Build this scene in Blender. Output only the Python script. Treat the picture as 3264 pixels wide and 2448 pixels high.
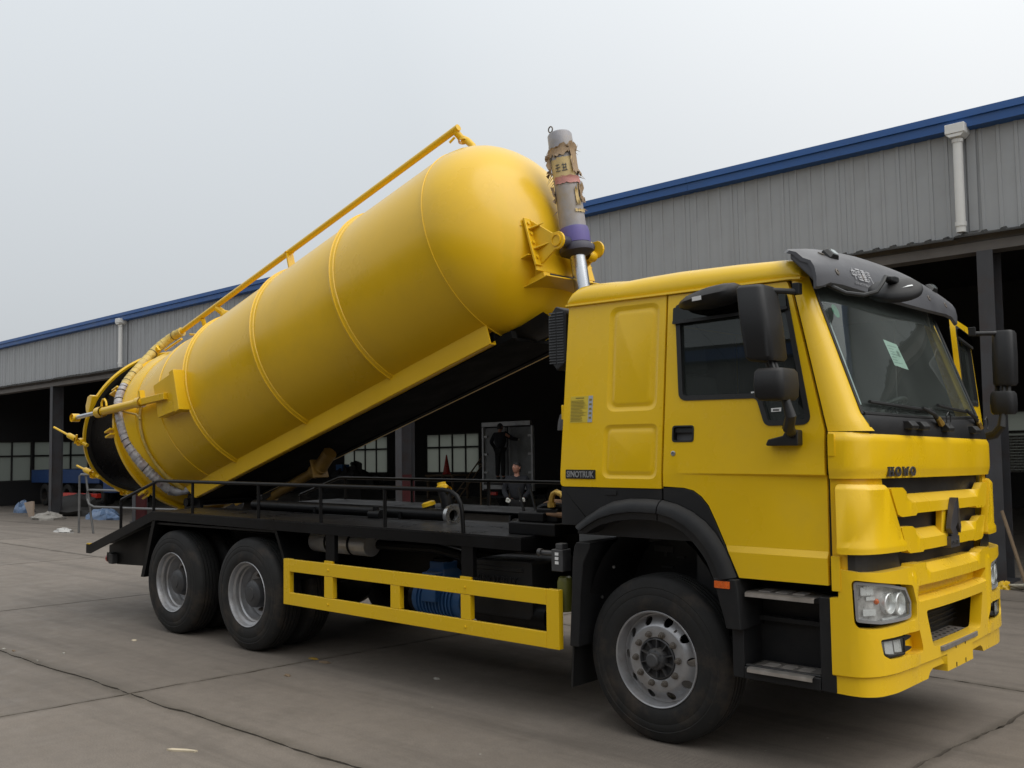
import bpy, bmesh, math, random
from mathutils import Vector, Matrix, Euler
R = math.radians
random.seed(7)
S = bpy.context.scene
COL = S.collection
for o in list(bpy.data.objects):
    bpy.data.objects.remove(o)

# ------------------------------------------------------------------ camera
cam = bpy.data.cameras.new('camera')
cam.sensor_width = 36.0
cam.lens = 36.0 * 3060.6 / 3264.0
cam.clip_start, cam.clip_end = 0.1, 3000
cob = bpy.data.objects.new('camera', cam)
COL.objects.link(cob)
_y, _p, _r = 2.28974765, 0.0609069116, -0.0136335078
fw = Vector((math.cos(_p) * math.cos(_y), math.cos(_p) * math.sin(_y), math.sin(_p)))
rt = Vector((math.sin(_y), -math.cos(_y), 0)); up = rt.cross(fw)
c_, s_ = math.cos(_r), math.sin(_r)
rx = rt * c_ + up * s_; ux = -rt * s_ + up * c_
cob.matrix_world = Matrix(((rx.x, ux.x, -fw.x, 3.40847), (rx.y, ux.y, -fw.y, -6.39317), (rx.z, ux.z, -fw.z, 1.90725), (0, 0, 0, 1)))
S.camera = cob

# ------------------------------------------------------------------ sky, sun, exposure
SUN_EL, SUN_AZ = 55, 15          # sun direction: azimuth from +x, counter-clockwise
w = bpy.data.worlds.new('World'); S.world = w; w.use_nodes = True
wn = w.node_tree; wn.nodes.clear()
wo = wn.nodes.new('ShaderNodeOutputWorld'); bg = wn.nodes.new('ShaderNodeBackground')
sky = wn.nodes.new('ShaderNodeTexSky'); sky.sky_type = 'NISHITA'; sky.sun_disc = False
sky.sun_elevation = R(SUN_EL); sky.sun_rotation = R(90 - SUN_AZ); sky.dust_density = 6; sky.air_density = 1.2; sky.ozone_density = 1.0
hs = wn.nodes.new('ShaderNodeHueSaturation'); hs.inputs['Saturation'].default_value = 0.3
wn.links.new(sky.outputs[0], hs.inputs['Color'])
tc = wn.nodes.new('ShaderNodeTexCoord')
cl = wn.nodes.new('ShaderNodeTexNoise'); cl.inputs['Scale'].default_value = 1.3; cl.inputs['Detail'].default_value = 3; cl.inputs['Roughness'].default_value = .45
wn.links.new(tc.outputs['Generated'], cl.inputs['Vector'])
dp = wn.nodes.new('ShaderNodeVectorMath'); dp.operation = 'DOT_PRODUCT'; dp.inputs[1].default_value = (0.62, 0.36, 0.30)
wn.links.new(tc.outputs['Generated'], dp.inputs[0])
ad = wn.nodes.new('ShaderNodeMath'); ad.operation = 'MULTIPLY_ADD'; ad.inputs[1].default_value = .22; 
wn.links.new(cl.outputs['Fac'], ad.inputs[0]); wn.links.new(dp.outputs['Value'], ad.inputs[2])
rp = wn.nodes.new('ShaderNodeValToRGB')
rp.color_ramp.elements[0].position = 0.0; rp.color_ramp.elements[0].color = (0.595, 0.63, 0.66, 1)
rp.color_ramp.elements[1].position = 1.0; rp.color_ramp.elements[1].color = (0.865, 0.885, 0.89, 1)
e = rp.color_ramp.elements.new(0.42); e.color = (0.765, 0.785, 0.80, 1)
wn.links.new(ad.outputs[0], rp.inputs['Fac'])
# overcast sky: brightest overhead, dimmer towards the horizon
sz = wn.nodes.new('ShaderNodeSeparateXYZ'); wn.links.new(tc.outputs['Generated'], sz.inputs[0])
ov = wn.nodes.new('ShaderNodeMapRange'); ov.inputs[1].default_value = 0.0; ov.inputs[2].default_value = 1.0; ov.inputs[3].default_value = 8.3; ov.inputs[4].default_value = 18.0
wn.links.new(sz.outputs['Z'], ov.inputs[0])
oc = wn.nodes.new('ShaderNodeVectorMath'); oc.operation = 'SCALE'
wn.links.new(rp.outputs['Color'], oc.inputs[0]); wn.links.new(ov.outputs[0], oc.inputs['Scale'])
mx = wn.nodes.new('ShaderNodeMix'); mx.data_type = 'RGBA'; mx.inputs[0].default_value = 0.88
wn.links.new(hs.outputs['Color'], mx.inputs[6]); wn.links.new(oc.outputs[0], mx.inputs[7])
wn.links.new(mx.outputs[2], bg.inputs['Color']); bg.inputs['Strength'].default_value = 0.11
wn.links.new(bg.outputs[0], wo.inputs['Surface'])
sl = bpy.data.lights.new('sun', 'SUN'); sl.energy = 1.4; sl.angle = R(60); sl.color = (1, .965, .91)
so = bpy.data.objects.new('sun', sl); COL.objects.link(so)
sd = Vector((math.cos(R(SUN_EL)) * math.cos(R(SUN_AZ)), math.cos(R(SUN_EL)) * math.sin(R(SUN_AZ)), math.sin(R(SUN_EL))))
so.rotation_euler = sd.to_track_quat('Z', 'Y').to_euler(); so.location = sd * 60
S.view_settings.view_transform = 'Standard'; S.view_settings.look = 'None'
S.view_settings.exposure = 0.0; S.view_settings.gamma = 1.0; S.view_settings.use_curve_mapping = False
S.render.engine = 'CYCLES'
S.cycles.use_denoising = True
S.cycles.max_bounces = 8; S.cycles.diffuse_bounces = 4; S.cycles.glossy_bounces = 4; S.cycles.transparent_max_bounces = 12

# ------------------------------------------------------------------ materials
def NM(name):
    m = bpy.data.materials.new(name); m.use_nodes = True
    t = m.node_tree; b = t.nodes['Principled BSDF']
    return m, t, b
def ND(t, kind, **kw):
    n = t.nodes.new(kind)
    for k, v in kw.items():
        if k in n.inputs: n.inputs[k].default_value = v
        else: setattr(n, k, v)
    return n
def mat(name, col, rough=.5, metal=0, var=.12, vscale=3.0, bump=0, bscale=60, coat=0, dust=0, dustcol=(.32, .27, .21), spec=.5, grime=0, grimecol=(.05, .04, .03), gscale=2.0, rvar=.1):
    """paint-like material: mottled colour, dust on upward faces, blotchy grime, fine bump"""
    m, t, b = NM(name)
    ge = ND(t, 'ShaderNodeTexCoord')
    n1 = ND(t, 'ShaderNodeTexNoise', Scale=vscale, Detail=5.0, Roughness=.6)
    t.links.new(ge.outputs['Object'], n1.inputs['Vector'])
    r1 = ND(t, 'ShaderNodeMapRange'); r1.inputs[1].default_value = .25; r1.inputs[2].default_value = .75; r1.inputs[3].default_value = 1 - var; r1.inputs[4].default_value = 1 + var * .6
    t.links.new(n1.outputs['Fac'], r1.inputs[0])
    c = ND(t, 'ShaderNodeVectorMath', operation='SCALE'); c.inputs[0].default_value = col
    t.links.new(r1.outputs[0], c.inputs['Scale'])
    last = c.outputs[0]
    if grime:
        n2 = ND(t, 'ShaderNodeTexNoise', Scale=gscale, Detail=8.0, Roughness=.7)
        t.links.new(ge.outputs['Object'], n2.inputs['Vector'])
        r2 = ND(t, 'ShaderNodeMapRange'); r2.inputs[1].default_value = .5; r2.inputs[2].default_value = .72; r2.inputs[3].default_value = 0; r2.inputs[4].default_value = grime
        t.links.new(n2.outputs['Fac'], r2.inputs[0])
        x = ND(t, 'ShaderNodeMix', data_type='RGBA'); x.inputs[7].default_value = (*grimecol, 1)
        t.links.new(r2.outputs[0], x.inputs[0]); t.links.new(last, x.inputs[6]); last = x.outputs[2]
    if dust:
        g = ND(t, 'ShaderNodeNewGeometry'); sp = ND(t, 'ShaderNodeSeparateXYZ'); t.links.new(g.outputs['Normal'], sp.inputs[0])
        r3 = ND(t, 'ShaderNodeMapRange'); r3.inputs[1].default_value = .45; r3.inputs[2].default_value = 1.0; r3.inputs[3].default_value = 0; r3.inputs[4].default_value = dust
        t.links.new(sp.outputs['Z'], r3.inputs[0])
        n3 = ND(t, 'ShaderNodeTexNoise', Scale=7.0, Detail=6.0, Roughness=.65); t.links.new(ge.outputs['Object'], n3.inputs['Vector'])
        mu = ND(t, 'ShaderNodeMath', operation='MULTIPLY'); t.links.new(r3.outputs[0], mu.inputs[0])
        r4 = ND(t, 'ShaderNodeMapRange'); r4.inputs[1].default_value = .3; r4.inputs[2].default_value = .7; r4.inputs[3].default_value = .55; r4.inputs[4].default_value = 1.15
        t.links.new(n3.outputs['Fac'], r4.inputs[0]); t.links.new(r4.outputs[0], mu.inputs[1])
        x = ND(t, 'ShaderNodeMix', data_type='RGBA'); x.inputs[7].default_value = (*dustcol, 1)
        t.links.new(mu.outputs[0], x.inputs[0]); t.links.new(last, x.inputs[6]); last = x.outputs[2]
    t.links.new(last, b.inputs['Base Color'])
    b.inputs['Metallic'].default_value = metal
    b.inputs['Specular IOR Level'].default_value = spec
    rr = ND(t, 'ShaderNodeMapRange'); rr.inputs[1].default_value = .3; rr.inputs[2].default_value = .7; rr.inputs[3].default_value = max(.03, rough - rvar); rr.inputs[4].default_value = min(1, rough + rvar)
    t.links.new(n1.outputs['Fac'], rr.inputs[0]); t.links.new(rr.outputs[0], b.inputs['Roughness'])
    if coat:
        b.inputs['Coat Weight'].default_value = coat; b.inputs['Coat Roughness'].default_value = .12
    if bump:
        n4 = ND(t, 'ShaderNodeTexNoise', Scale=bscale, Detail=4.0)
        t.links.new(ge.outputs['Object'], n4.inputs['Vector'])
        bp_ = ND(t, 'ShaderNodeBump', Strength=bump, Distance=.01)
        t.links.new(n4.outputs['Fac'], bp_.inputs['Height']); t.links.new(bp_.outputs[0], b.inputs['Normal'])
    return m

M = {}
M['yellow'] = mat('cab_yellow_paint', (.83, .520, .008), .30, var=.06, vscale=1.5, coat=.15, spec=.4, bump=.02, bscale=3, dust=.28, dustcol=(.50, .38, .17), grime=.12, grimecol=(.35, .25, .08), gscale=3)
M['tank'] = mat('tank_yellow_paint', (.77, .470, .009), .32, var=.07, vscale=1.1, coat=.15, spec=.4, dust=.22, dustcol=(.64, .48, .17), bump=.03, bscale=2.6, grime=.2, grimecol=(.42, .27, .04), gscale=1.3)
def streak(m, pts, rad):
    """a cleaner, deeper coloured run where the dust was washed off (an upright run along the points)"""
    t = m.node_tree; b = t.nodes['Principled BSDF']; src = b.inputs['Base Color'].links[0].from_socket
    tc_ = ND(t, 'ShaderNodeTexCoord'); nz = ND(t, 'ShaderNodeTexNoise', Scale=9.0, Detail=3.0); t.links.new(tc_.outputs['Object'], nz.inputs['Vector'])
    ad_ = ND(t, 'ShaderNodeVectorMath', operation='MULTIPLY_ADD'); t.links.new(nz.outputs['Color'], ad_.inputs[0]); ad_.inputs[1].default_value = (.08, .08, .08); t.links.new(tc_.outputs['Object'], ad_.inputs[2])
    acc = None
    for p, r_ in zip(pts, rad):
        d = ND(t, 'ShaderNodeVectorMath', operation='DISTANCE'); t.links.new(ad_.outputs[0], d.inputs[0]); d.inputs[1].default_value = (p[0] + .04, p[1] + .04, p[2] + .04)
        q = ND(t, 'ShaderNodeMath', operation='DIVIDE'); t.links.new(d.outputs['Value'], q.inputs[0]); q.inputs[1].default_value = r_
        if acc is None: acc = q.outputs[0]
        else:
            mn = ND(t, 'ShaderNodeMath', operation='MINIMUM'); t.links.new(acc, mn.inputs[0]); t.links.new(q.outputs[0], mn.inputs[1]); acc = mn.outputs[0]
    r5 = ND(t, 'ShaderNodeMapRange'); r5.inputs[1].default_value = .8; r5.inputs[2].default_value = 1.1; r5.inputs[3].default_value = .7; r5.inputs[4].default_value = 0; t.links.new(acc, r5.inputs[0])
    x = ND(t, 'ShaderNodeMix', data_type='RGBA'); x.inputs[7].default_value = (.72, .45, .006, 1); t.links.new(r5.outputs[0], x.inputs[0]); t.links.new(src, x.inputs[6]); t.links.new(x.outputs[2], b.inputs['Base Color'])
streak(M['tank'], [(-1.81, -.563, 3.95), (-1.80, -.563, 3.90), (-1.78, -.56, 3.84), (-1.75, -.55, 3.77), (-1.73, -.53, 3.69), (-1.72, -.54, 3.60), (-1.72, -.545, 3.52), (-1.73, -.548, 3.44), (-1.744, -.548, 3.36)], [.055, .055, .055, .06, .07, .065, .06, .055, .05])
M['black'] = mat('black_chassis_paint', (.0045, .0045, .005), .42, var=.25, dust=.10, dustcol=(.06, .056, .052), spec=.22, bump=.05)
M['deck'] = mat('black_deck_plate', (.008, .008, .009), .34, var=.3, dust=.2, dustcol=(.055, .052, .05), spec=.35, bump=.25, bscale=40)
M['plastic'] = mat('dark_grey_plastic', (.0145, .0147, .0158), .52, var=.15, dust=.45, dustcol=(.09, .082, .074), spec=.3, bump=.06, bscale=220, grime=.25, grimecol=(.06, .053, .047))
M['visor'] = mat('sun_visor_plastic', (.075, .076, .084), .46, var=.12, dust=.5, dustcol=(.17, .16, .15), bump=.05, bscale=240)
M['mattblack'] = mat('matt_black_underside', (.004, .004, .0042), .75, var=.2, spec=.1)
M['white_dim'] = mat('worn_white_print', (.42, .42, .43), .6, var=.2)
M['rubber'] = mat('tyre_rubber', (.0115, .011, .0105), .78, var=.3, vscale=5, bump=.12, bscale=90, grime=.8, grimecol=(.062, .045, .031), gscale=3.0)
M['seal'] = mat('black_rubber_seal', (.012, .012, .012), .5, var=.2)
M['rim'] = mat('silver_wheel_paint', (.38, .38, .39), .36, metal=.5, var=.2, vscale=6, grime=.5, grimecol=(.2, .16, .12), gscale=5)
M['hub'] = mat('grey_hub_cast', (.075, .075, .078), .5, metal=.3, var=.3, vscale=9, bump=.1, dust=.2)
M['nut'] = mat('nut_steel', (.16, .14, .12), .5, metal=.5, var=.3, vscale=30)
M['steel'] = mat('bare_steel', (.45, .45, .45), .3, metal=.9, var=.2, vscale=8)
M['alu'] = mat('aluminium_step', (.52, .49, .46), .38, metal=.75, var=.25, vscale=14, dust=.5, dustcol=(.34, .29, .24))
M['chrome'] = mat('chrome', (.75, .75, .76), .12, metal=1, var=.05)
M['grille'] = mat('black_grille_mesh', (.012, .012, .013), .5, var=.2)
M['blue'] = mat('pump_blue_paint', (.035, .12, .30), .45, var=.2, vscale=8, dust=.4, grime=.4, grimecol=(.05, .06, .08))
M['purple'] = mat('purple_primer', (.105, .085, .28), .5, var=.25, vscale=6)
M['bulb'] = mat('amber_lamp', (.75, .13, .01), .25, var=.15, vscale=40, coat=.5)
M['red'] = mat('red_lamp', (.55, .03, .015), .3, var=.15, vscale=30)
M['white'] = mat('white_label', (.75, .75, .74), .5, var=.05)
M['print'] = mat('label_ink', (.06, .06, .06), .6, var=.1)
M['brass'] = mat('brass_fitting', (.50, .32, .07), .35, metal=.7, var=.3, vscale=15)
M['hose_rust'] = mat('rusty_pipe', (.22, .12, .06), .55, metal=.2, var=.4, vscale=12)
M['plastic_film'] = mat('grey_plastic_film', (.42, .42, .45), .3, var=.55, vscale=9, bump=.4, bscale=25, grime=.75, grimecol=(.3, .16, .12), gscale=6)
M['int'] = mat('cab_interior_grey', (.10, .10, .105), .7, var=.15)
M['int_lt'] = mat('cab_trim_light_grey', (.70, .74, .77), .7, var=.08)
M['dash'] = mat('dashboard_black', (.03, .035, .033), .5, var=.15)

def glass(name, tint, refl=1.0, rough=0.0, alpha=.75, film=0.0):
    m, t, b = NM(name); t.nodes.remove(b); out = t.nodes['Material Output']
    tr = ND(t, 'ShaderNodeBsdfTransparent'); tr.inputs[0].default_value = (*[c * alpha for c in tint], 1)
    gl = ND(t, 'ShaderNodeBsdfGlossy'); gl.inputs['Roughness'].default_value = rough; gl.inputs['Color'].default_value = (.9, .95, .93, 1)
    fr = ND(t, 'ShaderNodeLayerWeight', Blend=.5); pw = ND(t, 'ShaderNodeMath', operation='POWER'); pw.inputs[1].default_value = 5; t.links.new(fr.outputs['Facing'], pw.inputs[0])
    ma = ND(t, 'ShaderNodeMath', operation='MULTIPLY_ADD'); ma.inputs[1].default_value = .95; ma.inputs[2].default_value = .045; t.links.new(pw.outputs[0], ma.inputs[0])
    mu = ND(t, 'ShaderNodeMath', operation='MULTIPLY'); mu.inputs[1].default_value = refl; t.links.new(ma.outputs[0], mu.inputs[0])
    mx_ = ND(t, 'ShaderNodeMixShader'); t.links.new(mu.outputs[0], mx_.inputs[0]); t.links.new(tr.outputs[0], mx_.inputs[1]); t.links.new(gl.outputs[0], mx_.inputs[2])
    last = mx_.outputs[0]
    if film:      # diffuse grey layer, painting milky sky haze onto the glass
        df = ND(t, 'ShaderNodeBsdfDiffuse'); df.inputs[0].default_value = (.30, .34, .32, 1); m2 = ND(t, 'ShaderNodeMixShader')
        nz = ND(t, 'ShaderNodeTexNoise', Scale=2.5, Detail=6.0); r5 = ND(t, 'ShaderNodeMapRange'); r5.inputs[1].default_value = .3; r5.inputs[2].default_value = .75; r5.inputs[3].default_value = film * .75; r5.inputs[4].default_value = film * 1.3
        tc_ = ND(t, 'ShaderNodeTexCoord'); t.links.new(tc_.outputs['Object'], nz.inputs['Vector']); t.links.new(nz.outputs['Fac'], r5.inputs[0]); t.links.new(r5.outputs[0], m2.inputs[0]); t.links.new(last, m2.inputs[1]); t.links.new(df.outputs[0], m2.inputs[2]); last = m2.outputs[0]
    t.links.new(last, out.inputs['Surface'])
    return m
M['glass'] = glass('windshield_glass', (.84, .93, .89), 1.25, .015, .90, .11)
M['glass_side'] = glass('side_window_glass', (.32, .37, .36), .9, .01, .7, .05)
M['lens'] = glass('lamp_lens', (.95, .96, .96), 1.1, .02, 1.0)

# ------------------------------------------------------------------ mesh helpers
class MB:
    def __init__(self): self.v = []; self.f = []
    def add(self, vs, fs, T=None):
        k = len(self.v)
        for p in vs:
            p = Vector(p)
            self.v.append(T @ p if T else p)
        for f in fs: self.f.append([i + k for i in f])
        return self
    def box(self, x0, x1, y0, y1, z0, z1, T=None):
        vs = [(x, y, z) for x in (x0, x1) for y in (y0, y1) for z in (z0, z1)]
        return self.add(vs, [(0, 1, 3, 2), (4, 6, 7, 5), (0, 4, 5, 1), (2, 3, 7, 6), (0, 2, 6, 4), (1, 5, 7, 3)], T)
    def prism(self, poly, a, b, axis='y', T=None):
        def P(p, h):
            return {'y': (p[0], h, p[1]), 'x': (h, p[0], p[1]), 'z': (p[0], p[1], h)}[axis]
        n = len(poly)
        vs = [P(p, a) for p in poly] + [P(p, b) for p in poly]
        fs = [list(range(n)), list(range(n, 2 * n))[::-1]] + [(i, (i + 1) % n, n + (i + 1) % n, n + i) for i in range(n)]
        return self.add(vs, fs, T)
    def loft(self, rings, closed=True, caps=True, T=None):
        n = len(rings[0]); vs = [p for r in rings for p in r]; fs = []
        for i in range(len(rings) - 1):
            for j in range(n if closed else n - 1):
                k = (j + 1) % n
                fs.append((i * n + j, i * n + k, (i + 1) * n + k, (i + 1) * n + j))
        if caps and closed:
            fs.append(list(range(n))[::-1]); fs.append([(len(rings) - 1) * n + j for j in range(n)])
        return self.add(vs, fs, T)
    def tube(self, pts, r, n=10, closed=False, caps=True, T=None):
        pts = [Vector(p) for p in pts]; m = len(pts); rings = []
        rr = r if isinstance(r, (list, tuple)) else [r] * m
        ref = None
        for i, p in enumerate(pts):
            if closed: d = pts[(i + 1) % m] - pts[i - 1]
            else: d = pts[min(i + 1, m - 1)] - pts[max(i - 1, 0)]
            d.normalize()
            if ref is None:
                ref = d.orthogonal().normalized()
            ref = (ref - d * ref.dot(d)).normalized(); b = d.cross(ref)
            rings.append([p + (ref * math.cos(2 * math.pi * k / n) + b * math.sin(2 * math.pi * k / n)) * rr[i] for k in range(n)])
        if closed: rings.append(rings[0])
        return self.loft(rings, True, caps and not closed, T)
    def lathe(self, prof, o=(0, 0, 0), ax=(0, 1, 0), n=32, close=False, T=None):
        """prof: (radius, height along ax)"""
        o = Vector(o); ax = Vector(ax).normalized(); u = ax.orthogonal().normalized(); v = ax.cross(u)
        vs = []; fs = []; m = len(prof)
        for r, h in prof:
            for k in range(n):
                a = 2 * math.pi * k / n
                vs.append(o + ax * h + (u * math.cos(a) + v * math.sin(a)) * max(r, 1e-5))
        for i in range(m if close else m - 1):
            for k in range(n):
                k2 = (k + 1) % n; i2 = (i + 1) % m
                fs.append((i * n + k, i * n + k2, i2 * n + k2, i2 * n + k))
        return self.add(vs, fs, T)
    def cyl(self, a, b, r, n=16, r2=None, T=None):
        return self.tube([a, b], [r, r if r2 is None else r2], n, T=T)
    def mesh(self, name, m, smooth=35):
        bm = bmesh.new(); vv = [bm.verts.new(p) for p in self.v]
        for f in self.f:
            try: bm.faces.new([vv[i] for i in f])
            except ValueError: pass
        bmesh.ops.remove_doubles(bm, verts=bm.verts, dist=1e-5)
        bmesh.ops.recalc_face_normals(bm, faces=bm.faces)
        me = bpy.data.meshes.new(name); bm.to_mesh(me); bm.free()
        if smooth:
            me.shade_smooth(); me.set_sharp_from_angle(angle=R(smooth))
        me.materials.append(m)
        return me
    def build(self, name, m, parent=None, smooth=35, bevel=0, seg=2, loc=None):
        me = self.mesh(name, M[m] if isinstance(m, str) else m, smooth)
        return link(name, me, parent, loc, bevel, seg)
def link(name, me, parent=None, loc=None, bevel=0, seg=2):
    o = bpy.data.objects.new(name, me); COL.objects.link(o)
    if loc is not None: o.location = loc
    if bevel:
        b = o.modifiers.new('bevel', 'BEVEL'); b.width = bevel; b.segments = seg; b.limit_method = 'ANGLE'; b.angle_limit = R(40); b.harden_normals = True
    if parent: o.parent = parent
    return o
def copy_of(o, parent=None):
    c = o.copy(); COL.objects.link(c); c.parent = parent if parent else o.parent
    return c
def empty(name, loc=(0, 0, 0)):
    o = bpy.data.objects.new(name, None); COL.objects.link(o); o.location = loc; o.empty_display_size = .2
    return o
def tag(o, label, cat, group=None):
    o['label'] = label; o['category'] = cat
    if group: o['group'] = group
    return o
def place(parent_loc, o):
    """keep world coordinates of a part built in world space under a thing whose base is elsewhere"""
    o.location = -Vector(parent_loc)
    return o
def fillet(poly, rad, n=5):
    out = []; m = len(poly)
    for i in range(m):
        r = rad[i] if isinstance(rad, (list, tuple)) else rad
        p0, p, p1 = Vector(poly[i - 1]), Vector(poly[i]), Vector(poly[(i + 1) % m])
        a, b = (p0 - p), (p1 - p); la, lb = a.length, b.length
        if r <= 0 or la < 1e-6 or lb < 1e-6: out.append(tuple(p)); continue
        a.normalize(); b.normalize()
        ang = math.acos(max(-1, min(1, a.dot(b))))
        if ang > 3.1: out.append(tuple(p)); continue
        d = min(r / math.tan(ang / 2), la * .48, lb * .48)
        s, e_ = p + a * d, p + b * d
        for k in range(n + 1):
            t = k / n
            q = s * (1 - t) ** 2 + p * 2 * t * (1 - t) + e_ * t * t
            out.append((q.x, q.y))
    return out
def rrect(x0, z0, x1, z1, r, n=5):
    return fillet([(x0, z0), (x1, z0), (x1, z1), (x0, z1)], r, n)
def panel(outline, holes, surf, thick, ct=(), cz=(), mb=None):
    """sheet of the given outline (t, z) with holes, bent onto surf(t, z, depth), with thickness and returned edges"""
    bm = bmesh.new()
    def ring(pts):
        vs = [bm.verts.new((p[0], p[1], 0)) for p in pts]
        return [bm.edges.new((vs[i], vs[(i + 1) % len(vs)])) for i in range(len(vs))]
    ed = ring(outline)
    for h in holes: ed += ring(h)
    bmesh.ops.triangle_fill(bm, use_beauty=True, use_dissolve=False, edges=ed)
    for t in ct:
        bmesh.ops.bisect_plane(bm, geom=bm.verts[:] + bm.edges[:] + bm.faces[:], plane_co=(t, 0, 0), plane_no=(1, 0, 0), dist=1e-5)
    for z in cz:
        bmesh.ops.bisect_plane(bm, geom=bm.verts[:] + bm.edges[:] + bm.faces[:], plane_co=(0, z, 0), plane_no=(0, 1, 0), dist=1e-5)
    bm.verts.index_update()
    n = len(bm.verts); mb = mb or MB()
    P2 = [(v.co.x, v.co.y) for v in bm.verts]
    vs = [surf(t, z, 0) for t, z in P2] + [surf(t, z, -thick) for t, z in P2]
    fs = []
    for f in bm.faces:
        ix = [v.index for v in f.verts]; fs.append(ix); fs.append([i + n for i in ix][::-1])
    for e_ in bm.edges:
        if len(e_.link_faces) == 1:
            a, b = e_.verts[0].index, e_.verts[1].index
            fs.append((a, b, b + n, a + n))
    bm.free()
    return mb.add(vs, fs)
def frange(a, b, s):
    n = max(1, int(round((b - a) / s))); return [a + (b - a) * i / n for i in range(1, n)]
def text_mesh(s, size, ext=.003, bold=0.0, align='LEFT', space=1.0):
    cu = bpy.data.curves.new('lettering', 'FONT'); cu.body = s; cu.size = size; cu.extrude = ext; cu.offset = bold; cu.align_x = align; cu.space_character = space
    cu.resolution_u = 3
    ob = bpy.data.objects.new('lettering', cu)
    me = bpy.data.meshes.new_from_object(ob)
    bpy.data.objects.remove(ob); bpy.data.curves.remove(cu)
    return me
def sm(a, b, x):
    t = max(0, min(1, (x - a) / (b - a))); return t * t * (3 - 2 * t)
# ------------------------------------------------------------------ ground
def gz(x, y): return 0.0122 * x * sm(1.9, 6.5, y) if x < 0 else 0.0122 * x * sm(1.9, 6.5, y) * .4
def conc_mat(name, base, joint=False):
    m, t, b = NM(name)
    g = ND(t, 'ShaderNodeNewGeometry'); pos = g.outputs['Position']
    def noise(scale, detail=6, rough=.6, vec=pos):
        n = ND(t, 'ShaderNodeTexNoise', Scale=scale, Detail=detail, Roughness=rough); t.links.new(vec, n.inputs['Vector']); return n.outputs['Fac']
    def rng(src, a, b_, c, d):
        r = ND(t, 'ShaderNodeMapRange'); r.inputs[1].default_value = a; r.inputs[2].default_value = b_; r.inputs[3].default_value = c; r.inputs[4].default_value = d
        t.links.new(src, r.inputs[0]); return r.outputs[0]
    def mul(a, b_):
        n = ND(t, 'ShaderNodeMath', operation='MULTIPLY'); t.links.new(a, n.inputs[0])
        if isinstance(b_, (int, float)): n.inputs[1].default_value = b_
        else: t.links.new(b_, n.inputs[1])
        return n.outputs[0]
    def mixc(f, a, col):
        x = ND(t, 'ShaderNodeMix', data_type='RGBA')
        t.links.new(f, x.inputs[0]); t.links.new(a, x.inputs[6]); x.inputs[7].default_value = (*col, 1); return x.outputs[2]
    oi = ND(t, 'ShaderNodeObjectInfo')
    big = rng(noise(.35, 5), .3, .7, .80, 1.12); fine = rng(noise(9, 8, .7), .3, .7, .9, 1.08); grain = rng(noise(110, 4, .7), .32, .68, .72, 1.22)
    k = mul(mul(big, fine), grain); k = mul(k, rng(oi.outputs['Random'], 0, 1, .93, 1.06))
    c = ND(t, 'ShaderNodeVectorMath', operation='SCALE'); c.inputs[0].default_value = base; t.links.new(k, c.inputs['Scale']); col = c.outputs[0]
    # dark rubber streaks left by tyres, running along the yard
    mp = ND(t, 'ShaderNodeMapping'); mp.inputs['Scale'].default_value = (.16, 2.6, 1); mp.inputs['Rotation'].default_value = (0, 0, R(7)); t.links.new(pos, mp.inputs['Vector'])
    col = mixc(rng(noise(1.0, 5, .65, mp.outputs[0]), .50, .68, 0, .55), col, tuple(v * .5 for v in base))
    mp2 = ND(t, 'ShaderNodeMapping'); mp2.inputs['Scale'].default_value = (.22, 3.4, 1); mp2.inputs['Rotation'].default_value = (0, 0, R(-14)); t.links.new(pos, mp2.inputs['Vector'])
    col = mixc(rng(noise(1.3, 6, .6, mp2.outputs[0]), .55, .70, 0, .42), col, tuple(v * .55 for v in base))
    # oil stains and pale scuffs
    col = mixc(rng(noise(1.1, 7, .72), .57, .72, 0, .45), col, tuple(v * .55 for v in base))
    col = mixc(rng(noise(2.3, 9, .75), .63, .8, 0, .35), col, (base[0] * 1.5, base[1] * 1.5, base[2] * 1.5))
    vo = ND(t, 'ShaderNodeTexVoronoi', Scale=5.5); t.links.new(pos, vo.inputs['Vector'])
    sp_ = mul(rng(vo.outputs['Distance'], .02, .06, 1, 0), rng(noise(3.1, 2), .58, .62, 0, .7))
    col = mixc(sp_, col, (.42, .40, .36))
    # dirt gathered along the slab joints
    sj = ND(t, 'ShaderNodeSeparateXYZ'); t.links.new(pos, sj.inputs[0])
    def mth(op, a, b_=None):
        n = ND(t, 'ShaderNodeMath', operation=op)
        for i_, v_ in enumerate((a, b_)):
            if v_ is None: continue
            if isinstance(v_, (int, float)): n.inputs[i_].default_value = v_
            else: t.links.new(v_, n.inputs[i_])
        return n.outputs[0]
    yo = mth('ADD', sj.outputs['Y'], 2.66); wob = mth('MULTIPLY', mth('SUBTRACT', noise(2.2, 4), .5), .10)
    dy_ = mth('PINGPONG', mth('ADD', yo, wob), 2.13); dx_ = mth('PINGPONG', mth('ADD', mth('SUBTRACT', mth('ADD', sj.outputs['X'], 3.85), mth('MULTIPLY', yo, .125)), wob), 2.5)
    jm = mth('MAXIMUM', rng(dy_, .0, .11, .8, 0), rng(dx_, .0, .07, .7, 0))
    col = mixc(mul(jm, rng(noise(3.5, 6, .7), .35, .65, .35, 1)), col, (.062, .052, .038))
    # tyre tread print beside the front wheel
    sx = ND(t, 'ShaderNodeSeparateXYZ'); t.links.new(pos, sx.inputs[0])
    def band(src, c0, hw, soft):
        a = ND(t, 'ShaderNodeMath', operation='SUBTRACT'); t.links.new(src, a.inputs[0]); a.inputs[1].default_value = c0
        ab = ND(t, 'ShaderNodeMath', operation='ABSOLUTE'); t.links.new(a.outputs[0], ab.inputs[0]); return rng(ab.outputs[0], hw - soft, hw + soft, 1, 0)
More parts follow.
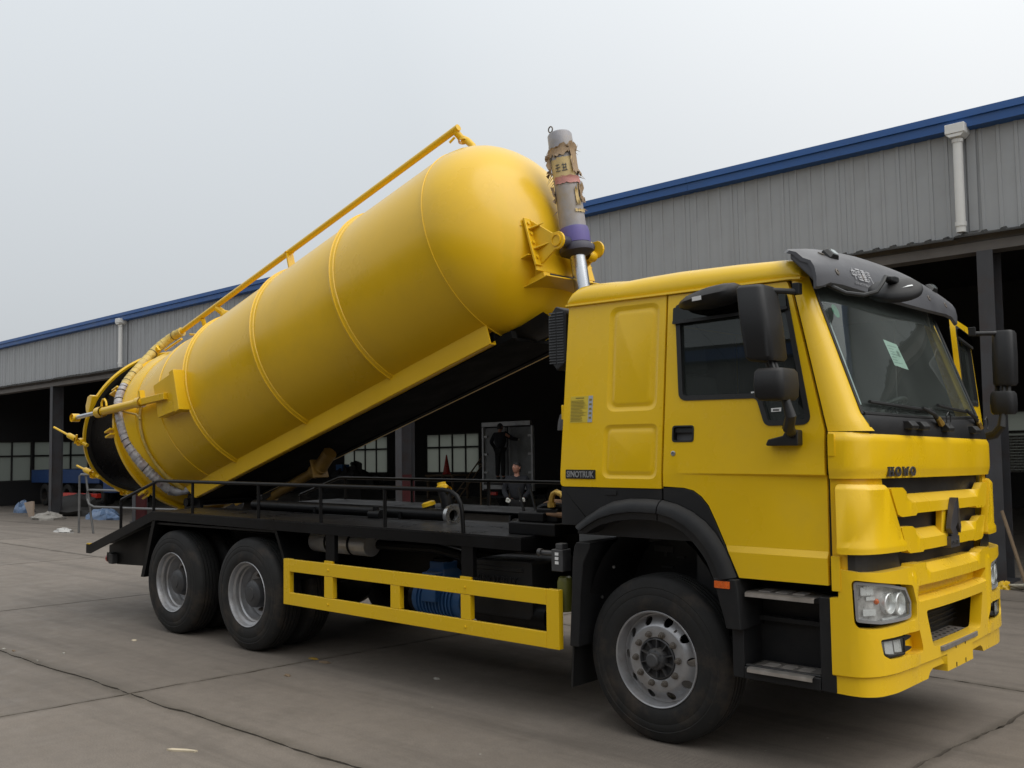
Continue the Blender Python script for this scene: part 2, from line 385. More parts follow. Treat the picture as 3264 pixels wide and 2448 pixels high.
    wv = ND(t, 'ShaderNodeTexWave', Scale=16, Distortion=2.5, Detail=2); wv.bands_direction = 'Y'; t.links.new(pos, wv.inputs['Vector'])
    wx = ND(t, 'ShaderNodeTexWave', Scale=9, Distortion=1.5, Detail=1); wx.bands_direction = 'X'; t.links.new(pos, wx.inputs['Vector'])
    tr = mul(mul(band(sx.outputs['Y'], -1.31, .075, .02), band(sx.outputs['X'], .35, .55, .35)), mul(rng(wv.outputs['Fac'], .4, .6, 0, 1), rng(wx.outputs['Fac'], .2, .5, .35, 1)))
    col = mixc(mul(tr, .55), col, tuple(v * .4 for v in base))
    t.links.new(col, b.inputs['Base Color'])
    t.links.new(rng(noise(4, 5), .3, .7, .62, .9), b.inputs['Roughness']); b.inputs['Specular IOR Level'].default_value = .35
    bp_ = ND(t, 'ShaderNodeBump', Strength=.35, Distance=.004); t.links.new(noise(75, 6, .7), bp_.inputs['Height']); t.links.new(bp_.outputs[0], b.inputs['Normal'])
    return m
M['concrete'] = conc_mat('yard_concrete', (.182, .155, .129))
M['dirt'] = mat('joint_dirt', (.062, .054, .042), .95, var=.4, vscale=14, bump=.4, bscale=80)
gm = MB()
gxs = [-400, -150, -70] + [-60 + 3 * i for i in range(29)] + [60, 150, 400]
gys = [-400, -100, -30, -12, 0, 1.9, 2.6, 3.4, 4.2, 5, 5.8, 6.5, 8, 12, 40, 120, 400]
for x in gxs:
    for y in gys: gm.v.append(Vector((x, y, gz(max(-70, min(40, x)), y) - .028)))
ny = len(gys)
for i in range(len(gxs) - 1):
    for j in range(ny - 1): gm.f.append([i * ny + j, (i + 1) * ny + j, (i + 1) * ny + j + 1, i * ny + j + 1])
ground = gm.build('ground', 'dirt'); ground['kind'] = 'structure'
far = MB()   # concrete beyond the single slabs
def sheet(mb, x0, x1, y0, y1, nx, ny_, dz):
    k = len(mb.v)
    for i in range(nx + 1):
        for j in range(ny_ + 1):
            x = x0 + (x1 - x0) * i / nx; y = y0 + (y1 - y0) * j / ny_
            mb.v.append(Vector((x, y, gz(max(-70, min(40, x)), y) + dz)))
    for i in range(nx):
        for j in range(ny_):
            a = k + i * (ny_ + 1) + j; mb.f.append([a, a + ny_ + 1, a + ny_ + 2, a + 1])
X0, SX, NX, Y0, SY, NY = -3.85 - 9 * 5.0, 5.0, 12, -2.66 - 2 * 4.26, 4.26, 5
sheet(far, -60, X0, Y0, Y0 + NY * SY, 8, 20, -.004); sheet(far, X0 + NX * SX, 60, Y0, Y0 + NY * SY, 8, 20, -.004)
sheet(far, -60, 60, -60, Y0, 20, 4, -.004); sheet(far, -60, 60, Y0 + NY * SY, 60, 40, 6, -.004)
yard = far.build('yard_pavement', 'concrete'); yard['kind'] = 'structure'
rj = random.Random(3)
jx = {}; jy = {}
def jit(d, key, s, n):
    if key not in d: d[key] = [rj.uniform(-1, 1) * s for _ in range(n)]
    return d[key]
for i in range(NX):
    for j in range(NY):
        x0, y0 = X0 + SX * i, Y0 + SY * j
        n = 60
        near = -10 < x0 < 6 and y0 < 0
        gap = .010 if near else .008
        def skew(y): return (y + 2.66) * .10 if abs(y + 2.66) < 30 else 0
        pts = []
        cen = (x0 + SX / 2, y0 + SY / 2)
        amp = .014 if near else .004
        B_ = jit(jy, (i, j), amp, n); T_ = jit(jy, (i, j + 1), amp, n); L_ = jit(jx, (i, j), amp, n); R_ = jit(jx, (i + 1, j), amp, n)
        def cum(a):   # smooth-ish wander
            o, v = [], 0
            for k_ in a: v = v * .82 + k_; o.append(v)
            o[0] = o[-1] = 0; return o
        B2, T2, L2, R2 = cum(B_), cum(T_), cum(L_), cum(R_)
        def px(x, y): return x + (y + 2.66) * .125
        for k in range(n): pts.append((x0 + SX * k / n, y0 + gap + B2[k]))
        for k in range(n): pts.append((x0 + SX - gap + R2[k], y0 + SY * k / n))
        for k in range(n): pts.append((x0 + SX * (1 - k / n), y0 + SY - gap + T2[n - 1 - k]))
        for k in range(n): pts.append((x0 + gap + L2[n - 1 - k], y0 + SY * (1 - k / n)))
        bm = bmesh.new()
        ox, oy = cen
        vs = [bm.verts.new((p[0] - ox, p[1] - oy, 0)) for p in pts]
        bm.faces.new(vs)
        bmesh.ops.triangulate(bm, faces=bm.faces[:])
        if y0 + SY > 1.5:
            for yy_ in frange(y0, y0 + SY, .6):
                bmesh.ops.bisect_plane(bm, geom=bm.verts[:] + bm.edges[:] + bm.faces[:], plane_co=(0, yy_ - oy, 0), plane_no=(0, 1, 0))
        be = [e_ for e_ in bm.edges if len(e_.link_faces) == 1]
        r = bmesh.ops.extrude_edge_only(bm, edges=be)
        low = [v for v in r['geom'] if isinstance(v, bmesh.types.BMVert)]
        ls = set(low)
        for v in bm.verts:
            X, Y = v.co.x + ox, v.co.y + oy
            XX = px(X, Y)
            v.co = Vector((XX - ox, Y - oy, gz(XX, Y) - (.035 if v in ls else 0)))
        bmesh.ops.recalc_face_normals(bm, faces=bm.faces)
        me = bpy.data.meshes.new('concrete_slab'); bm.to_mesh(me); bm.free(); me.materials.append(M['concrete'])
        link('concrete_slab', me, yard, (ox, oy, 0))

# ------------------------------------------------------------------ workshop building
M['clad'] = mat('grey_wall_sheet', (.33, .335, .34), .5, var=.10, vscale=.7, grime=.2, grimecol=(.2, .19, .17), gscale=1.5)
def rain_streaks(m, col, k):
    t = m.node_tree; b = t.nodes['Principled BSDF']; src = b.inputs['Base Color'].links[0].from_socket
    g = ND(t, 'ShaderNodeNewGeometry'); mp = ND(t, 'ShaderNodeMapping'); mp.inputs['Scale'].default_value = (3, 3, .2); t.links.new(g.outputs['Position'], mp.inputs['Vector'])
    n = ND(t, 'ShaderNodeTexNoise', Scale=1.0, Detail=6.0, Roughness=.65); t.links.new(mp.outputs[0], n.inputs['Vector'])
    r = ND(t, 'ShaderNodeMapRange'); r.inputs[1].default_value = .5; r.inputs[2].default_value = .75; r.inputs[3].default_value = 0; r.inputs[4].default_value = k; t.links.new(n.outputs['Fac'], r.inputs[0])
    x = ND(t, 'ShaderNodeMix', data_type='RGBA'); x.inputs[7].default_value = (*col, 1); t.links.new(r.outputs[0], x.inputs[0]); t.links.new(src, x.inputs[6]); t.links.new(x.outputs[2], b.inputs['Base Color'])
rain_streaks(M['clad'], (.22, .21, .19), .22)
M['eave'] = mat('blue_eave_trim', (.022, .095, .30), .45, var=.15, vscale=2)
M['pvc'] = mat('white_downpipe', (.72, .71, .68), .45, var=.08, grime=.3, grimecol=(.45, .42, .36), gscale=3)
M['beamgrey'] = mat('canopy_beam_grey', (.145, .13, .118), .8, var=.3, vscale=2, grime=.5, grimecol=(.06, .05, .045), gscale=1.5)
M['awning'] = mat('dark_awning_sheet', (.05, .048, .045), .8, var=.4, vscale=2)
M['col'] = mat('workshop_column_paint', (.05, .05, .055), .6, var=.3, vscale=2.5, grime=.75, grimecol=(.045, .025, .02), gscale=2.2)
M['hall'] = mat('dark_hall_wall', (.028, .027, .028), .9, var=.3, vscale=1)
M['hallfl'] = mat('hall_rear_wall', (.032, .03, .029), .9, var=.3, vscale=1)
def pane_mat():
    m, t, b = NM('frosted_window_pane'); t.nodes.remove(b); out = t.nodes['Material Output']
    tr = ND(t, 'ShaderNodeBsdfTranslucent'); tr.inputs[0].default_value = (.44, .46, .43, 1)
    df = ND(t, 'ShaderNodeBsdfDiffuse'); df.inputs[0].default_value = (.2, .2, .19, 1)
    x = ND(t, 'ShaderNodeMixShader'); x.inputs[0].default_value = .25
    t.links.new(tr.outputs[0], x.inputs[1]); t.links.new(df.outputs[0], x.inputs[2]); t.links.new(x.outputs[0], out.inputs['Surface'])
    return m
M['pane'] = pane_mat()
dh = Vector((.99988, -.015346, 0)); nh = Vector((.015346, .99988, 0)); PR = Vector((-.0468, 7.3042, 0)); KS = .0122
BT = Matrix(((dh.x, nh.x, 0, PR.x), (dh.y, nh.y, 0, PR.y), (KS, 0, 1, 0), (0, 0, 0, 1)))   # (along, behind, height) -> world
class BB(MB):
    def mesh(self, *a, **k):
        self.v = [BT @ p for p in self.v]; return super().mesh(*a, **k)
bld = empty('workshop_building', (0, 0, 0)); tag(bld, 'long grey metal workshop with blue eave and open dark bays behind the truck', 'building')
U0, U1, VB = -40.0, 13.0, 15.0
# one cladding sheet, four pans wide, shared by all
def sheet_mesh(h0, h1):
    mb = MB(); p = []
    for k in range(4):
        a = .22 * k
        p += [(a, 0), (a + .080, 0), (a + .087, -.013), (a + .129, -.013), (a + .136, 0)]
    p.append((.88, 0)); p = [(x, y - .004 * (x > .86)) for x, y in p]
    for x, y in p: mb.v += [Vector((x, y, h0)), Vector((x, y, h1))]
    for k in range(len(p) - 1): mb.f.append([2 * k, 2 * k + 2, 2 * k + 3, 2 * k + 1])
    return mb.mesh('cladding_sheet', M['clad'], 0)
shm = sheet_mesh(4.62, 6.15)
u = U1 - .88
while u > U0 - .5:
    o = link('cladding_sheet', shm, bld)
    o.matrix_basis = BT @ Matrix.Translation((u, 0, 0)); u -= .88
prof = [(.0, 6.03), (-.15, 6.05), (-.155, 6.17), (-.19, 6.175), (-.19, 6.27), (-.15, 6.275), (.02, 6.30)]
u = U1
while u > U0:
    a = max(U0, u - 5.86); BB().prism(prof, a + .004, u, 'x').build('gutter', 'eave', bld, 0); u = a if a > U0 else U0
BB().prism([(-.02, 6.30), (VB / 2, 7.35), (VB + .3, 6.30), (VB + .3, 6.25), (VB / 2, 7.3), (-.02, 6.25)], U0, U1, 'x').build('roof', 'eave', bld, 0)
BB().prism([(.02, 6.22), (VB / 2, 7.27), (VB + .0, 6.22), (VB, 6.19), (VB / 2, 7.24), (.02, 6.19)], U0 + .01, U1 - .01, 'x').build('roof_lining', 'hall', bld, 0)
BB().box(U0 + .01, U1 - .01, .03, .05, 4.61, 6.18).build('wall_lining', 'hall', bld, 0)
# canopy: corrugated sheets over a beam
def corr():
    mb = MB(); p = []
    for k in range(4):
        a = .24 * k; p += [(a, 0), (a + .09, 0), (a + .105, .035), (a + .135, .035), (a + .15, 0)]
    p.append((.96, 0))
    for x, z in p: mb.v += [Vector((x, -.16, 4.585 + z * .8)), Vector((x, .0, 4.63 + z * .8)), Vector((x, -.16, 4.565)), Vector((x, .0, 4.60))]
    n = len(p)
    for k in range(n - 1):
        a, b = 4 * k, 4 * k + 4
        mb.f += [[a, b, b + 1, a + 1], [a + 2, a + 3, b + 3, b + 2], [a, a + 2, b + 2, b]]
    return mb.mesh('awning_sheet', M['awning'], 0)
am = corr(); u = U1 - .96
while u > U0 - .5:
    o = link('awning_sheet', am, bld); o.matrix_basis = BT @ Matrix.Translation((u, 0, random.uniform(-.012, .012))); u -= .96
BB().prism([(-.04, 4.37), (-.04, 4.50), (.0, 4.52), (.0, 4.60), (.26, 4.60), (.26, 4.37)], U0, U1, 'x').build('canopy_beam', 'beamgrey', bld, 0)
# columns: H sections with a red-lead lower half
M['redlead'] = mat('red_lead_primer', (.085, .016, .018), .7, var=.4, vscale=5, grime=.5, grimecol=(.04, .03, .03), gscale=3)
for k in range(0, 8):
    uc = .0 - 5.88 * k - .12
    c = BB(); 
    c.box(uc - .1, uc + .1, -.06, -.045, 0, 4.37); c.box(uc - .1, uc + .1, .30, .315, 0, 4.37); c.box(uc - .006, uc + .006, -.0449, .2999, 0, 4.37)
    c.box(uc - .15, uc + .15, -.11, .37, 0, .03)
    co = c.build('column', 'col', bld, 0)
    if k in (2, 4): 
        hh = [1.5, 1.4, 1.35, 1.6][k // 2]
        p = BB(); p.box(uc - .0045 + .0115, uc + .0118, -.044, .298, .031, hh); p.box(uc - .1, uc + .1, .2985, .2999, .031, hh * .9)
        p.build('paint_band', 'redlead', co, 0)
# hall shell behind the open front
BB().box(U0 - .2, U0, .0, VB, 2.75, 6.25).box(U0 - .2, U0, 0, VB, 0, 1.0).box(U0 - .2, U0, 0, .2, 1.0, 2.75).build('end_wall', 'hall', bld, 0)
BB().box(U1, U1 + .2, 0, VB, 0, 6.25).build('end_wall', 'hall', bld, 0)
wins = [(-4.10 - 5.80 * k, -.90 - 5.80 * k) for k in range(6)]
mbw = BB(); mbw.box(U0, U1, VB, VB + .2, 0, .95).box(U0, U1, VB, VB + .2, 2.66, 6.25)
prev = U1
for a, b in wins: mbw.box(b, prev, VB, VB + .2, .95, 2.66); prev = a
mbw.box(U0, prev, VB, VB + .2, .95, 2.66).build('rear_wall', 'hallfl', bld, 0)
M['frame'] = mat('window_frame_dark', (.04, .038, .036), .6, var=.2)
def window(u0, u1, h0, h1, npan, rowh, along, T, v):
    """steel window, two rows of panes; along='u' on the rear wall, 'v' on the end wall"""
    def bx(mb, a0, a1, c0, c1, z0, z1):
        return mb.box(a0, a1, c0, c1, z0, z1) if along == 'u' else mb.box(c0, c1, a0, a1, z0, z1)
    f = BB(); s = .035; g = .0005
    bx(f, u0, u1, v, v + .08, h0, h0 + s * 1.6); bx(f, u0, u1, v, v + .08, h1 - s * 1.6, h1); bx(f, u0, u1, v + .002, v + .078, rowh - s, rowh + s)
    wdt = (u1 - u0) / npan
    for k in range(npan + 1):
        x = u0 + wdt * k; bx(f, max(u0, x - s), min(u1, x + s), v + .001, v + .079, h0 + s * 1.6, h1 - s * 1.6)
    fo = f.build('window', 'frame', bld, 0)
    for k in range(npan):
        for z0, z1 in ((h0 + s * 1.6, rowh - s), (rowh + s, h1 - s * 1.6)):
            p = BB(); bx(p, u0 + wdt * k + s, u0 + wdt * (k + 1) - s, v + .035, v + .04, z0, z1)
            p.build('pane', 'pane', fo, 0)
for a, b in wins: window(a, b, .95, 2.66, 4, 2.06, 'u', BT, VB + .02)
for k in range(4): window(.2 + 3.3 * k + .05, .2 + 3.3 * k + 3.25, 1.0, 2.75, 4, 2.1, 'v', BT, U0 - .14)
m_ = BB()
for k in range(4): m_.box(U0 - .2, U0, .2 + 3.3 * k + 3.25, .2 + 3.3 * (k + 1) + .05, 1.0, 2.75)
m_.box(U0 - .2, U0, .2001, .2499, 1.0, 2.75); m_.box(U0 - .2, U0, 13.4501, VB, 1.0, 2.75); m_.build('window_pier', 'hall', bld, 0)
# bricks seen in the lower half of the rear window beyond the cab
M['brick'] = mat('grey_brick', (.20, .19, .175), .9, var=.3, vscale=6)
b0 = MB().box(0, .236, 0, .1, 0, .066).mesh('brick', M['brick'], 0)
for r in range(13):
    for k in range(13):
        o = link('brick', b0, bld); o.matrix_basis = BT @ Matrix.Translation((-4.05 + .25 * k + (.12 if r % 2 else 0) - .06, VB - .12 + random.uniform(0, .01), .96 + r * .078))
# rain pipes
for u in (-.37, -24.4):
    p = BB(); p.cyl((u, -.15, 4.64), (u, -.15, 5.93), .062, 16); p.lathe([(.072, 0), (.072, .06)], (u, -.15, 4.72), (0, 0, 1), 16)
    p.lathe([(.072, 0), (.072, .05)], (u, -.15, 5.86), (0, 0, 1), 16)
    po = p.build('downpipe', 'pvc', bld)
    q = BB(); q.box(u - .125, u + .125, -.27, -.03, 5.97, 6.10); q.prism([(u - .125, 5.97), (u + .125, 5.97), (u + .075, 5.92), (u - .075, 5.92)], -.26, -.04, 'y'); q.build('rain_head', 'pvc', po, 0, .008)
    BB().box(u + .075, u + .19, -.03, -.026, 4.66, 6.03).build('flashing_strip', 'clad', bld, 0)

# ------------------------------------------------------------------ workshop across the yard, mirrored in the cab glass
ob = empty('workshop_building', (-4, -14, 0)); tag(ob, 'grey workshop with open bays across the yard, seen only mirrored in the cab glass', 'building')
def oz(mb, name, m, smooth=0):
    for p in mb.v: p.x += 4; p.y += 14
    return mb.build(name, m, ob, smooth)
pts = []
mb = MB(); x = -44.0; k = 0
while x < 40:
    mb.v += [Vector((x + dx, -14 + dy, z)) for dx, dy in ((0, 0), (.08, 0), (.09, .014), (.13, .014), (.14, 0)) for z in (4.5, 6.2)]; x += .22; k += 5
mb.f = [[2 * i, 2 * i + 2, 2 * i + 3, 2 * i + 1] for i in range(k - 1)]
oz(mb, 'cladding', 'clad')
oz(MB().box(-44, 40, -14.02, -13.8, 6.2, 6.45), 'gutter', 'eave'); oz(MB().box(-44, 40, -14.3, -14.03, 4.3, 4.6), 'canopy_beam', 'beamgrey')
for k in range(14): oz(MB().box(-41 + 5.88 * k, -40.75 + 5.88 * k, -14.35, -14.05, 0, 4.3), 'column', 'pvc')
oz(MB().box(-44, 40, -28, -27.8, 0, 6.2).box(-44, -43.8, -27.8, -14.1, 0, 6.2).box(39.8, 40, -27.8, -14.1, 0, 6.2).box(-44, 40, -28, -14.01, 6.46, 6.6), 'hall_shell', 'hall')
# ------------------------------------------------------------------ the tanker truck
truck = empty('tanker_truck'); tag(truck, 'yellow vacuum tanker truck parked with its tank tipped up and rear lid open', 'tanker truck')
def side(z): return -1.25 + max(0, z - 1.7) * .1
def surf_side(m, extra=None, off=0):
    def f(x, z, d):
        e_ = extra(x, z) if extra else 0
        return (x, m * (side(z) - off - d - e_), z)
    return f
def emboss(mb, x0, z0, x1, z1, r, levels, surf):
    rings = []
    for ins, dep in levels:
        rings.append([surf(x, z, dep) for x, z in rrect(x0 + ins, z0 + ins, x1 - ins, z1 - ins, max(.012, r - ins * .6), 6)])
    mb.loft(rings, True, False); n = len(rings[-1])
    mb.add(rings[-1], [list(range(n))])
def inset(poly, d):
    out = []; n = len(poly)
    A = sum(poly[i][0] * poly[(i + 1) % n][1] - poly[(i + 1) % n][0] * poly[i][1] for i in range(n))
    s = 1 if A > 0 else -1
    for i in range(n):
        p0, p, p1 = Vector(poly[i - 1]), Vector(poly[i]), Vector(poly[(i + 1) % n])
        a, b = (p - p0), (p1 - p)
        if a.length < 1e-7 or b.length < 1e-7: out.append(tuple(p)); continue
        a.normalize(); b.normalize()
        na, nb = Vector((-a.y, a.x)) * s, Vector((-b.y, b.x)) * s
        nn = (na + nb); L = nn.length
        nn = nn / L if L > 1e-6 else na
        k = d / max(.4, nn.dot(na)); q = p + nn * k; out.append((q.x, q.y))
    return out

# ---- cab sides behind the doors
cab = None
for m in (1, -1):
    sf = surf_side(m); mb = MB()
    UP = (-.305, 2.10, .088, 2.80, .07); LO = (-.320, 1.665, .102, 2.016, .055)
    panel(fillet([(-.667, 1.607), (.134, 1.607), (.134, 2.845), (-.655, 2.86)], [.03, .004, .004, .03]), [rrect(*UP, 6), rrect(*LO, 6)], sf, .03, [], [1.7], mb)
    emboss(mb, *UP, [(0, 0), (.008, -.003), (.022, -.013), (.036, -.014), (.048, -.007), (.060, -.004)], sf)
    emboss(mb, *LO, [(0, 0), (.006, -.003), (.018, -.012), (.030, -.013), (.042, -.007), (.052, -.005)], sf)
    if m == 1: cab = mb.build('cab_side', 'yellow', truck, 40)
    else: mb.build('cab_side', 'yellow', truck, 40)
# cab back wall, inner shell, floor and engine housing
mb = MB(); mb.loft([[(-.667 + .02, y, z) for y, z in [(-1.235, 1.50), (-1.235, 1.7), (-1.12, 2.86), (1.12, 2.86), (1.235, 1.7), (1.235, 1.50)]], [(-.62, y, z) for y, z in [(-1.225, 1.50), (-1.225, 1.7), (-1.11, 2.86), (1.11, 2.86), (1.225, 1.7), (1.225, 1.50)]]])
mb.build('cab_back', 'yellow', truck)
MB().box(-.61, 1.22, -1.14, 1.14, 1.28, 1.45).box(.2, 1.30, -.95, .95, .70, 1.28).build('cab_floor', 'grille', truck, 0)
# door function, used closed on the near side and swung open on the far side
ARCH = [(.151, 1.622), (.2, 1.620), (.296, 1.616), (.362, 1.601), (.416, 1.565), (.461, 1.514), (.504, 1.428), (.554, 1.318), (.604, 1.211), (.655, 1.099)]
WIN = fillet([(.250, 2.153), (.776, 2.148), (.832, 1.984), (1.118, 1.986), (.955, 2.775), (.203, 2.765)], [.06, .04, .05, .055, .06, .03], 6)
def door_dep(x, z):
    a = max(0, min(1, (x - .18) / .95))
    if z > 1.706 or z < 1.246: return 0
    if z >= 1.694: k = (1.706 - z) / .012
    elif z >= 1.282: k = 1.0 - .25 * (1.694 - z) / .412
    else: k = .75 * (z - 1.246) / .036
    return -.030 * a * k
def door(m, hinge=None):
    T = None
    if hinge is not None:
        T = Matrix.Translation((1.25, 1.27, 0)) @ Matrix.Rotation(hinge, 4, 'Z') @ Matrix.Translation((-1.20, -1.25, 0))
    def wrap(f):
        return (lambda t, z, d: tuple(T @ Vector(f(t, z, d)))) if T else f
    sf = wrap(surf_side(m, door_dep)); s0 = wrap(surf_side(m))
    out = [(.149, 1.622), (.149, 2.832), (.955, 2.826), (.985, 2.75), (1.188, 1.95), (1.193, 1.70), (1.193, 1.10)] + ARCH[:0:-1]
    hand = rrect(.208, 1.896, .362, 1.999, .022)
    mb = panel(out, [WIN, hand], sf, .035, frange(.148, 1.196, .09), [1.706, 1.694, 1.6, 1.5, 1.4, 1.282, 1.246])
    d = mb.build('door', 'yellow', truck, 11)
    seal = panel(WIN, [inset(WIN, .030)], wrap(surf_side(m, None, .006)), .05); seal.build('window_seal', 'seal', d, 40, .004)
    g = inset(WIN, .026); gm_ = MB(); gm_.add([s0(x, z, -.018) for x, z in g], [list(range(len(g)))]); gm_.build('side_window', 'glass_side', d, 0)
    hb = panel(rrect(.208, 1.896, .362, 1.999, .022), [rrect(.218, 1.906, .352, 1.989, .016)], wrap(surf_side(m, None, .004)), .045)
    hb.add([wrap(surf_side(m))(x, z, -.04) for x, z in rrect(.209, 1.897, .361, 1.998, .02)], [list(range(24))])
    panel(rrect(.219, 1.955, .351, 1.986, .01), [], wrap(surf_side(m, None, -.012)), .012, mb=hb)
    hb.build('door_handle', 'seal', d, 40, .003)
    lk = MB(); p = Vector(s0(.220, 1.826, 0)); ax = Vector(s0(.220, 1.826, 1)) - p
    lk.lathe([(.016, -.002), (.016, .005), (.011, .007), (.010, .004), (.0, .004)], p, ax, 16); lk.build('door_lock', 'steel', d)
    # dark wind deflector across the top of the window
    wd = panel(fillet([(.20, 2.655), (.965, 2.675), (.955, 2.752), (.20, 2.745)], .012), [], wrap(surf_side(m, None, .022)), .008); wd.build('wind_deflector', 'glass_dark', d, 30)
    wb = panel(fillet([(.198, 2.640), (.968, 2.660), (.967, 2.678), (.198, 2.660)], .004), [], wrap(surf_side(m, None, .024)), .02); wb.build('deflector_rim', 'seal', d, 30)
    # inner trim, seen when the door stands open
    tr = panel([(.19, 1.66), (.19, 2.10), (.79, 2.10), (.80, 1.95), (1.15, 1.95), (1.16, 1.16), (.70, 1.16), (.45, 1.64)], [], wrap(surf_side(m, None, -.037)), .03); tr.build('door_trim', 'int', d, 30)
    return d
M['glass_dark'] = glass('smoked_deflector', (.10, .11, .115), .8, .03, .7)
dr = door(1); dl = door(-1, R(-81))
# labels on the near door glass
for (x, z, wd_, hh) in ((.735, 2.178, .075, .02), (.865, 2.075, .062, .022)):
    sf = surf_side(1, None, -.010 + .0); q = panel([(x, z - hh / 2), (x + wd_, z - hh / 2 + .002), (x + wd_, z + hh / 2 + .002), (x, z + hh / 2)], [], surf_side(1, None, -.008), .002); lb = q.build('window_label', 'white', dr, 0)
    k = MB()
    for i in range(9):
        xx = x + .012 + i * (wd_ - .024) / 9; panel([(xx, z - hh * .22), (xx + .0035, z - hh * .22), (xx + .0035, z + hh * .22), (xx, z + hh * .22)], [], surf_side(1, None, -.0072), .0006, mb=k)
    k.build('label_print', 'print', lb, 0)

for m in (1, -1):      # black strips added behind the door gaps to paint the seams dark
    panel([(1.165, 1.10), (1.212, 1.10), (1.212, 1.95), (1.165, 1.95)], [], surf_side(m, None, -.036), .004).build('door_gap_shade', 'seal', truck, 0)
    panel([(.11, 1.60), (.18, 1.60), (.18, 2.83), (.11, 2.83)], [], surf_side(m, None, -.0365), .004, [], [1.7]).build('door_gap_shade', 'seal', truck, 0)
# ---- roof with gutters
mb = MB(); rings = []
for x, h in [(-.668, .02), (-.662, .08), (-.645, .125), (-.60, .160), (-.50, .172), (-.35, .168), (-.22, .158), (-.05, .170), (.2, .176), (.6, .166), (.9, .150), (.98, .125), (1.03, .07), (1.05, .0)]:
    z0 = 2.845 + .012 * max(0, -x); r = []
    half = [(-1.0, 0), (-1.006, .14), (-1.0, .42), (-.975, .66), (-.93, .82), (-.85, .92), (-.6, 1.0), (-.3, 1.04), (0, 1.05)]
    for fy, fz in half + [(-a, b) for a, b in half[-2::-1]]: r.append((x, fy * 1.138, z0 + h * fz))
    rings.append(r)
mb.loft(rings, True, True); mb.build('roof_panel', 'yellow', truck, 50)
for m in (1, -1):
    p = [(-.672, 2.852), (.97, 2.842), (1.045, 2.838)]
    g = MB(); g.loft([[(x, m * (-1.132 - a), z + b) for a, b in [(0, .006), (.022, .004), (.024, -.008), (0, -.012)]] for x, z in p]); g.build('roof_gutter', 'yellow', truck, 30)
# ---- front pillars, windscreen, cowl
def xs(z): return 1.203 + (z - 1.949) * (1.0 - 1.203) / (2.745 - 1.949)
def glass_edge(z):
    if z >= 2.045: return (1.345 - .357 * (z - 2.045), -1.088 + .03 * (z - 2.045) / .8)
    k = (2.045 - z) / .1; return (1.345 + .055 * k, -1.088 + .05 * k * k)
for m in (1, -1):
    rows = []
    for z in [1.945, 1.97, 2.0, 2.03, 2.06, 2.1, 2.2, 2.35, 2.5, 2.65, 2.75, 2.85]:
        s = Vector((xs(z) + .006, side(z))); gx, gy = glass_edge(z); G = Vector((gx, gy)); c = Vector((gx - .02, side(z) + .005)); row = []
        for k in range(9):
            t = k / 8; q = s * (1 - t) ** 2 + c * 2 * t * (1 - t) + G * t * t; row.append((q.x, m * q.y, z))
        row += [(G.x - .05, m * (G.y + .02), z), (s.x, m * (s.y + .06), z)]
        rows.append(row)
    MB().loft(rows, True, True).build('front_pillar', 'yellow', truck, 50)
def wsx(y, z):
    gx, gy = glass_edge(max(z, 2.045)); return gx + .055 * (1 - abs(y / gy) ** 4)
ny_, nz_ = 24, 10
mb = MB()
for i in range(nz_ + 1):
    z = 2.035 + (2.85 - 2.035) * i / nz_
    for j in range(ny_ + 1):
        gy = -glass_edge(max(z, 2.045))[1] + .004; y = -gy + 2 * gy * j / ny_; mb.v.append(Vector((wsx(y, z) - .002, y, z - .018 * (1 - (y / gy) ** 2) * (i == 0))))
for i in range(nz_):
    for j in range(ny_): mb.f.append([i * (ny_ + 1) + j, i * (ny_ + 1) + j + 1, (i + 1) * (ny_ + 1) + j + 1, (i + 1) * (ny_ + 1) + j])
ws = mb.build('windscreen', 'glass', truck, 60)
for m in (1, -1):
    MB().tube([(glass_edge(z)[0] + .002, m * (glass_edge(z)[1] + .006), z) for z in [2.04, 2.2, 2.4, 2.6, 2.84]], .011, 6).build('windscreen_seal', 'seal', ws)
MB().tube([(wsx(y, 2.045) + .004, y, 2.045 - .018 * (1 - (y / 1.08) ** 2)) for y in [-1.07 + 2.14 * k / 20 for k in range(21)]], .012, 6).build('windscreen_seal', 'seal', ws)
# dark band across the top of the screen, seen under the visor
mb = MB(); rows = []
for z in (2.70, 2.85): rows.append([(wsx(y, z) - .012, y, z) for y in [-1.05 + 2.1 * k / 20 for k in range(21)]])
mb.loft(rows, False, False); mb.build('windscreen_tint', 'grille', ws, 60)
# inspection sheet behind the glass with printed lines, green disc
def on_ws(y, z, d=0): return (wsx(y, z) - .008 + d, y, z)
M['paper'] = mat('pale_green_sheet', (.62, .78, .70), .6, var=.06)
q = MB(); A = [(-.37, 2.52), (-.155, 2.50), (-.125, 2.335), (-.35, 2.355)]; q.add([on_ws(*p) for p in A], [(0, 1, 2, 3)]); sheet_o = q.build('paper_sheet', 'paper', ws, 0)
q = MB()
for k in range(7):
    z = 2.485 - .018 * k; q.add([on_ws(-.34, z, .001), on_ws(-.26 + .07 * (k % 3 == 0), z - .004, .001), on_ws(-.26 + .07 * (k % 3 == 0), z - .008, .001), on_ws(-.34, z - .004, .001)], [(0, 1, 2, 3)])
q.add([on_ws(-.22, 2.455, .001), on_ws(-.18, 2.452, .001), on_ws(-.178, 2.415, .001), on_ws(-.218, 2.418, .001)], [(0, 1, 2, 3)])
M['faint'] = mat('faint_print', (.30, .38, .34), .6); q.build('sheet_print', 'faint', sheet_o, 0)
M['green'] = mat('green_sticker', (.02, .25, .12), .5)
q = MB(); q.add([on_ws(-.905 + .035 * math.cos(a), 2.655 + .042 * math.sin(a)) for a in [2 * math.pi * k / 20 for k in range(20)]], [list(range(20))]); q.build('round_sticker', 'green', ws, 0)

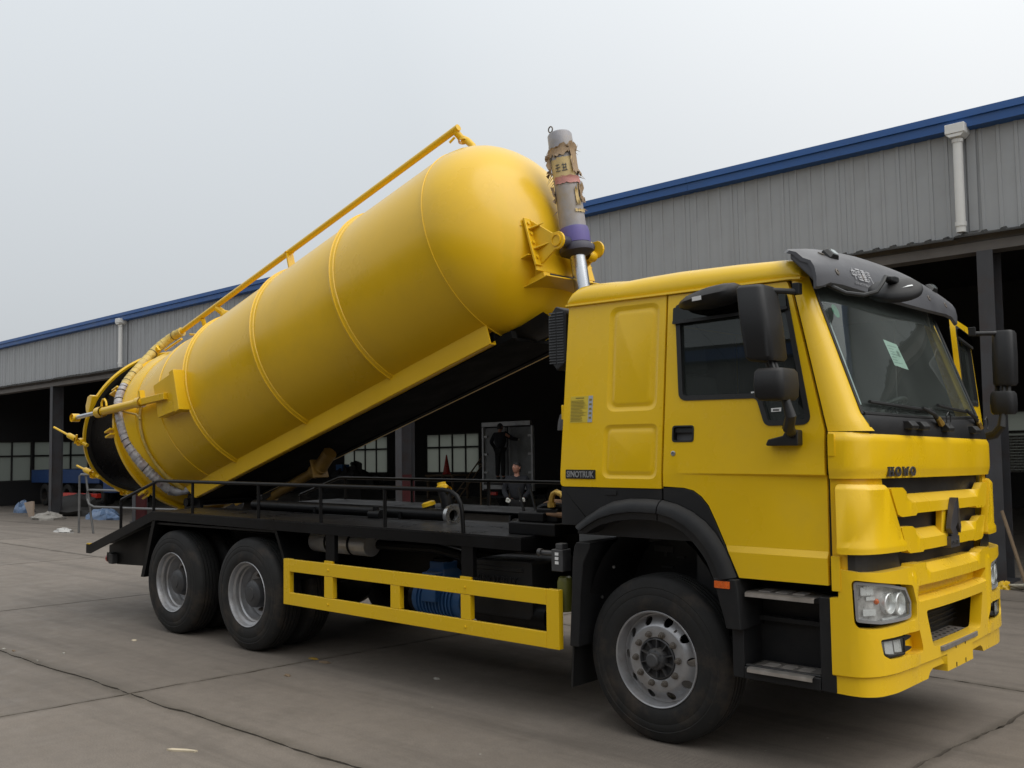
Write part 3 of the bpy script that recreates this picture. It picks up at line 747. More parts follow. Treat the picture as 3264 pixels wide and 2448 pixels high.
# ---- curved front: plan curves of bumper and bonnet, bent panels
def mkcurve(half):
    pts = [Vector(p) for p in half]; pts = pts + [Vector((p.x + .014 * min(1, -p.y), -p.y * (1 + .045 * min(1, -p.y)))) for p in reversed(pts[:-1])]
    dense = []
    for i in range(len(pts) - 1):
        p0, p1, p2, p3 = pts[max(0, i - 1)], pts[i], pts[i + 1], pts[min(len(pts) - 1, i + 2)]
        for k in range(8):
            t = k / 8; dense.append(.5 * ((2 * p1) + (p2 - p0) * t + (2 * p0 - 5 * p1 + 4 * p2 - p3) * t * t + (3 * p1 - p0 - 3 * p2 + p3) * t ** 3))
    dense.append(pts[-1]); L = [0]
    for a, b in zip(dense, dense[1:]): L.append(L[-1] + (b - a).length)
    mid = L[-1] / 2; L = [l - mid for l in L]
    return dense, L
class Front:
    def __init__(self, half): self.P, self.L = mkcurve(half)
    def at(self, t, d):
        L, P = self.L, self.P; i = 0
        while i < len(L) - 2 and L[i + 1] < t: i += 1
        k = (t - L[i]) / (L[i + 1] - L[i]); p = P[i].lerp(P[i + 1], k)
        def tang(j): return (P[min(len(P) - 1, j + 1)] - P[max(0, j - 1)]).normalized()
        tg = tang(i).lerp(tang(i + 1), max(0, min(1, k))).normalized()
        return p + Vector((tg.y, -tg.x)) * d
    def ty(self, y):
        for i in range(len(self.P) - 1):
            a, b = self.P[i].y, self.P[i + 1].y
            if a <= y <= b: return self.L[i] + (self.L[i + 1] - self.L[i]) * ((y - a) / (b - a) if b > a else 0)
        return self.L[0] if y < 0 else self.L[-1]
    def tx(self, x):      # near-side flank, by x
        for i in range(len(self.P) // 2):
            a, b = self.P[i].x, self.P[i + 1].x
            if a <= x <= b: return self.L[i] + (self.L[i + 1] - self.L[i]) * (x - a) / (b - a)
        return self.L[0]
    def surf(self, dep=None, off=0):
        def f(t, z, d):
            p = self.at(t, 0); e_ = dep(p.y, z) if dep else 0
            p = self.at(t, d + e_ + off); return (p.x, p.y, z - .022 * p.y)
        return f
    def T(self, pts): return [((self.tx(p[1]) if p[0] == 'x' else self.ty(p[0])), p[-1]) for p in pts]
HB = Front([(1.205, -1.248), (1.28, -1.236), (1.345, -1.195), (1.388, -1.11), (1.412, -1.0), (1.428, -.85), (1.445, -.6), (1.457, -.3), (1.46, 0)])
PB = Front([(1.195, -1.24), (1.30, -1.230), (1.362, -1.20), (1.408, -1.135), (1.436, -1.05), (1.458, -.92), (1.475, -.6), (1.49, -.3), (1.495, 0)])
def mirror(pts): return [(-t, z) for t, z in reversed(pts)]
def sym(pts): return pts + mirror(pts)
HT = frange(HB.L[0], HB.L[-1], .05); PT = frange(PB.L[0], PB.L[-1], .05)
# bonnet panel, its hinge covers
tr_ = HB.T([('x', 1.214, 1.655), ('x', 1.214, 1.917), (-1.04, 1.909), (-.63, 1.903), (0, 1.902)])
half = fillet([tr_[0]] + tr_[1:], [.0, .012, 0, 0, 0])
bon = panel([(HB.tx(1.214), 1.657), (HB.tx(1.214), 1.916), HB.T([(-1.04, 1.909)])[0], HB.T([(-.63, 1.903)])[0], HB.T([(.63, 1.903)])[0], HB.T([(1.04, 1.909)])[0], (-HB.tx(1.214), 1.916), (-HB.tx(1.214), 1.657)], [], HB.surf(lambda y, z: -.012 * sm(1.72, 1.657, z) - .02 * sm(1.86, 1.916, z) ** 2), .03, HT, [1.68, 1.70, 1.72, 1.86, 1.88, 1.895]).build('bonnet', 'yellow', truck, 35)
for s in (1,):
    a, b = HB.tx(1.217), HB.tx(1.252)
    panel(rrect(min(s * a, s * b), 1.782, max(s * a, s * b), 1.905, .008), [], HB.surf(None, .006), .02, frange(min(s * a, s * b), max(s * a, s * b), .02)).build('hinge_cover', 'yellow', bon, 30, .003)
# recessed flank under the bonnet, wind corner panels
for s in (1, -1):
    P = HB.T([('x', 1.211, 1.05), (-.80, 1.05), (-.93, 1.655), ('x', 1.211, 1.655)])
    P = P if s == 1 else mirror(P)
    panel(P, [], HB.surf(None, -.035), .02, HT).build('front_flank', 'yellow', truck, 35)
    Q = fillet(HB.T([('x', 1.25, 1.247), (-.785, 1.245), (-.748, 1.255), (-.958, 1.622), ('x', 1.25, 1.628)]), [.02, .02, .01, .02, .02])
    Q = Q if s == 1 else mirror(Q)
    panel(Q, [], HB.surf(lambda y, z: -.022 * sm(1.595, 1.63, z) + .012 * sm(1.31, 1.285, z), .012), .045, HT, [1.27, 1.285, 1.31, 1.595, 1.61, 1.62]).build('corner_deflector', 'yellow', truck, 30, .004)
    a, b = HB.tx(1.212), HB.tx(1.258)
    panel(rrect(min(s * a, s * b), 1.045, max(s * a, s * b), 1.235, .006), [], HB.surf(None, .0), .03, HT).build('flank_cover', 'yellow', truck, 30, .004)
    P = HB.T([('x', 1.30, 1.12), (-.72, 1.12), (-.79, 1.245), ('x', 1.30, 1.245)]); P = P if s == 1 else mirror(P)
    panel(P, [], HB.surf(None, -.03), .002, HT).build('lamp_gap', 'grille', truck, 0)
# grille backing and bars
panel(sym(HB.T([(-.93, 1.65), (-.70, 1.0)]))[:4], [], HB.surf(None, -.075), .03, HT).build('grille_mesh', 'grille', truck, 0)
def bar_dep(zc, zt, yi, yo, off=.055):
    def f(y, z):
        a = abs(y); k = 1 - sm(yi, yo, a)
        return -off * k * max(0, min(1, (z - zc) / (zt - zc)))
    return f
def gbar(L, zc, zt, yi, yo, name='grille_bar'):
    P = fillet(sym(HB.T(L)), [.008, .012, .02, .008, .02, .012, .006][:len(L)] + ([.008, .012, .02, .008, .02, .012, .006][:len(L)])[::-1], 4)
    ts = HT + [HB.ty(y) for y in (-yo, -(yi + yo) / 2, -yi, yi, (yi + yo) / 2, yo)]
    return panel(P, [], HB.surf(bar_dep(zc, zt, yi, yo)), .05, ts, [zc]).build(name, 'yellow', truck, 30, .004)
gbar([(-.545, 1.449), (-.56, 1.436), (-.755, 1.434), (-.812, 1.45), (-.90, 1.604), (-.737, 1.602), (-.655, 1.560)], 1.512, 1.560, .60, .69)
gbar([(-.46, 1.229), (-.475, 1.219), (-.665, 1.222), (-.705, 1.24), (-.782, 1.379), (-.627, 1.376), (-.55, 1.350)], 1.297, 1.350, .50, .58)
mb = MB()   # bridge between the two bars behind the badge
panel(HB.T([(-.115, 1.30), (.115, 1.30), (.09, 1.45), (-.09, 1.45)]), [], HB.surf(None, -.012), .04, [], mb=mb).build('badge_bridge', 'yellow', truck, 30, .004)
# badge: a folded arrowhead over a lettered block
em = MB(); sf = HB.surf(None, .03)
for s in (1, -1):
    L_ = [(s * .004, 1.37), (s * .004, 1.498), (s * .014, 1.524), (s * .034, 1.49), (s * .070, 1.42), (s * .106, 1.335), (s * .076, 1.300)]
    vs = [sf(t, z, dd) for (t, z), dd in zip(L_, (.014, .018, .016, .010, .004, .0, .004))] + [sf(t, z, -.028) for t, z in L_]
    em.add(vs, [(0, 1, 2, 3, 4, 5, 6), (7, 8, 9, 10, 11, 12, 13)] + [(i, (i + 1) % 7, 7 + (i + 1) % 7, 7 + i) for i in range(7)])
panel([(-.070, 1.292), (0, 1.362), (.070, 1.292), (.05, 1.285), (-.05, 1.285)], [], HB.surf(None, .022), .022, mb=em)
panel(fillet([(-.090, 1.215), (.090, 1.215), (.084, 1.284), (-.084, 1.284)], .006), [], HB.surf(None, .022), .04, mb=em)
M['badge'] = mat('badge_dark_chrome', (.11, .105, .11), .36, metal=.6, var=.15)
badge = em.build('badge', 'badge', truck, 30, .003)
def bend(me, fr, t0, z0, off, mname, parent, name, sx=1.0):
    """flat lettering bent onto the front"""
    for v in me.vertices:
        t, z, d = v.co.x * sx + t0, v.co.y + z0, v.co.z
        p = fr.at(t, off + d); v.co = (p.x, p.y, z - .022 * p.y)
    me.materials.clear(); me.materials.append(M[mname]); me.name = name
    return link(name, me, parent)
bend(text_mesh('CNHTC', .040, .002, .001, 'CENTER'), HB, 0, 1.233, .024, 'hub', badge, 'lettering', 1.0)
# slab-serif name on the bonnet
def slab(ch):
    if ch == 'H':
        return [[(0, 0), (.46, 0), (.46, .14), (.36, .14), (.36, .43), (.64, .43), (.64, .14), (.54, .14), (.54, 0), (1, 0), (1, .14), (.9, .14), (.9, .86), (1, .86), (1, 1), (.54, 1), (.54, .86), (.64, .86), (.64, .59), (.36, .59), (.36, .86), (.46, .86), (.46, 1), (0, 1), (0, .86), (.1, .86), (.1, .14), (0, .14)]], []
    if ch == 'W':
        return [[(.30, 0), (.44, 0), (.60, .55), (.76, 0), (.90, 0), (1.10, .86), (1.2, .86), (1.2, 1), (.84, 1), (.84, .86), (.93, .86), (.82, .36), (.66, .86), (.54, .86), (.38, .36), (.27, .86), (.36, .86), (.36, 1), (0, 1), (0, .86), (.10, .86)]], []
    ov = lambda rx_, rz: [(.5 + rx_ * math.cos(2 * math.pi * k / 24), .5 + rz * math.sin(2 * math.pi * k / 24)) for k in range(24)]
    return [ov(.5, .52)], [ov(.20, .34)]
lw, lh, x = .078, .054, HB.ty(-.925)
for ch in 'HOWO':
    o_, h_ = slab(ch); T_ = lambda P: [(x + a * lw, 1.668 + b * lh) for a, b in P]
    panel(T_(o_[0]), [T_(q) for q in h_], HB.surf(None, .005), .012).build('letter', 'badge', bon, 0); x += lw * (1.42 if ch == 'W' else 1.2)

# ---- bumper
ZN = lambda z, y: z + .022 * y
bt = [('x', 1.196, .490), (-1.10, .478), (-.93, .478), (-.515, .487), (-.485, .520), (-.44, .537), (-.30, .537), (-.252, .535), (-.25, .490)]
bot = PB.T(bt)
top = PB.T([(-.465, 1.146), (-.54, 1.163), (-.70, 1.166), (-.712, 1.150), (-.80, 1.150), (-1.07, 1.146), ('x', 1.363, 1.149), ('x', 1.247, 1.164), ('x', 1.243, 1.012), ('x', 1.196, 1.006)])
outl = bot + mirror(bot) + mirror(top) + top
hl = fillet(PB.T([('x', 1.312, 1.112), (-.752, 1.052), (-.705, .945), (-.712, .852), (-1.086, .842), ('x', 1.322, .850)]), [.03, .03, .03, .04, .02, .05], 5)
HLP = PB.T([('x', 1.322, 1.102), (-1.06, 1.085), (-.80, 1.040), (-.730, .953), (-.736, .868), (-.80, .862), (-1.086, .866), ('x', 1.330, .884)])
fg = fillet(PB.T([(-1.112, .786), (-.655, .790), (-.598, .655), (-1.03, .672), (-1.09, .70)]), [.015, .03, .03, .03, .03], 4)
FGP = PB.T([(-1.105, .782), (-.835, .776), (-.838, .672), (-1.03, .680), (-1.085, .708)])
slot = fillet(PB.T([(-.645, 1.036), (.645, 1.036), (.625, .965), (-.625, .965)]), .008, 3)
opn = fillet(PB.T([(-.546, .884), (.546, .884), (.455, .662), (-.455, .662)]), [.02, .02, .05, .05], 5)
def bump_dep(y, z):
    a = abs(y); d = 0
    if z > 1.096: d -= .055 * (1 - sm(.44, .52, a)) * min(1, (z - 1.096) / .05)
    if .90 < z < .985: d -= .045 * (1 - sm(.60, .66, a)) * max(0, min(1, (z - .943) / .025))
    if z < .592 and a > .249: d -= .016 * min(1, (.592 - z) / .010)
    d += .010 * sm(.66, .69, a) * sm(.49, .7, z) * (1 - sm(.74, .80, a)) * (z < 1.1)
    return d
ts = PT + [PB.ty(y) for y in (-.80, -.74, -.69, -.66, -.60, -.52, -.48, -.44, -.248, .248, .44, .48, .52, .60, .66, .69, .74, .80)]
bump = panel(outl, [hl, mirror(hl), fg, mirror(fg), slot, opn], PB.surf(bump_dep), .07, ts, [.582, .592, .7, .8, .943, .968, 1.096, 1.12, 1.14]).build('bumper', 'yellow', truck, 28, .005)
panel(PB.T([(-.66, 1.05), (.66, 1.05), (.66, .95), (-.66, .95)]), [], PB.surf(None, -.075), .01, PT).build('bumper_recess', 'yellow', bump, 0)
panel(PB.T([(-.58, .90), (.58, .90), (.58, .60), (-.58, .60)]), [], PB.surf(None, -.20), .01, PT).build('intake_mesh', 'grille', bump, 0)
mb = MB()
for k in range(6):
    z = .69 + .033 * k; panel(PB.T([(-.55, z), (.55, z), (.55, z + .008), (-.55, z + .008)]), [], PB.surf(None, -.17), .01, PT, mb=mb)
mb.build('intake_slat', 'plastic', bump, 0)
# step tread in the opening, with punched grips
mb = MB(); mb.loft([[(1.30, y0, zz) for y0, zz in [(-.42, .652), (.42, .632), (.42, .648), (-.42, .668)]], [(1.44, y0, zz) for y0, zz in [(-.40, .650), (.40, .632), (.40, .648), (-.40, .666)]], [(1.505, y0, zz) for y0, zz in [(-.34, .630), (.34, .615), (.34, .645), (-.34, .660)]]])
M['treadgrey'] = mat('dusty_step_tread', (.20, .18, .16), .6, metal=.2, var=.25, vscale=20)
stp = mb.build('front_step', 'treadgrey', bump, 0, .004)
mb = MB()
for i in range(4):
    for j in range(9):
        x, y = 1.33 + .045 * i, -.32 + .08 * j; mb.lathe([(.012, 0), (.012, .006), (.007, .008), (.005, .001)], (x, y, .6525 - .022 * y), (0, 0, 1), 8)
mb.build('step_grip', 'plastic', stp, 30)['kind'] = 'stuff'
# fixing slots of the number plate
for y, z in ((-.085, .620), (.095, .620), (-.085, .507), (.095, .507)):
    c = PB.ty(y); panel(rrect(c - .007, z - .014, c + .007, z + .014, .005), [], PB.surf(None, .002), .004).build('plate_slot', 'grille', bump, 0)
# lamps
def headlamp(s):
    mir_ = (lambda P: P) if s == 1 else mirror
    rim = fillet(HLP, .02, 4); rin = inset(rim, .016)
    h = panel(mir_(rim), [mir_(rin)], PB.surf(None, -.012), .06, PT).build('headlamp', 'lamp_grey', truck, 30, .003)
    b = panel(mir_(inset(rim, .004)), [], PB.surf(None, -.046), .004, PT).build('reflector', 'lamp_back', h, 30)
    panel(mir_(inset(rim, .010)), [], PB.surf(None, -.016), .003, PT).build('lens', 'lens', h, 30)
    def pnt(y, z, d):
        p = PB.at(s * PB.ty(y), d); return Vector((p.x, p.y, z - .022 * p.y))
    for y, z, r in ((-.985, .968, .055), (-.862, .955, .060)):
        a = pnt(y, z, -.062); ax = pnt(y, z, 0) - a
        mb = MB(); mb.lathe([(r, .045), (r * .92, .02), (r * .6, .004), (.012, .0)], a, ax, 20); mb.lathe([(r, .045), (r * 1.08, .040), (r * 1.08, .0)], a, ax, 20); mb.build('reflector_bowl', 'facet', h, 40)
        MB().lathe([(.020, .0), (.020, .02), (.012, .032), (0, .034)], a, ax, 12).build('bulb', 'lens', h)
    a = pnt(-1.085, .985, -.05); MB().lathe([(.016, 0), (.016, .014), (.008, .022), (0, .023)], a, pnt(-1.085, .985, 0) - a, 12).build('indicator_bulb', 'bulb', h)
    for y, z, wy, hz in ((-1.15, 1.045, .05, .022), (-1.13, 1.005, .035, .010), (-1.14, .93, .05, .018), (-.785, .935, .022, .04), (-1.10, 1.065, .09, .008), (-.95, .885, .10, .007), (-.80, 1.02, .02, .015)):
        c = PB.ty(y) if y > -1.1 else PB.ty(-1.1) + (y + 1.1) * 1.3
        panel(mir_(rrect(c - wy, z - hz, c + wy, z + hz, .004, 2)), [], PB.surf(lambda yy, zz: -.02 * (zz - .95), -.034), .006, PT).build('reflector_facet', 'facet', h, 0)
M['lamp_grey'] = mat('lamp_rim_grey', (.25, .25, .255), .4, var=.1)
M['facet'] = mat('bright_reflector_facet', (.88, .88, .87), .3, metal=.35, var=.1)
M['lamp_back'] = mat('lamp_reflector', (.62, .59, .57), .35, metal=.25, var=.5, vscale=22)
for s in (1, -1): headlamp(s)
def foglamp(s):
    mir_ = (lambda P: P) if s == 1 else mirror
    rim = fillet(FGP, .02, 4)
    h = panel(mir_(rim), [mir_(inset(rim, .010))], PB.surf(None, -.012), .06, PT).build('fog_lamp', 'plastic', truck, 30, .003)
    panel(mir_(inset(rim, .006)), [], PB.surf(None, -.036), .004, PT).build('reflector', 'lamp_back', h, 30)
    for c0, c1 in ((-1.045, -.965), (-.95, -.862)):
        a, b = PB.ty(c0), PB.ty(c1)
        panel(mir_([(a, .700), (b, .690), (b, .768), (a, .772)]), [], PB.surf(lambda y, z: -.12 * (z - .69), -.022), .004, PT).build('reflector_facet', 'facet', h, 0)
    panel(mir_(inset(rim, .008)), [], PB.surf(None, -.016), .003, PT).build('lens', 'lens', h, 30)
    panel(mir_(inset(fillet(fg, 0), -.01)), [], PB.surf(None, -.062), .006, PT).build('fog_recess', 'yellow', bump, 30)
    for z in (.762, .700):
        t0 = PB.ty(-.83); panel(mir_(fillet([(t0, z - .016), (t0 + .06, z - .010), (t0 + .10, z), (t0 + .06, z + .010), (t0, z + .016)], .004)), [], PB.surf(None, -.016), .05, PT).build('lamp_fin', 'plastic', h, 30, .003)
for s in (1, -1): foglamp(s)
# cowl between bonnet and screen, with nozzles and wipers
rows = []
ys = [-1.07 + 2.14 * k / 24 for k in range(25)]
rows.append([(wsx(y, 2.045) + .010, y, 2.040 - .018 * (1 - (y / 1.08) ** 2)) for y in ys])
rows.append([(wsx(y, 2.045) + .035, y, 2.005 - .02 * (1 - (y / 1.08) ** 2)) for y in ys])
def hx(y): 
    p = HB.at(HB.ty(y), 0); return p.x
rows.append([(hx(y) - .012, y, 1.925 - .022 * y) for y in ys]); rows.append([(hx(y) - .02, y, 1.885 - .022 * y) for y in ys])
mb = MB(); mb.loft(rows, False, False); cowl = mb.build('cowl', 'plastic', truck, 40)
for y in (-.60, -.42, .02, .62):
    x = hx(y); z = 1.955 - .022 * y
    mb = MB(); mb.prism([(x - .04, z - .015), (x + .028, z - .015), (x + .035, z + .005), (x + .01, z + .035), (x - .04, z + .035)], y - .055, y + .055, 'y'); mb.build('cowl_hook', 'seal', cowl, 30, .004)
def wiper(yp, ya, yb):
    base = Vector((wsx(yp, 2.045) + .05, yp, 1.985 - .022 * yp)); 
    mid = Vector((wsx(ya, 2.08) + .045, ya, 2.085)); 
    a = MB(); a.tube([base, base.lerp(mid, .5) + Vector((.012, 0, .012)), mid], [.020, .013, .009], 8); o = a.build('wiper', 'seal', truck)
    MB().tube([base + Vector((.012, -.03, .0)), base.lerp(mid, .35) + Vector((.02, 0, .0))], [.02, .016], 6).build('wiper_arm', 'brass', o)
    p = [Vector((wsx(y, 2.10) + .022, y, 2.075 + .035 * k)) for k, y in ((1.0, yb), (.5, (yb + ya) / 2), (.15, ya), (0, ya + .25))]
    MB().tube(p, .011, 6).build('wiper_blade', 'seal', o)
    c = base + Vector((.03, .05, .03)); MB().tube([base] + [c + Vector((.0, .045 * math.cos(q), .045 * math.sin(q))) for q in [3.6, 2.6, 1.6, .6, -.4, -1.2]], .004, 6).build('washer_hose', 'seal', o)
wiper(-.05, -.33, -1.0); wiper(.86, .56, .05)
# ---- sun visor with markers, screws and lettering
def vis(s, y):
    A = Vector((.86 + .175 * s ** 5, y, 3.105 - .125 * s ** 3)); B = Vector((1.075 + .04 * s ** 4, y, 3.062 - .135 * s ** 3)); C_ = Vector((1.185 - .005 * s * s, y, 2.93 - .06 * s ** 3)); D = Vector((1.235 - .045 * s * s, y, 2.782 + .030 * s * s - .055 * sm(.82, 1, s)))
    return [A, A.lerp(B, .5) + Vector((0, 0, .012)), B, B.lerp(C_, .5) + Vector((.012, 0, .008)), C_, C_.lerp(D, .5) + Vector((.006, 0, 0)), D]
yv = [-1.265, -1.24, -1.2, -1.1, -.95, -.8, -.6, -.4, -.2, 0]; yv = yv + [-y for y in yv[-2::-1]]
mb = MB(); rows = [vis(abs(y) / 1.265, y) for y in yv]; n7 = 7
for r in rows: mb.v += [p.copy() for p in r]
for r in rows: mb.v += [p + Vector((-.018, 0, -.014)) for p in r]
N0 = len(rows) * n7
for i in range(len(rows) - 1):
    for j in range(n7 - 1):
        a = i * n7 + j; q = [a, a + 1, a + n7 + 1, a + n7]; mb.f.append(q); mb.f.append([v + N0 for v in q][::-1])
for i in range(len(rows) - 1):
    for j in (0, n7 - 1): a = i * n7 + j; mb.f.append([a, a + n7, a + n7 + N0, a + N0])
for i in (0, len(rows) - 1):
    for j in range(n7 - 1): a = i * n7 + j; mb.f.append([a, a + 1, a + 1 + N0, a + N0])
visor = mb.build('sun_visor', 'visor', truck, 40)
for m in (1, -1):     # end caps that wrap back to the roof
    mb = MB(); r = vis(1, -1.262); pts = [(p.x, p.z) for p in r]
    mb.prism(pts + [(1.145, 2.815), (1.06, 2.905), (1.03, 2.935)], m * -1.255, m * -1.13, 'y'); mb.build('visor_end', 'visor', visor, 30, .012)
def on_vis(y, k):
    r = vis(abs(y) / 1.265, y); i = min(5, int(k)); return r[i].lerp(r[i + 1], k - i)
for y in (-.9, .9):
    p = on_vis(y, 2.6); q = MB(); T_ = Matrix.Translation(p) @ Matrix.Rotation(R(48), 4, 'Y')
    q.loft([[(a * .032 * k, b * .055 * k, h) for a, b in ((-1, -1), (1, -1), (1, 1), (-1, 1))] for k, h in ((1.12, -.01), (1.08, .008), (.75, .030))], T=T_); mo = q.build('marker_lamp', 'seal', visor, 0, .006)
    q = MB(); q.box(-.018, .020, -.030, .030, .031, .036, T_); q.build('marker_lens', 'lens', mo, 0)
for y in (-.98, -.60, .60, .98):
    for k in (4.6,) if abs(y) < .8 else (2.2, 4.6):
        p = on_vis(y, k); n_ = Vector((.9, 0, .35)) if k > 4 else Vector((.5, 0, .85))
        MB().lathe([(.022, -.004), (.022, .004), (.012, .006), (.010, .002), (0, .002)], p, n_, 14).build('visor_screw', 'nut', visor)
# strokes of the white characters on the visor (four glyphs over a Latin line)
def strokes(glyphs, size, put, mb):
    for gi, g in enumerate(glyphs):
        for (x0, y0, x1, y1) in g:
            mb.add([put(gi + x0 * .86, y0), put(gi + x1 * .86, y0), put(gi + x1 * .86, y1), put(gi + x0 * .86, y1)], [(0, 1, 2, 3)])
H = .09
G_zhong = [(.05, .35, .15, .8), (.85, .35, .95, .8), (.05, .72, .95, .82), (.05, .33, .95, .43), (.45, 0, .56, 1)]
G_guo = [(.03, 0, .13, 1), (.87, 0, .97, 1), (.03, .9, .97, 1), (.03, 0, .97, .1), (.25, .7, .75, .78), (.25, .47, .75, .55), (.22, .2, .78, .28), (.46, .2, .55, .78), (.62, .3, .7, .42)]
G_zhongz = [(.1, .88, .9, .96), (.0, .74, 1, .82), (.15, .32, .24, .68), (.76, .32, .85, .68), (.15, .6, .85, .68), (.15, .46, .85, .54), (.15, .32, .85, .4), (.1, .16, .9, .24), (0, 0, 1, .08), (.45, 0, .55, .95)]
G_qi = [(.02, .75, .14, .9), (0, .5, .12, .65), (.04, .05, .16, .35), (.35, .82, 1, .9), (.3, .64, .9, .72), (.3, .44, .85, .52), (.78, .1, .88, .5), (.85, .02, 1, .1), (.36, .8, .46, 1)]
mb = MB()
def putv(u, v):
    p = on_vis(-.775 + .078 * u * .98, 5.05 - 1.15 * v + .0); return p + Vector((.006, 0, .003))
strokes([G_zhong, G_guo, G_zhongz, G_qi], H, putv, mb); mb.build('visor_characters', 'white_dim', visor, 0)
me = text_mesh('SINOTRUK', .050, .0005, .0009)
for v in me.vertices:
    p = on_vis(-.770 + v.co.x * 1.0, 5.55 - v.co.y * 6.5); v.co = p + Vector((.006, 0, .003))
me.materials.append(M['white_dim']); link('visor_lettering', me, visor)
# near-side kerb mirror in front of the visor
mo = MB(); arm = [(1.15, -1.06, 2.80), (1.26, -1.03, 2.735), (1.34, -.97, 2.72), (1.39, -.91, 2.74), (1.41, -.86, 2.80), (1.41, -.82, 2.835), (1.42, -.75, 2.83)]
mo.tube(arm, .013, 8); km = mo.build('kerb_mirror', 'seal', truck)
T_ = Matrix.Translation((1.43, -.72, 2.775)) @ Vector((0, 0, 1)).rotation_difference(Vector((.165, -.465, .87))).to_matrix().to_4x4()
MB().lathe([(0, .038), (.07, .034), (.125, .022), (.148, .004), (.152, -.012), (.146, -.03), (.13, -.035), (0, -.033)], (0, 0, 0), (0, 0, 1), 36, T=T_).build('mirror_shell', 'plastic', km, 45)
MB().loft([[Vector((1.425 + a * .028 * k, -.77 + h, 2.795 + b * .02 * k + .028)) for a, b in ((-1, -1), (1, -1), (1, 1), (-1, 1))] for k, h in ((.7, -.05), (1, .0), (1, .05), (.5, .1))]).build('mirror_clamp', 'plastic', km, 30, .01)
q = MB(); q.box(-.035, .035, -.010, .010, .031, .032, T_ @ Matrix.Translation((.075, -.03, 0)) @ Matrix.Rotation(R(35), 4, 'Z')); q.build('mirror_label', 'white', km, 0)
# side mirrors: tall housing over a small wide-angle one, on a tubular arm
def blob(x0, x1, y0, y1, z0, z1, taper=.85):
    mb = MB(); r = []
    for z, k in ((z0, .8), (z0 + .02, .96), (z0 + (z1 - z0) * .5, 1), (z1 - .02, .95), (z1, .8)):
        cx, cy = (x0 + x1) / 2, (y0 + y1) / 2
        r.append([(cx + (x - cx) * k, cy + (y - cy) * k, z) for x, y in fillet([(x0 + .01, y0), (x1, y0 + (y1 - y0) * .12), (x1, y1 - (y1 - y0) * .12), (x0 + .01, y1)], [.02, .05, .05, .02], 4)])
    return mb.loft(r)
def mirror_set(T, name, wd=1.0):
    root = MB().tube([(1.02, -1.27, 1.935), (1.06, -1.40, 1.97), (1.10, -1.45, 2.03), (1.06, -1.47, 2.2), (1.0, -1.47, 2.4)], [.03, .034, .03, .018, .015], 10, T=T).build('mirror_arm', 'seal', truck)
    a = blob(.858, 1.018, -1.475 - .148 * wd, -1.475 + .148 * wd, 2.335, 2.757)
    for p in a.v: p.x -= (2.752 - p.z) * -.12
    if T: a.v = [T @ p for p in a.v]
    a.build('mirror_shell', 'plastic', root, 45)
    b = blob(.950, 1.115, -1.46 - .158 * wd, -1.46 + .158 * wd, 2.118, 2.292)
    if T: b.v = [T @ p for p in b.v]
    b.build('wide_mirror_shell', 'plastic', root, 45)
    q = MB().cyl((.98, -1.42, 2.28), (.955, -1.42, 2.345), .018, 8, T=T).cyl((1.03, -1.50, 2.28), (1.01, -1.50, 2.345), .018, 8, T=T); q.build('mirror_link', 'seal', root)
    q = MB().tube([(.99, -1.44, 2.735), (1.04, -1.36, 2.735), (1.075, -1.27, 2.735)], [.018, .017, .02], 8, T=T).box(1.06, 1.10, -1.30, -1.25, 2.72, 2.785, T); q.build('mirror_bracket', 'plastic', root, 30, .004)
    q = MB().prism(fillet([(.865, 1.868), (1.065, 1.868), (1.065, 1.955), (1.0, 1.962), (.975, 1.925), (.885, 1.905)], .012), -1.30, -1.228, 'y', T); q.build('mirror_foot', 'seal', root, 30, .008)
mirror_set(None, 'near')
def far_T():
    return Matrix.Translation((1.25, 1.27, -.05)) @ Matrix.Rotation(R(-81), 4, 'Z') @ Matrix.Translation((-1.20, -1.25, 0)) @ Matrix.Scale(-1, 4, (0, 1, 0))
mirror_set(far_T(), 'far', .62)
# ramp mirror over the near side window
mb = MB(); r = []
for x, w_, z0, z1 in ((.285, .02, 2.735, 2.755), (.31, .09, 2.715, 2.775), (.40, .15, 2.70, 2.80), (.52, .17, 2.70, 2.83), (.62, .16, 2.715, 2.84), (.675, .13, 2.735, 2.84), (.70, .07, 2.76, 2.825)):
    r.append([(x, -1.155 - a * w_ * 1.45, z0 + (z1 - z0) * b) for a, b in ((0, .1), (.5, 0), (.9, .15), (1, .45), (.85, .8), (.5, 1), (0, .95))])
rm = mb.loft(r).build('ramp_mirror', 'plastic', truck, 55)
q = MB(); q.add([(.47, -1.392, 2.735), (.54, -1.404, 2.737), (.54, -1.406, 2.762), (.47, -1.394, 2.760)], [(0, 1, 2, 3)]); q.build('mirror_label', 'white', rm, 0)
M['filter'] = mat('olive_filter', (.12, .12, .02), .4, var=.2)
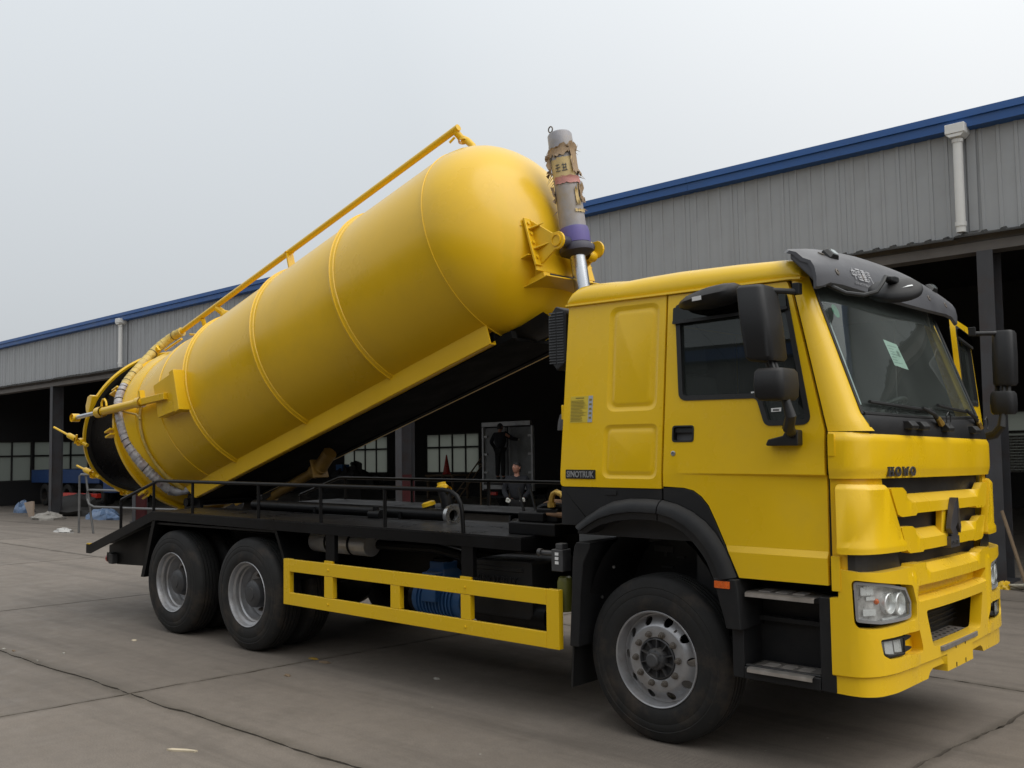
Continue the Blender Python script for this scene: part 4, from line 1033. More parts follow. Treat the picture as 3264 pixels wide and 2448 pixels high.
# ---- name plate and paper notice on the cab side
pl = panel(rrect(-.618, 1.660, -.372, 1.720, .006), [], surf_side(1, None, .006), .010).build('name_plate', 'grille', truck, 0, .002)
me = text_mesh('SINOTRUK', .056, .002, .0016, 'CENTER', 1.02)
xsz = [v.co.x for v in me.vertices]; k_ = .226 / (max(xsz) - min(xsz))
for v in me.vertices: v.co = (v.co.x * k_ - .495, side(1.7) - .007 - v.co.z, 1.6705 + v.co.y)
M['plate_grey'] = mat('plate_letter_grey', (.23, .23, .23), .5); me.materials.append(M['plate_grey']); link('lettering', me, pl)
M['notice'] = mat('yellow_notice', (.62, .46, .035), .6, var=.05); M['notice_grey'] = mat('grey_notice_strip', (.36, .38, .42), .6, var=.1); M['notice_ink'] = mat('notice_ink', (.22, .16, .02), .7)
no = panel([(-.603, 2.035), (-.415, 2.035), (-.415, 2.215), (-.603, 2.215)], [], surf_side(1, None, .002), .002).build('notice', 'notice', truck, 0)
panel([(-.452, 2.036), (-.416, 2.036), (-.416, 2.214), (-.452, 2.214)], [], surf_side(1, None, .0032), .001).build('notice_strip', 'notice_grey', no, 0)
q = MB(); rl = random.Random(5)
panel([(-.56, 2.198), (-.49, 2.198), (-.49, 2.205), (-.56, 2.205)], [], surf_side(1, None, .0032), .001, mb=q)
for k in range(15):
    z = 2.185 - .0097 * k; panel([(-.597, z - .0045), (-.597 + rl.uniform(.06, .14), z - .0045), (-.50, z), (-.597, z)], [], surf_side(1, None, .0032), .001, mb=q)
for k in range(5): panel([(-.444, 2.06 + .03 * k), (-.424, 2.06 + .03 * k), (-.424, 2.073 + .03 * k), (-.444, 2.073 + .03 * k)], [], surf_side(1, None, .0044), .001, mb=q)
q.build('notice_print', 'notice_ink', no, 0)
# ---- dark wing panels and flares round the front wheels
FO = [(-.536, 1.352), (-.461, 1.404), (-.338, 1.475), (-.23, 1.518), (-.103, 1.539), (.02, 1.542), (.134, 1.537), (.245, 1.515), (.349, 1.474), (.44, 1.417), (.51, 1.348), (.562, 1.271), (.604, 1.187), (.64, 1.1)]
FI = [(-.441, 1.300), (-.38, 1.335), (-.319, 1.362), (-.19, 1.394), (-.065, 1.408), (.03, 1.410), (.116, 1.407), (.213, 1.386), (.298, 1.345), (.371, 1.284), (.425, 1.223), (.455, 1.18), (.478, 1.13), (.502, 1.076)]
for m in (1, -1):
    sf = surf_side(m, None, -.004)
    rear_ = fillet([(-.664, 1.348), (-.536, 1.350)] + FO[1:7] + [(.134, 1.604), (-.664, 1.604)], .003, 1)
    w_ = panel(rear_, [], sf, .03).build('wing_panel', 'plastic', truck, 30, .004)
    panel(rrect(-.30, 1.558, -.205, 1.592, .012), [], surf_side(m, None, .003), .02).build('wing_cap', 'plastic', w_, 30, .004)
    front_ = [(.146, 1.537)] + FO[7:] + [(.648, 1.099)] + [(x - .006, z - .004) for x, z in ARCH[::-1]][1:-1] + [(.146, 1.612)]
    panel(front_, [], sf, .03).build('wing_panel', 'plastic', truck, 30, .004)
    for a, b, nm in ((0, 6, 'rear'), (6, 13, 'front')):
        rows = []
        for i in range(a, b + 1):
            o_, q_ = Vector(FO[i]), Vector(FI[i])
            g = .004 if (i == 6 and a == 6) else (-.004 if i == 6 else 0)
            row = []
            for k, dd in ((0, 0), (.12, .030), (.35, .050), (.62, .052), (.66, .036), (.98, .030), (1.0, .0), (1.0, -.12)):
                p = o_.lerp(q_, k); row.append((p.x + g, m * (-1.25 - dd), p.y))
            rows.append(row)
        mb = MB(); mb.loft(rows, False, False)
        for i in (0, len(rows) - 1):
            k0 = i * 8; mb.f.append([k0 + j for j in range(8)])
        mb.build('wheel_flare', 'plastic', w_, 38)
    # lower end of the flare in front of the wheel, with marker light
    mb = MB(); mb.loft([[(x0, m * -1.286, z), (x1, m * -1.286, z), (x1 + .01, m * -1.255, z), (x1 + .01, m * -1.0, z), (x0, m * -1.0, z)] for x0, x1, z in ((.500, .645, 1.09), (.518, .658, 1.03), (.538, .664, .95), (.566, .668, .86), (.58, .672, .80))]); mb.build('flare_foot', 'plastic', w_, 35, .008)
    q = panel(rrect(.512, 1.034, .612, 1.076, .006), [], surf_side(m, None, .042), .025).build('side_marker', 'bulb', truck, 0, .004)
    q = MB()
    for k in range(3): panel([(.522 + .03 * k, 1.040), (.526 + .03 * k, 1.040), (.526 + .03 * k, 1.070), (.522 + .03 * k, 1.070)], [], surf_side(m, None, .045), .006, mb=q)
    q.build('marker_rib', 'bulb', truck, 0)
    # mudguard behind the front wheel and its flap
    mb = MB(); mb.loft([[(x, m * y, z) for x, y in ((x0, -1.235), (x1, -1.235), (x1, -.82), (x0, -.82))] for x0, x1, z in ((-.555, -.44, 1.236), (-.575, -.445, 1.20), (-.59, -.50, 1.10), (-.60, -.525, .9), (-.625, -.55, .54))]); mg = mb.build('rear_mudguard', 'plastic', truck, 35, .008)
    MB().loft([[(x, m * y, z) for x, y in ((x0, -1.20), (x0 + .015, -1.20), (x0 + .03, -.80), (x0 + .015, -.80))] for x0, z in ((-.625, .56), (-.645, .26))]).build('mud_flap', 'seal', mg, 0)
    q = MB()
    for x, z in ((-.475, 1.04), (-.40, 1.06), (-.50, .85), (-.42, .87), (-.52, .66)): q.lathe([(.012, 0), (.010, .01), (0, .011)], (x, m * -1.02, z), (0, -m, 0), 8)
    q.build('guard_bolt', 'steel', mg)
    # inner arch liner
    rows = []
    for k in range(15):
        a = R(8 + 164 * k / 14); rows.append([(-.02 + .66 * math.cos(a) * .82, m * y, .62 + .74 * math.sin(a)) for y in (-1.13, -.60)])
    mb = MB(); mb.loft(rows, False, False); mb.build('arch_liner', 'grille', truck, 50)
    MB().box(-.66, .64, min(m * -.62, m * -.60), max(m * -.62, m * -.60), .55, 1.55).build('arch_back', 'grille', truck, 0)
    # entry steps under the door
    mb = MB()
    def stepbox(x0, x1, y0, y1, z0, z1): mb.box(x0, x1, min(m * y0, m * y1), max(m * y0, m * y1), z0, z1)
    stepbox(.585, 1.215, -1.00, -.80, .515, 1.09); stepbox(.585, .66, -1.225, -1.001, .515, 1.0); stepbox(1.125, 1.213, -1.228, -1.001, .515, 1.03)
    stepbox(.661, 1.124, -1.232, -1.001, .515, .585); stepbox(.661, 1.124, -1.215, -1.001, .99, 1.018); stepbox(.661, 1.124, -1.06, -1.0011, .83, .86); stepbox(.662, 1.123, -1.222, -1.19, .586, .598)
    sb = mb.build('entry_step', 'plastic', truck, 0, .014, )
    for x0, x1, z in ((.694, 1.111, 1.020), (.694, 1.088, .587)):
        q = MB(); y0, y1 = m * -1.262, m * -1.03
        q.loft([[(x, m * -1.03, z + .003), (x, m * -1.248, z + .003), (x, m * -1.262, z - .004), (x, m * -1.262, z - .024), (x, m * -1.258, z - .024), (x, m * -1.256, z - .006), (x, m * -1.246, z), (x, m * -1.03, z)] for x in (x0, x1)])
        tp = q.build('step_tread', 'alu', sb, 30)
        q = MB()
        for i in range(3):
            for j in range(6):
                x = x0 + .09 + .105 * i; y = m * (-1.08 - .022 * j)
                q.loft([[(x + a, y + b, z + .003 + h) for a, b in ((-.035, -.004), (.035, -.004), (.035, .004), (-.035, .004))] for h in (0, .005)])
        q.build('tread_grip', 'alu', tp, 0)['kind'] = 'stuff'
    # wheel-house clutter
    rg = random.Random(11); q = MB()
    for k in range(16):
        x, z = rg.uniform(-.4, .4), rg.uniform(1.02, 1.36); q.box(x, x + rg.uniform(.02, .16), m * -.60 - .03, m * -.60 + .03, z, z + rg.uniform(.01, .05))
    q.tube([(-.4, m * -.66, 1.2), (-.1, m * -.68, 1.26), (.2, m * -.66, 1.18), (.45, m * -.68, 1.12)], .014, 6); q.tube([(-.3, m * -.67, 1.30), (.1, m * -.69, 1.27), (.3, m * -.67, 1.31)], .008, 6)
    q.build('chassis_fitting', 'hub', truck, 30)
# radiator and underbody so that no daylight shows through
MB().box(-.55, 1.25, -.58, .58, .62, 1.50).build('engine', 'grille', truck, 0, .03)

# ---- wheels
RT = .527
tyre_prof = [(.290, -.035), (.298, -.018), (.318, -.006), (.35, -.001), (.395, 0), (.402, -.003), (.408, -.001), (.44, -.005), (.446, -.008), (.452, -.006), (.478, -.016), (.500, -.026), (.513, -.038), (.5205, -.052), (.524, -.07), (.525, -.084), (.513, -.086), (.513, -.094), (.526, -.096), (.527, -.118), (.513, -.120), (.513, -.130), (.527, -.132), (.5275, -.158), (.513, -.160), (.513, -.170), (.5275, -.172), (.527, -.198), (.513, -.200), (.513, -.208), (.525, -.210), (.524, -.232), (.518, -.25), (.50, -.272), (.44, -.296), (.395, -.3), (.33, -.296), (.292, -.27)]
def rotor(prof, n=72): return MB().lathe(prof, (0, 0, 0), (0, 1, 0), n)
tyre_m = MB().lathe([(r, -h) for r, h in tyre_prof], (0, 0, 0), (0, 1, 0), 72, True).mesh('wheel', M['rubber'], 32)      # outer face at y = 0, tyre goes to +y
def refine_disc():
    # rings so that the dish curves
    mb = MB(); mb.lathe([(.290, .034), (.299, .020), (.304, .012), (.300, .006), (.292, .010), (.286, .03), (.282, .06), (.279, .10), (.268, .12), (.27, .2), (.29, .27)], (0, 0, 0), (0, 1, 0), 64)
    NH = 10; ph_ = 2 * math.pi / NH
    def yy(r):
        return .032 + .050 * sm(.194, .272, r)
    mb.lathe([(.128, .055), (.130, .044), (.134, .034), (.138, .032), (.188, .032), (.196, .0325), (.204, yy(.204))], (0, 0, 0), (0, 1, 0), 80)
    def f(t, r, d):
        e_ = 0
        return (r * math.cos(t), yy(r) - d, r * math.sin(t))
    for k in range(NH):
        t0 = ph_ * (k - .25); tc_ = t0 + ph_ / 2
        hole = [(tc_ + .0285 / .239 * math.cos(2 * math.pi * q / 20), .239 + .0285 * math.sin(2 * math.pi * q / 20)) for q in range(20)]
        panel([(t0, .204), (t0 + ph_, .204), (t0 + ph_, .278), (t0, .278)], [hole], f, .010, frange(t0, t0 + ph_, .05), frange(.204, .278, .008), mb=mb)
    return mb.mesh('rim', M['rim'], 42)
rimf_m = refine_disc()
def hub_front():
    mb = MB(); mb.lathe([(.129, .055), (.129, .03), (.122, .026), (.118, .055), (.07, .062), (.068, .012), (.062, .0), (.045, -.006), (.043, -.03), (.036, -.036), (0, -.037)], (0, 0, 0), (0, 1, 0), 40)
    for k in range(10):
        a = 2 * math.pi * k / 10 + .2; T_ = Matrix.Rotation(a, 4, 'Y'); mb.box(.064, .121, .022, .06, -.003, .003, T_)
    for k in range(8):
        a = 2 * math.pi * k / 8; mb.lathe([(.005, 0), (.005, -.005), (0, -.006)], (.056 * math.cos(a), -.001, .056 * math.sin(a)), (0, 1, 0), 6)
    return mb.mesh('hub', M['hub'], 35)
hubf_m = hub_front()
def nut():
    mb = MB(); mb.lathe([(.022, .002), (.022, -.004), (.016, -.006), (.016, -.022), (.010, -.024), (.010, -.034), (0, -.035)], (0, 0, 0), (0, 1, 0), 10); return mb.mesh('lug_nut', M['nut'], 30)
nut_m = nut()
rimr_m = MB().lathe([(.290, .034), (.299, .020), (.304, .012), (.300, .006), (.293, .010), (.287, .03), (.284, .05), (.262, .062), (.258, .085), (.262, .098), (.250, .11), (.244, .155), (.236, .165), (.225, .195), (.20, .205), (.135, .21), (.13, .215), (.29, .26)], (0, 0, 0), (0, 1, 0), 64).mesh('rim', M['rim'], 35)
hubr_m = MB().lathe([(.135, .215), (.132, .10), (.125, .075), (.105, .062), (.10, .058), (.06, .052), (.058, .045), (0, .042)], (0, 0, 0), (0, 1, 0), 40).mesh('hub', M['hub'], 35)
def wheel(x, y, m, kind, rot=0):
    o = link('wheel', tyre_m, truck); o.location = (x, y, .522); o.rotation_euler = (0, rot, 0 if m == 1 else math.pi)
    if kind == 'inner': return o
    r = link('rim', rimf_m if kind == 'front' else rimr_m, o); h = link('hub', hubf_m if kind == 'front' else hubr_m, o)
    rad, dep = (.158, .030) if kind == 'front' else (.1675, .204)
    for k in range(10):
        a = 2 * math.pi * (k + .3) / 10; nn_ = link('lug_nut', nut_m, o); nn_.location = (rad * math.cos(a), dep, rad * math.sin(a)); nn_.rotation_euler = (0, k * .4, 0)
    return o
XR = [-4.467, -5.817]
for m in (1, -1):
    wheel(0, m * -1.165, m, 'front', R(8))
    for i, x in enumerate(XR):
        wheel(x, m * -1.22, m, 'rear', R(20 * i + 5)); wheel(x, m * -.875, m, 'inner')
for x in [0] + XR:
    MB().cyl((x, -.9, .522), (x, .9, .522), .075, 14).lathe([(.09, -.25), (.22, -.14), (.25, 0), (.22, .14), (.09, .25)], (x, 0, .522), (0, 1, 0), 20).build('axle', 'black', truck)
    for m in (1, -1):
        q = MB()
        for k in range(4): q.box(x - .55 + .06 * k, x + .55 - .06 * k, m * .5 - .045, m * .5 + .045, .60 + .022 * k, .618 + .022 * k)
        q.build('leaf_spring', 'black', truck, 0)
# ---- chassis frame, deck, ramps
for m in (1, -1):
    MB().prism([(-7.25, .70), (1.15, .70), (1.15, .98), (-6.3, .98), (-7.25, .80)], m * .43 - .005, m * .43 + .005, 'y').box(-7.2, 1.15, m * .40 - .03, m * .40 + .029, .972, .980).box(-7.2, 1.15, m * .40 - .03, m * .40 + .029, .70, .708).build('frame_rail', 'black', truck, 0)
    MB().box(-6.3, -1.05, m * .35 - .05, m * .35 + .05, .985, 1.13).build('sub_frame', 'black', truck, 0)
for x in (-6.9, -5.1, -3.6, -2.2, -1.0): MB().box(x, x + .08, -.42, .42, .74, .94).build('cross_member', 'black', truck, 0)
DZ = 1.238
for m in (1, -1):
    y0, y1 = sorted((m * -1.225, m * -.55))
    MB().box(-6.18, -1.05, y0, y1, DZ - .012, DZ).build('deck_plate', 'deck', truck, 0)
    e0, e1 = sorted((m * -1.228, m * -1.216))
    MB().box(-6.18, -1.05, e0, e1, DZ - .095, DZ - .0125).box(-1.062, -1.05, y0 + (.012 if m == 1 else 0), y1 - (0 if m == 1 else .012), DZ - .095, DZ - .0125).build('deck_edge', 'black', truck, 0)
    # ramp to the rear
    MB().prism([(-6.18, DZ - .002), (-7.62, .80), (-7.70, .80), (-7.70, .70), (-7.60, .70), (-6.18, DZ - .10)], y0, y0 + .012, 'y').prism([(-6.18, DZ), (-7.62, .802), (-7.62, .79), (-6.18, DZ - .012)], y0 + .0125, y1 - .0125, 'y').prism([(-6.18, DZ - .002), (-7.62, .80), (-7.70, .80), (-7.70, .70), (-7.60, .70), (-6.18, DZ - .10)], y1 - .012, y1, 'y').build('rear_ramp', 'black', truck, 0)
    MB().prism([(-6.14, DZ - .10), (-6.20, DZ - .10), (-6.435, .53), (-6.37, .53)], m * -1.22 if m == 1 else .62, -.62 if m == 1 else 1.22, 'y').build('rear_flap', 'black', truck, 0)
    MB().prism([(-4.03, DZ - .10), (-3.99, DZ - .10), (-3.84, .85), (-3.80, .70), (-3.83, .70), (-3.88, .86)], *(sorted((m * -1.21, m * -.60))), 'y').build('wheel_screen', 'black', truck, 0)
    MB().prism([(-6.15, DZ - .14), (-4.02, DZ - .12), (-4.02, DZ - .10), (-6.15, DZ - .12)], *(sorted((m * -1.2, m * -.5))), 'y').build('wheel_cover', 'black', truck, 0)
    for x in (-3.205, -1.585):
        MB().box(x - .06, x + .06, m * -1.20 - .02, m * -1.20 + .02, .92, DZ - .096).build('guard_hanger', 'black', truck, 0)
    # handrail
    rz = 1.556; yr = m * -1.205
    rail = [(-6.93, yr, 1.30), (-6.90, yr, 1.335), (-6.13, yr, rz - .005), (-6.06, yr, rz), (-1.84, yr, rz), (-1.76, yr, rz - .012), (-1.70, yr, rz - .045), (-1.66, yr, rz - .10), (-1.645, yr, rz - .17), (-1.635, yr, DZ)]
    if m == -1: rail = [(-6.93, yr, 1.25), (-6.90, yr, 1.275), (-6.13, yr, 1.495), (-6.06, yr, 1.50), (-.8, yr, 1.50), (-.7, yr, 1.47), (-.66, yr, 1.40), (-.65, yr, DZ)]
    ro = MB().tube(rail, .017, 10).build('handrail', 'black', truck)
    for x in (-6.20, -5.43, -4.28, -3.35, -2.515) if m == 1 else (-6.0, -4.8, -3.6, -2.4):
        MB().cyl((x, yr, DZ - .01), (x, yr, rz if m == 1 else 1.50), .0155, 8).build('rail_post', 'black', ro)
    MB().cyl((-6.915, yr, .99), (-6.915, yr, 1.33 if m == 1 else 1.26), .0165, 8).build('rail_post', 'black', ro)
# deck between the frame rails, front bulkhead
MB().box(-5.2, -.75, -.53, .53, 1.135, 1.15).build('centre_plate', 'deck', truck, 0)
for m in (1, -1):
    y0, y1 = sorted((m * -1.0, m * -.90)); MB().prism([(-7.60, .695), (-7.60, .775), (-6.66, 1.045), (-6.60, .93), (-6.25, .93), (-6.25, .80), (-6.52, .72), (-6.66, .60), (-7.40, .57), (-7.52, .62)], y0, y1, 'y').build('rear_bracket', 'black', truck, 0, .004)
    MB().tube([(-6.56, m * -.96, .62), (-6.44, m * -.98, .64), (-6.36, m * -1.0, .72)], .012, 6).build('cable', 'black', truck)
# rear beam with lamps
MB().box(-7.55, -7.45, -1.05, 1.05, .60, .70).box(-7.5, -6.6, -.9, -.84, .60, .76).box(-7.5, -6.6, .84, .9, .60, .76).build('rear_beam', 'black', truck, 0)
for m in (1, -1):
    q = MB(); q.lathe([(.05, 0), (.05, .03), (.04, .045), (0, .048)], (-7.56, m * -1.00, .63), (-1, 0, 0), 16); q.build('tail_lamp', 'red', truck)
    MB().box(-7.50, -7.40, m * -1.0 - .06, m * -1.0 + .06, .575, .69).build('lamp_box', 'hub', truck, 0, .01)
    MB().box(-7.70, -7.64, m * -1.2 - .02, m * -1.2 + .02, .8005, .812).build('edge_marker', 'tank', truck, 0)
# ---- yellow side guards
for m in (1, -1):
    y0, y1 = sorted((m * -1.235, m * -1.205))
    z0, z1, x0, x1 = .500, .900, -3.85, -.713
    g = MB()
    def slab_(a, b, c, d, e0=0): g.box(a, b, y0 + e0, y1 - e0, c, d)
    slab_(x0 + .0885, x1 - .1105, z1 - .108, z1); slab_(x0 + .0885, x1 - .1105, z0, z0 + .108)
    go = g.build('side_guard', 'yellow', truck, 0, .004)
    for a, b in ((x0, x0 + .088), (-3.27, -3.155), (-2.425, -2.315), (-1.645, -1.545), (x1 - .11, x1)):
        e_ = .109 if a in (x0, x1 - .11) else 0
        MB().box(a, b, y0 + (0 if e_ else .002), y1 + .02, z0 + .1085 - e_, z1 - .1085 + e_).build('guard_post', 'yellow', go, 0, .004)
    q = MB()
    for x in (-3.215, -1.595):
        for z in (z0 + .055, z1 - .055): q.lathe([(.010, 0), (.010, .006), (0, .009)], (x, m * -1.235, z), (0, -m, 0), 8)
    q.build('guard_bolt', 'yellow', go)
    for x in (-3.215, -1.595): MB().box(x - .055, x + .055, y0 + .004, y1 - .004, z1 + .0005, z1 + .022).build('guard_clip', 'yellow', go, 0)
M['silver'] = mat('silver_tank_paint', (.62, .62, .62), .34, metal=.45, var=.2, vscale=6, grime=.35, grimecol=(.25, .2, .15), gscale=5)
# ---- things hung on the frame
q = MB(); q.cyl((-3.86, -.86, 1.03), (-3.08, -.86, 1.03), .098, 28).lathe([(.100, -.02), (.100, .02)], (-3.72, -.86, 1.03), (1, 0, 0), 28); q.build('air_reservoir', 'silver', truck)
for x in (-3.62, -3.30): MB().lathe([(.1, -.012), (.104, -.012), (.104, .012), (.1, .012)], (x, -.86, 1.03), (1, 0, 0), 28).build('reservoir_band', 'black', truck, 0)
MB().tube([(-3.08, -.78, 1.03), (-2.4, -.75, 1.04), (-2.1, -.74, 1.0), (-2.0, -.74, .85)], .045, 10).build('exhaust_pipe', 'black', truck)
q = MB(); q.prism(fillet([(-1.75, .62), (-1.12, .62), (-1.12, 1.045), (-1.75, 1.025)], .05), -1.03, -.50, 'y'); tk = q.build('fuel_tank', 'plastic', truck, 35, .012)
MB().loft([[(x, -1.031 - h, z) for x, z in rrect(-1.70 + i, .955 + i, -1.20 - i, .99 - i, .015, 3)] for i, h in ((0, 0), (.006, .008))]).build('tank_rib', 'plastic', tk, 30)
me = text_mesh('SINOTRUK', .085, .006, .002); xz = [v.co.x for v in me.vertices]; k_ = .42 / (max(xz) - min(xz))
for v in me.vertices: v.co = (v.co.x * k_ - 1.67, -1.032 - v.co.z, .855 + v.co.y)
me.materials.append(M['plastic']); link('lettering', me, tk)
q = MB(); q.cyl((-1.72, -.92, .66 - .02), (-1.02, -.92, .64), .105, 24).lathe([(.108, -.015), (.108, .015)], (-1.55, -.92, .64), (1, 0, 0), 24).lathe([(.108, -.015), (.108, .015)], (-1.2, -.92, .64), (1, 0, 0), 24); q.build('air_tank', 'black', truck)
# blue vacuum pump
q = MB(); q.lathe([(.06, -.30), (.15, -.28), (.165, -.2), (.165, .2), (.15, .28), (.06, .30)], (-2.42, -.60, .60), (1, 0, 0), 28); pu = q.build('vacuum_pump', 'blue', truck)
for k in range(11):
    x = -2.62 + .04 * k; MB().lathe([(.160, -.006), (.182, -.006), (.182, .006), (.160, .006)], (x, -.60, .60), (1, 0, 0), 28).build('cooling_fin', 'blue', pu, 0)
q = MB(); q.box(-2.50, -2.34, -.82, -.70, .60, .84).loft([[(-2.44 + a * r, -.62 + b * r, z) for a, b in ((-1, -1), (1, -1), (1, 1), (-1, 1))] for z, r in ((.74, .15), (.80, .13), (.86, .085), (.92, .085))]); q.build('pump_port', 'blue', pu, 30, .01)
MB().lathe([(.09, 0), (.09, .02), (.05, .025), (.05, .12)], (-2.44, -.62, .92), (0, 0, 1), 18).build('pump_flange', 'black', pu)
MB().lathe([(.05, 0), (.14, 0), (.14, .05), (.10, .06), (.10, .02), (.05, .02)], (-2.76, -.60, .60), (1, 0, 0), 28).build('pulley', 'black', pu)
# valve panel and canister behind the wing
q = MB(); q.box(-.80, -.70, -1.20, -1.10, 1.02, 1.17).box(-.77, -.71, -1.19, -1.12, 1.1701, 1.21).cyl((-.93, -1.15, 1.135), (-.80, -1.15, 1.135), .018, 10).lathe([(.028, 0), (.028, .03)], (-.95, -1.15, 1.135), (1, 0, 0), 12); vb = q.build('valve_box', 'hub', truck, 0, .006)
q = MB()
for k, c in enumerate((1.14, 1.11, 1.08)): q.box(-.765, -.735, -1.2035, -1.2005, c - .010, c + .010)
q.build('valve_label', 'white', vb, 0)
q = MB(); q.lathe([(.055, 0), (.055, .20), (.045, .23), (.03, .24)], (-.76, -1.10, .74), (0, 0, 1), 18); q.build('filter_canister', 'filter', truck)
# ---- pipes and hydraulics on the deck
q = MB(); q.tube([(-5.45, -.46, 1.285), (-2.52, -.46, 1.285)], .055, 16); sp = q.build('suction_pipe', 'black', truck)
for x in (-4.35, -3.1): MB().box(x - .02, x + .02, -.52, -.40, 1.15, 1.30).build('pipe_saddle', 'black', sp, 0)
MB().lathe([(.05, 0), (.088, 0), (.088, .02), (.094, .02), (.094, .045), (.05, .045)], (-2.52, -.46, 1.285), (1, 0, 0), 24).build('pipe_flange', 'steel', sp)
MB().cyl((-3.40, -.60, 1.27), (-3.25, -.60, 1.27), .045, 12).cyl((-3.33, -.60, 1.24), (-3.33, -.60, 1.34), .03, 10).build('ball_valve', 'black', sp)
q = MB(); q.tube([(-2.60, -.40, 1.27), (-2.62, -.40, 1.40), (-2.66, -.40, 1.50)], .052, 12); sw = q.build('swivel_elbow', 'black', truck)
MB().lathe([(.055, 0), (.055, .035), (.04, .05), (.04, .07), (0, .075)], (-2.665, -.40, 1.495), (-.25, 0, 1), 16).lathe([(.03, 0), (.03, .05)], (-2.62, -.40, 1.50), (1, -.3, .1), 10).build('swivel_cap', 'tank', sw)
MB().tube([(-2.80, -.42, 1.28), (-2.82, -.42, 1.36)], .05, 12).build('stub_pipe', 'black', sw); MB().lathe([(.062, 0), (.062, .03), (.04, .04), (0, .042)], (-2.82, -.42, 1.355), (-.2, -.2, 1), 16).build('stub_cap', 'tank', sw)
# control valve block with levers and copper elbow
q = MB(); q.box(-1.30, -.86, -1.08, -.72, DZ, 1.33).box(-1.24, -1.0, -1.04, -.78, 1.3301, 1.40).box(-1.10, -.90, -1.0, -.80, 1.3302, 1.43).cyl((-1.36, -.95, 1.29), (-1.30, -.95, 1.29), .05, 12); vbk = q.build('valve_block', 'black', truck, 0, .012)
for x in (-1.42, -1.30): MB().cyl((x + .10, -.86, 1.35), (x, -.82, 1.56), .011, 8).build('lever', 'black', vbk)
for k, (yy_, zz_) in enumerate(((-.95, 1.45), (-.88, 1.47), (-.98, 1.39))):
    MB().tube([(-1.12, yy_, 1.36), (-1.10, yy_, zz_ - .02), (-1.04, yy_, zz_), (-.62, yy_ - .02, zz_ - .01)], .021, 10).build('hydraulic_hose', 'hose_rust' if k else 'black', vbk)
MB().tube([(-.95, -1.0, 1.44), (-.95, -1.0, 1.50), (-.935, -1.0, 1.535), (-.905, -1.0, 1.55), (-.86, -1.0, 1.535), (-.845, -1.0, 1.515)], .021, 12).lathe([(.03, 0), (.03, .035)], (-.95, -1.0, 1.44), (0, 0, 1), 6).build('elbow_fitting', 'brass', vbk)
# air intake and work lamp behind the cab
q = MB(); q.prism(fillet([(-.845, 2.50), (-.845, 2.78), (-.775, 2.86), (-.70, 2.83), (-.685, 2.80), (-.685, 2.46), (-.77, 2.40)], .02), -1.14, -.80, 'y'); ai = q.build('air_intake', 'plastic', truck, 30, .012)
q = MB(); 
for k in range(19):
    z = 2.455 + .0195 * k
    for x0, x1 in ((-.832, -.772), (-.764, -.704)):
        q.prism([(-1.146, z), (-1.1405, z + .010), (-1.1405, z)], x0, x1, 'x')
q.build('intake_louvre', 'grille', ai, 0)
q = MB(); q.prism(fillet([(-.838, 2.50), (-.838, 2.775), (-.775, 2.845), (-.70, 2.815), (-.695, 2.79), (-.695, 2.47), (-.77, 2.415)], .01), -1.1402, -1.137, 'y'); q.build('intake_face', 'grille', ai, 0)
MB().lathe([(.015, .06), (.035, .05), (.05, .0), (.056, -.06), (.05, -.062), (0, -.06)], (-.80, -1.02, 2.05), (0, 0, 1), 16).build('work_lamp', 'hub', truck)
MB().box(-.69, -.667, -1.20, -1.16, 2.06, 2.16).build('cab_catch', 'yellow', truck, 0, .004)
M['rod'] = mat('piston_rod_steel', (.55, .57, .60), .22, metal=.9, var=.1)
# ---- tank, tipped 17 degrees about its rear hinge
TH = .296606; TO = Vector((-3, 0, 3.464)); RK = .938
ta = Vector((math.cos(TH), 0, math.sin(TH))); tn = Vector((-math.sin(TH), 0, math.cos(TH)))
TM = Matrix(((ta.x, 0, tn.x, TO.x), (ta.y, 1, tn.y, TO.y), (ta.z, 0, tn.z, TO.z), (0, 0, 0, 1)))
class TB(MB):
    def mesh(self, *a, **k):
        self.v = [TM @ p for p in self.v]; return super().mesh(*a, **k)
def tl(s, y, n): return TM @ Vector((s, y, n))
dome = [(RK * math.cos(R(a)), .724 + .685 * math.sin(R(a))) for a in range(6, 91, 6)]
dome[-1] = (0, .724 + .685)
b = TB(); b.lathe([(RK - .03, -4.60), (RK, -4.60), (RK, -3.2), (RK, -1.86), (RK, -.53), (RK, .715), (RK + .006, .717), (RK + .006, .729), (RK - .001, .731)] + dome, (0, 0, 0), (1, 0, 0), 128)
tank = b.build('tank', 'tank', truck, 30)
b = TB(); b.lathe([(RK - .03, -4.60), (RK - .03, -2.0), (0, -1.9)], (0, 0, 0), (1, 0, 0), 64); b.build('tank_inside', 'grille', tank)
# reinforcing rings ending on the bottom rails
for s in (-.534, -1.859, -3.182):
    b = TB(); rows = []
    for k in range(97):
        a = R(-152 + 304 * k / 96); u_ = Vector((0, math.sin(a), math.cos(a)))
        rows.append([u_ * r + Vector((s + x, 0, 0)) for x, r in ((-.040, RK - .004), (-.034, RK + .010), (-.008, RK + .018), (-.005, RK + .030), (.005, RK + .030), (.008, RK + .018), (.034, RK + .010), (.040, RK - .004))])
    b.loft(rows, True, True); b.build('tank_ring', 'tank', tank, 30)
b = TB(); rows = []
for k in range(97):
    a = R(-150 + 300 * k / 96); u_ = Vector((0, math.sin(a), math.cos(a)))
    rows.append([u_ * r + Vector((-3.84 + x, 0, 0)) for x, r in ((-.09, RK - .004), (-.085, RK + .009), (.085, RK + .009), (.09, RK - .004))])
b.loft(rows, True, True); b.build('tank_band', 'tank', tank, 30)
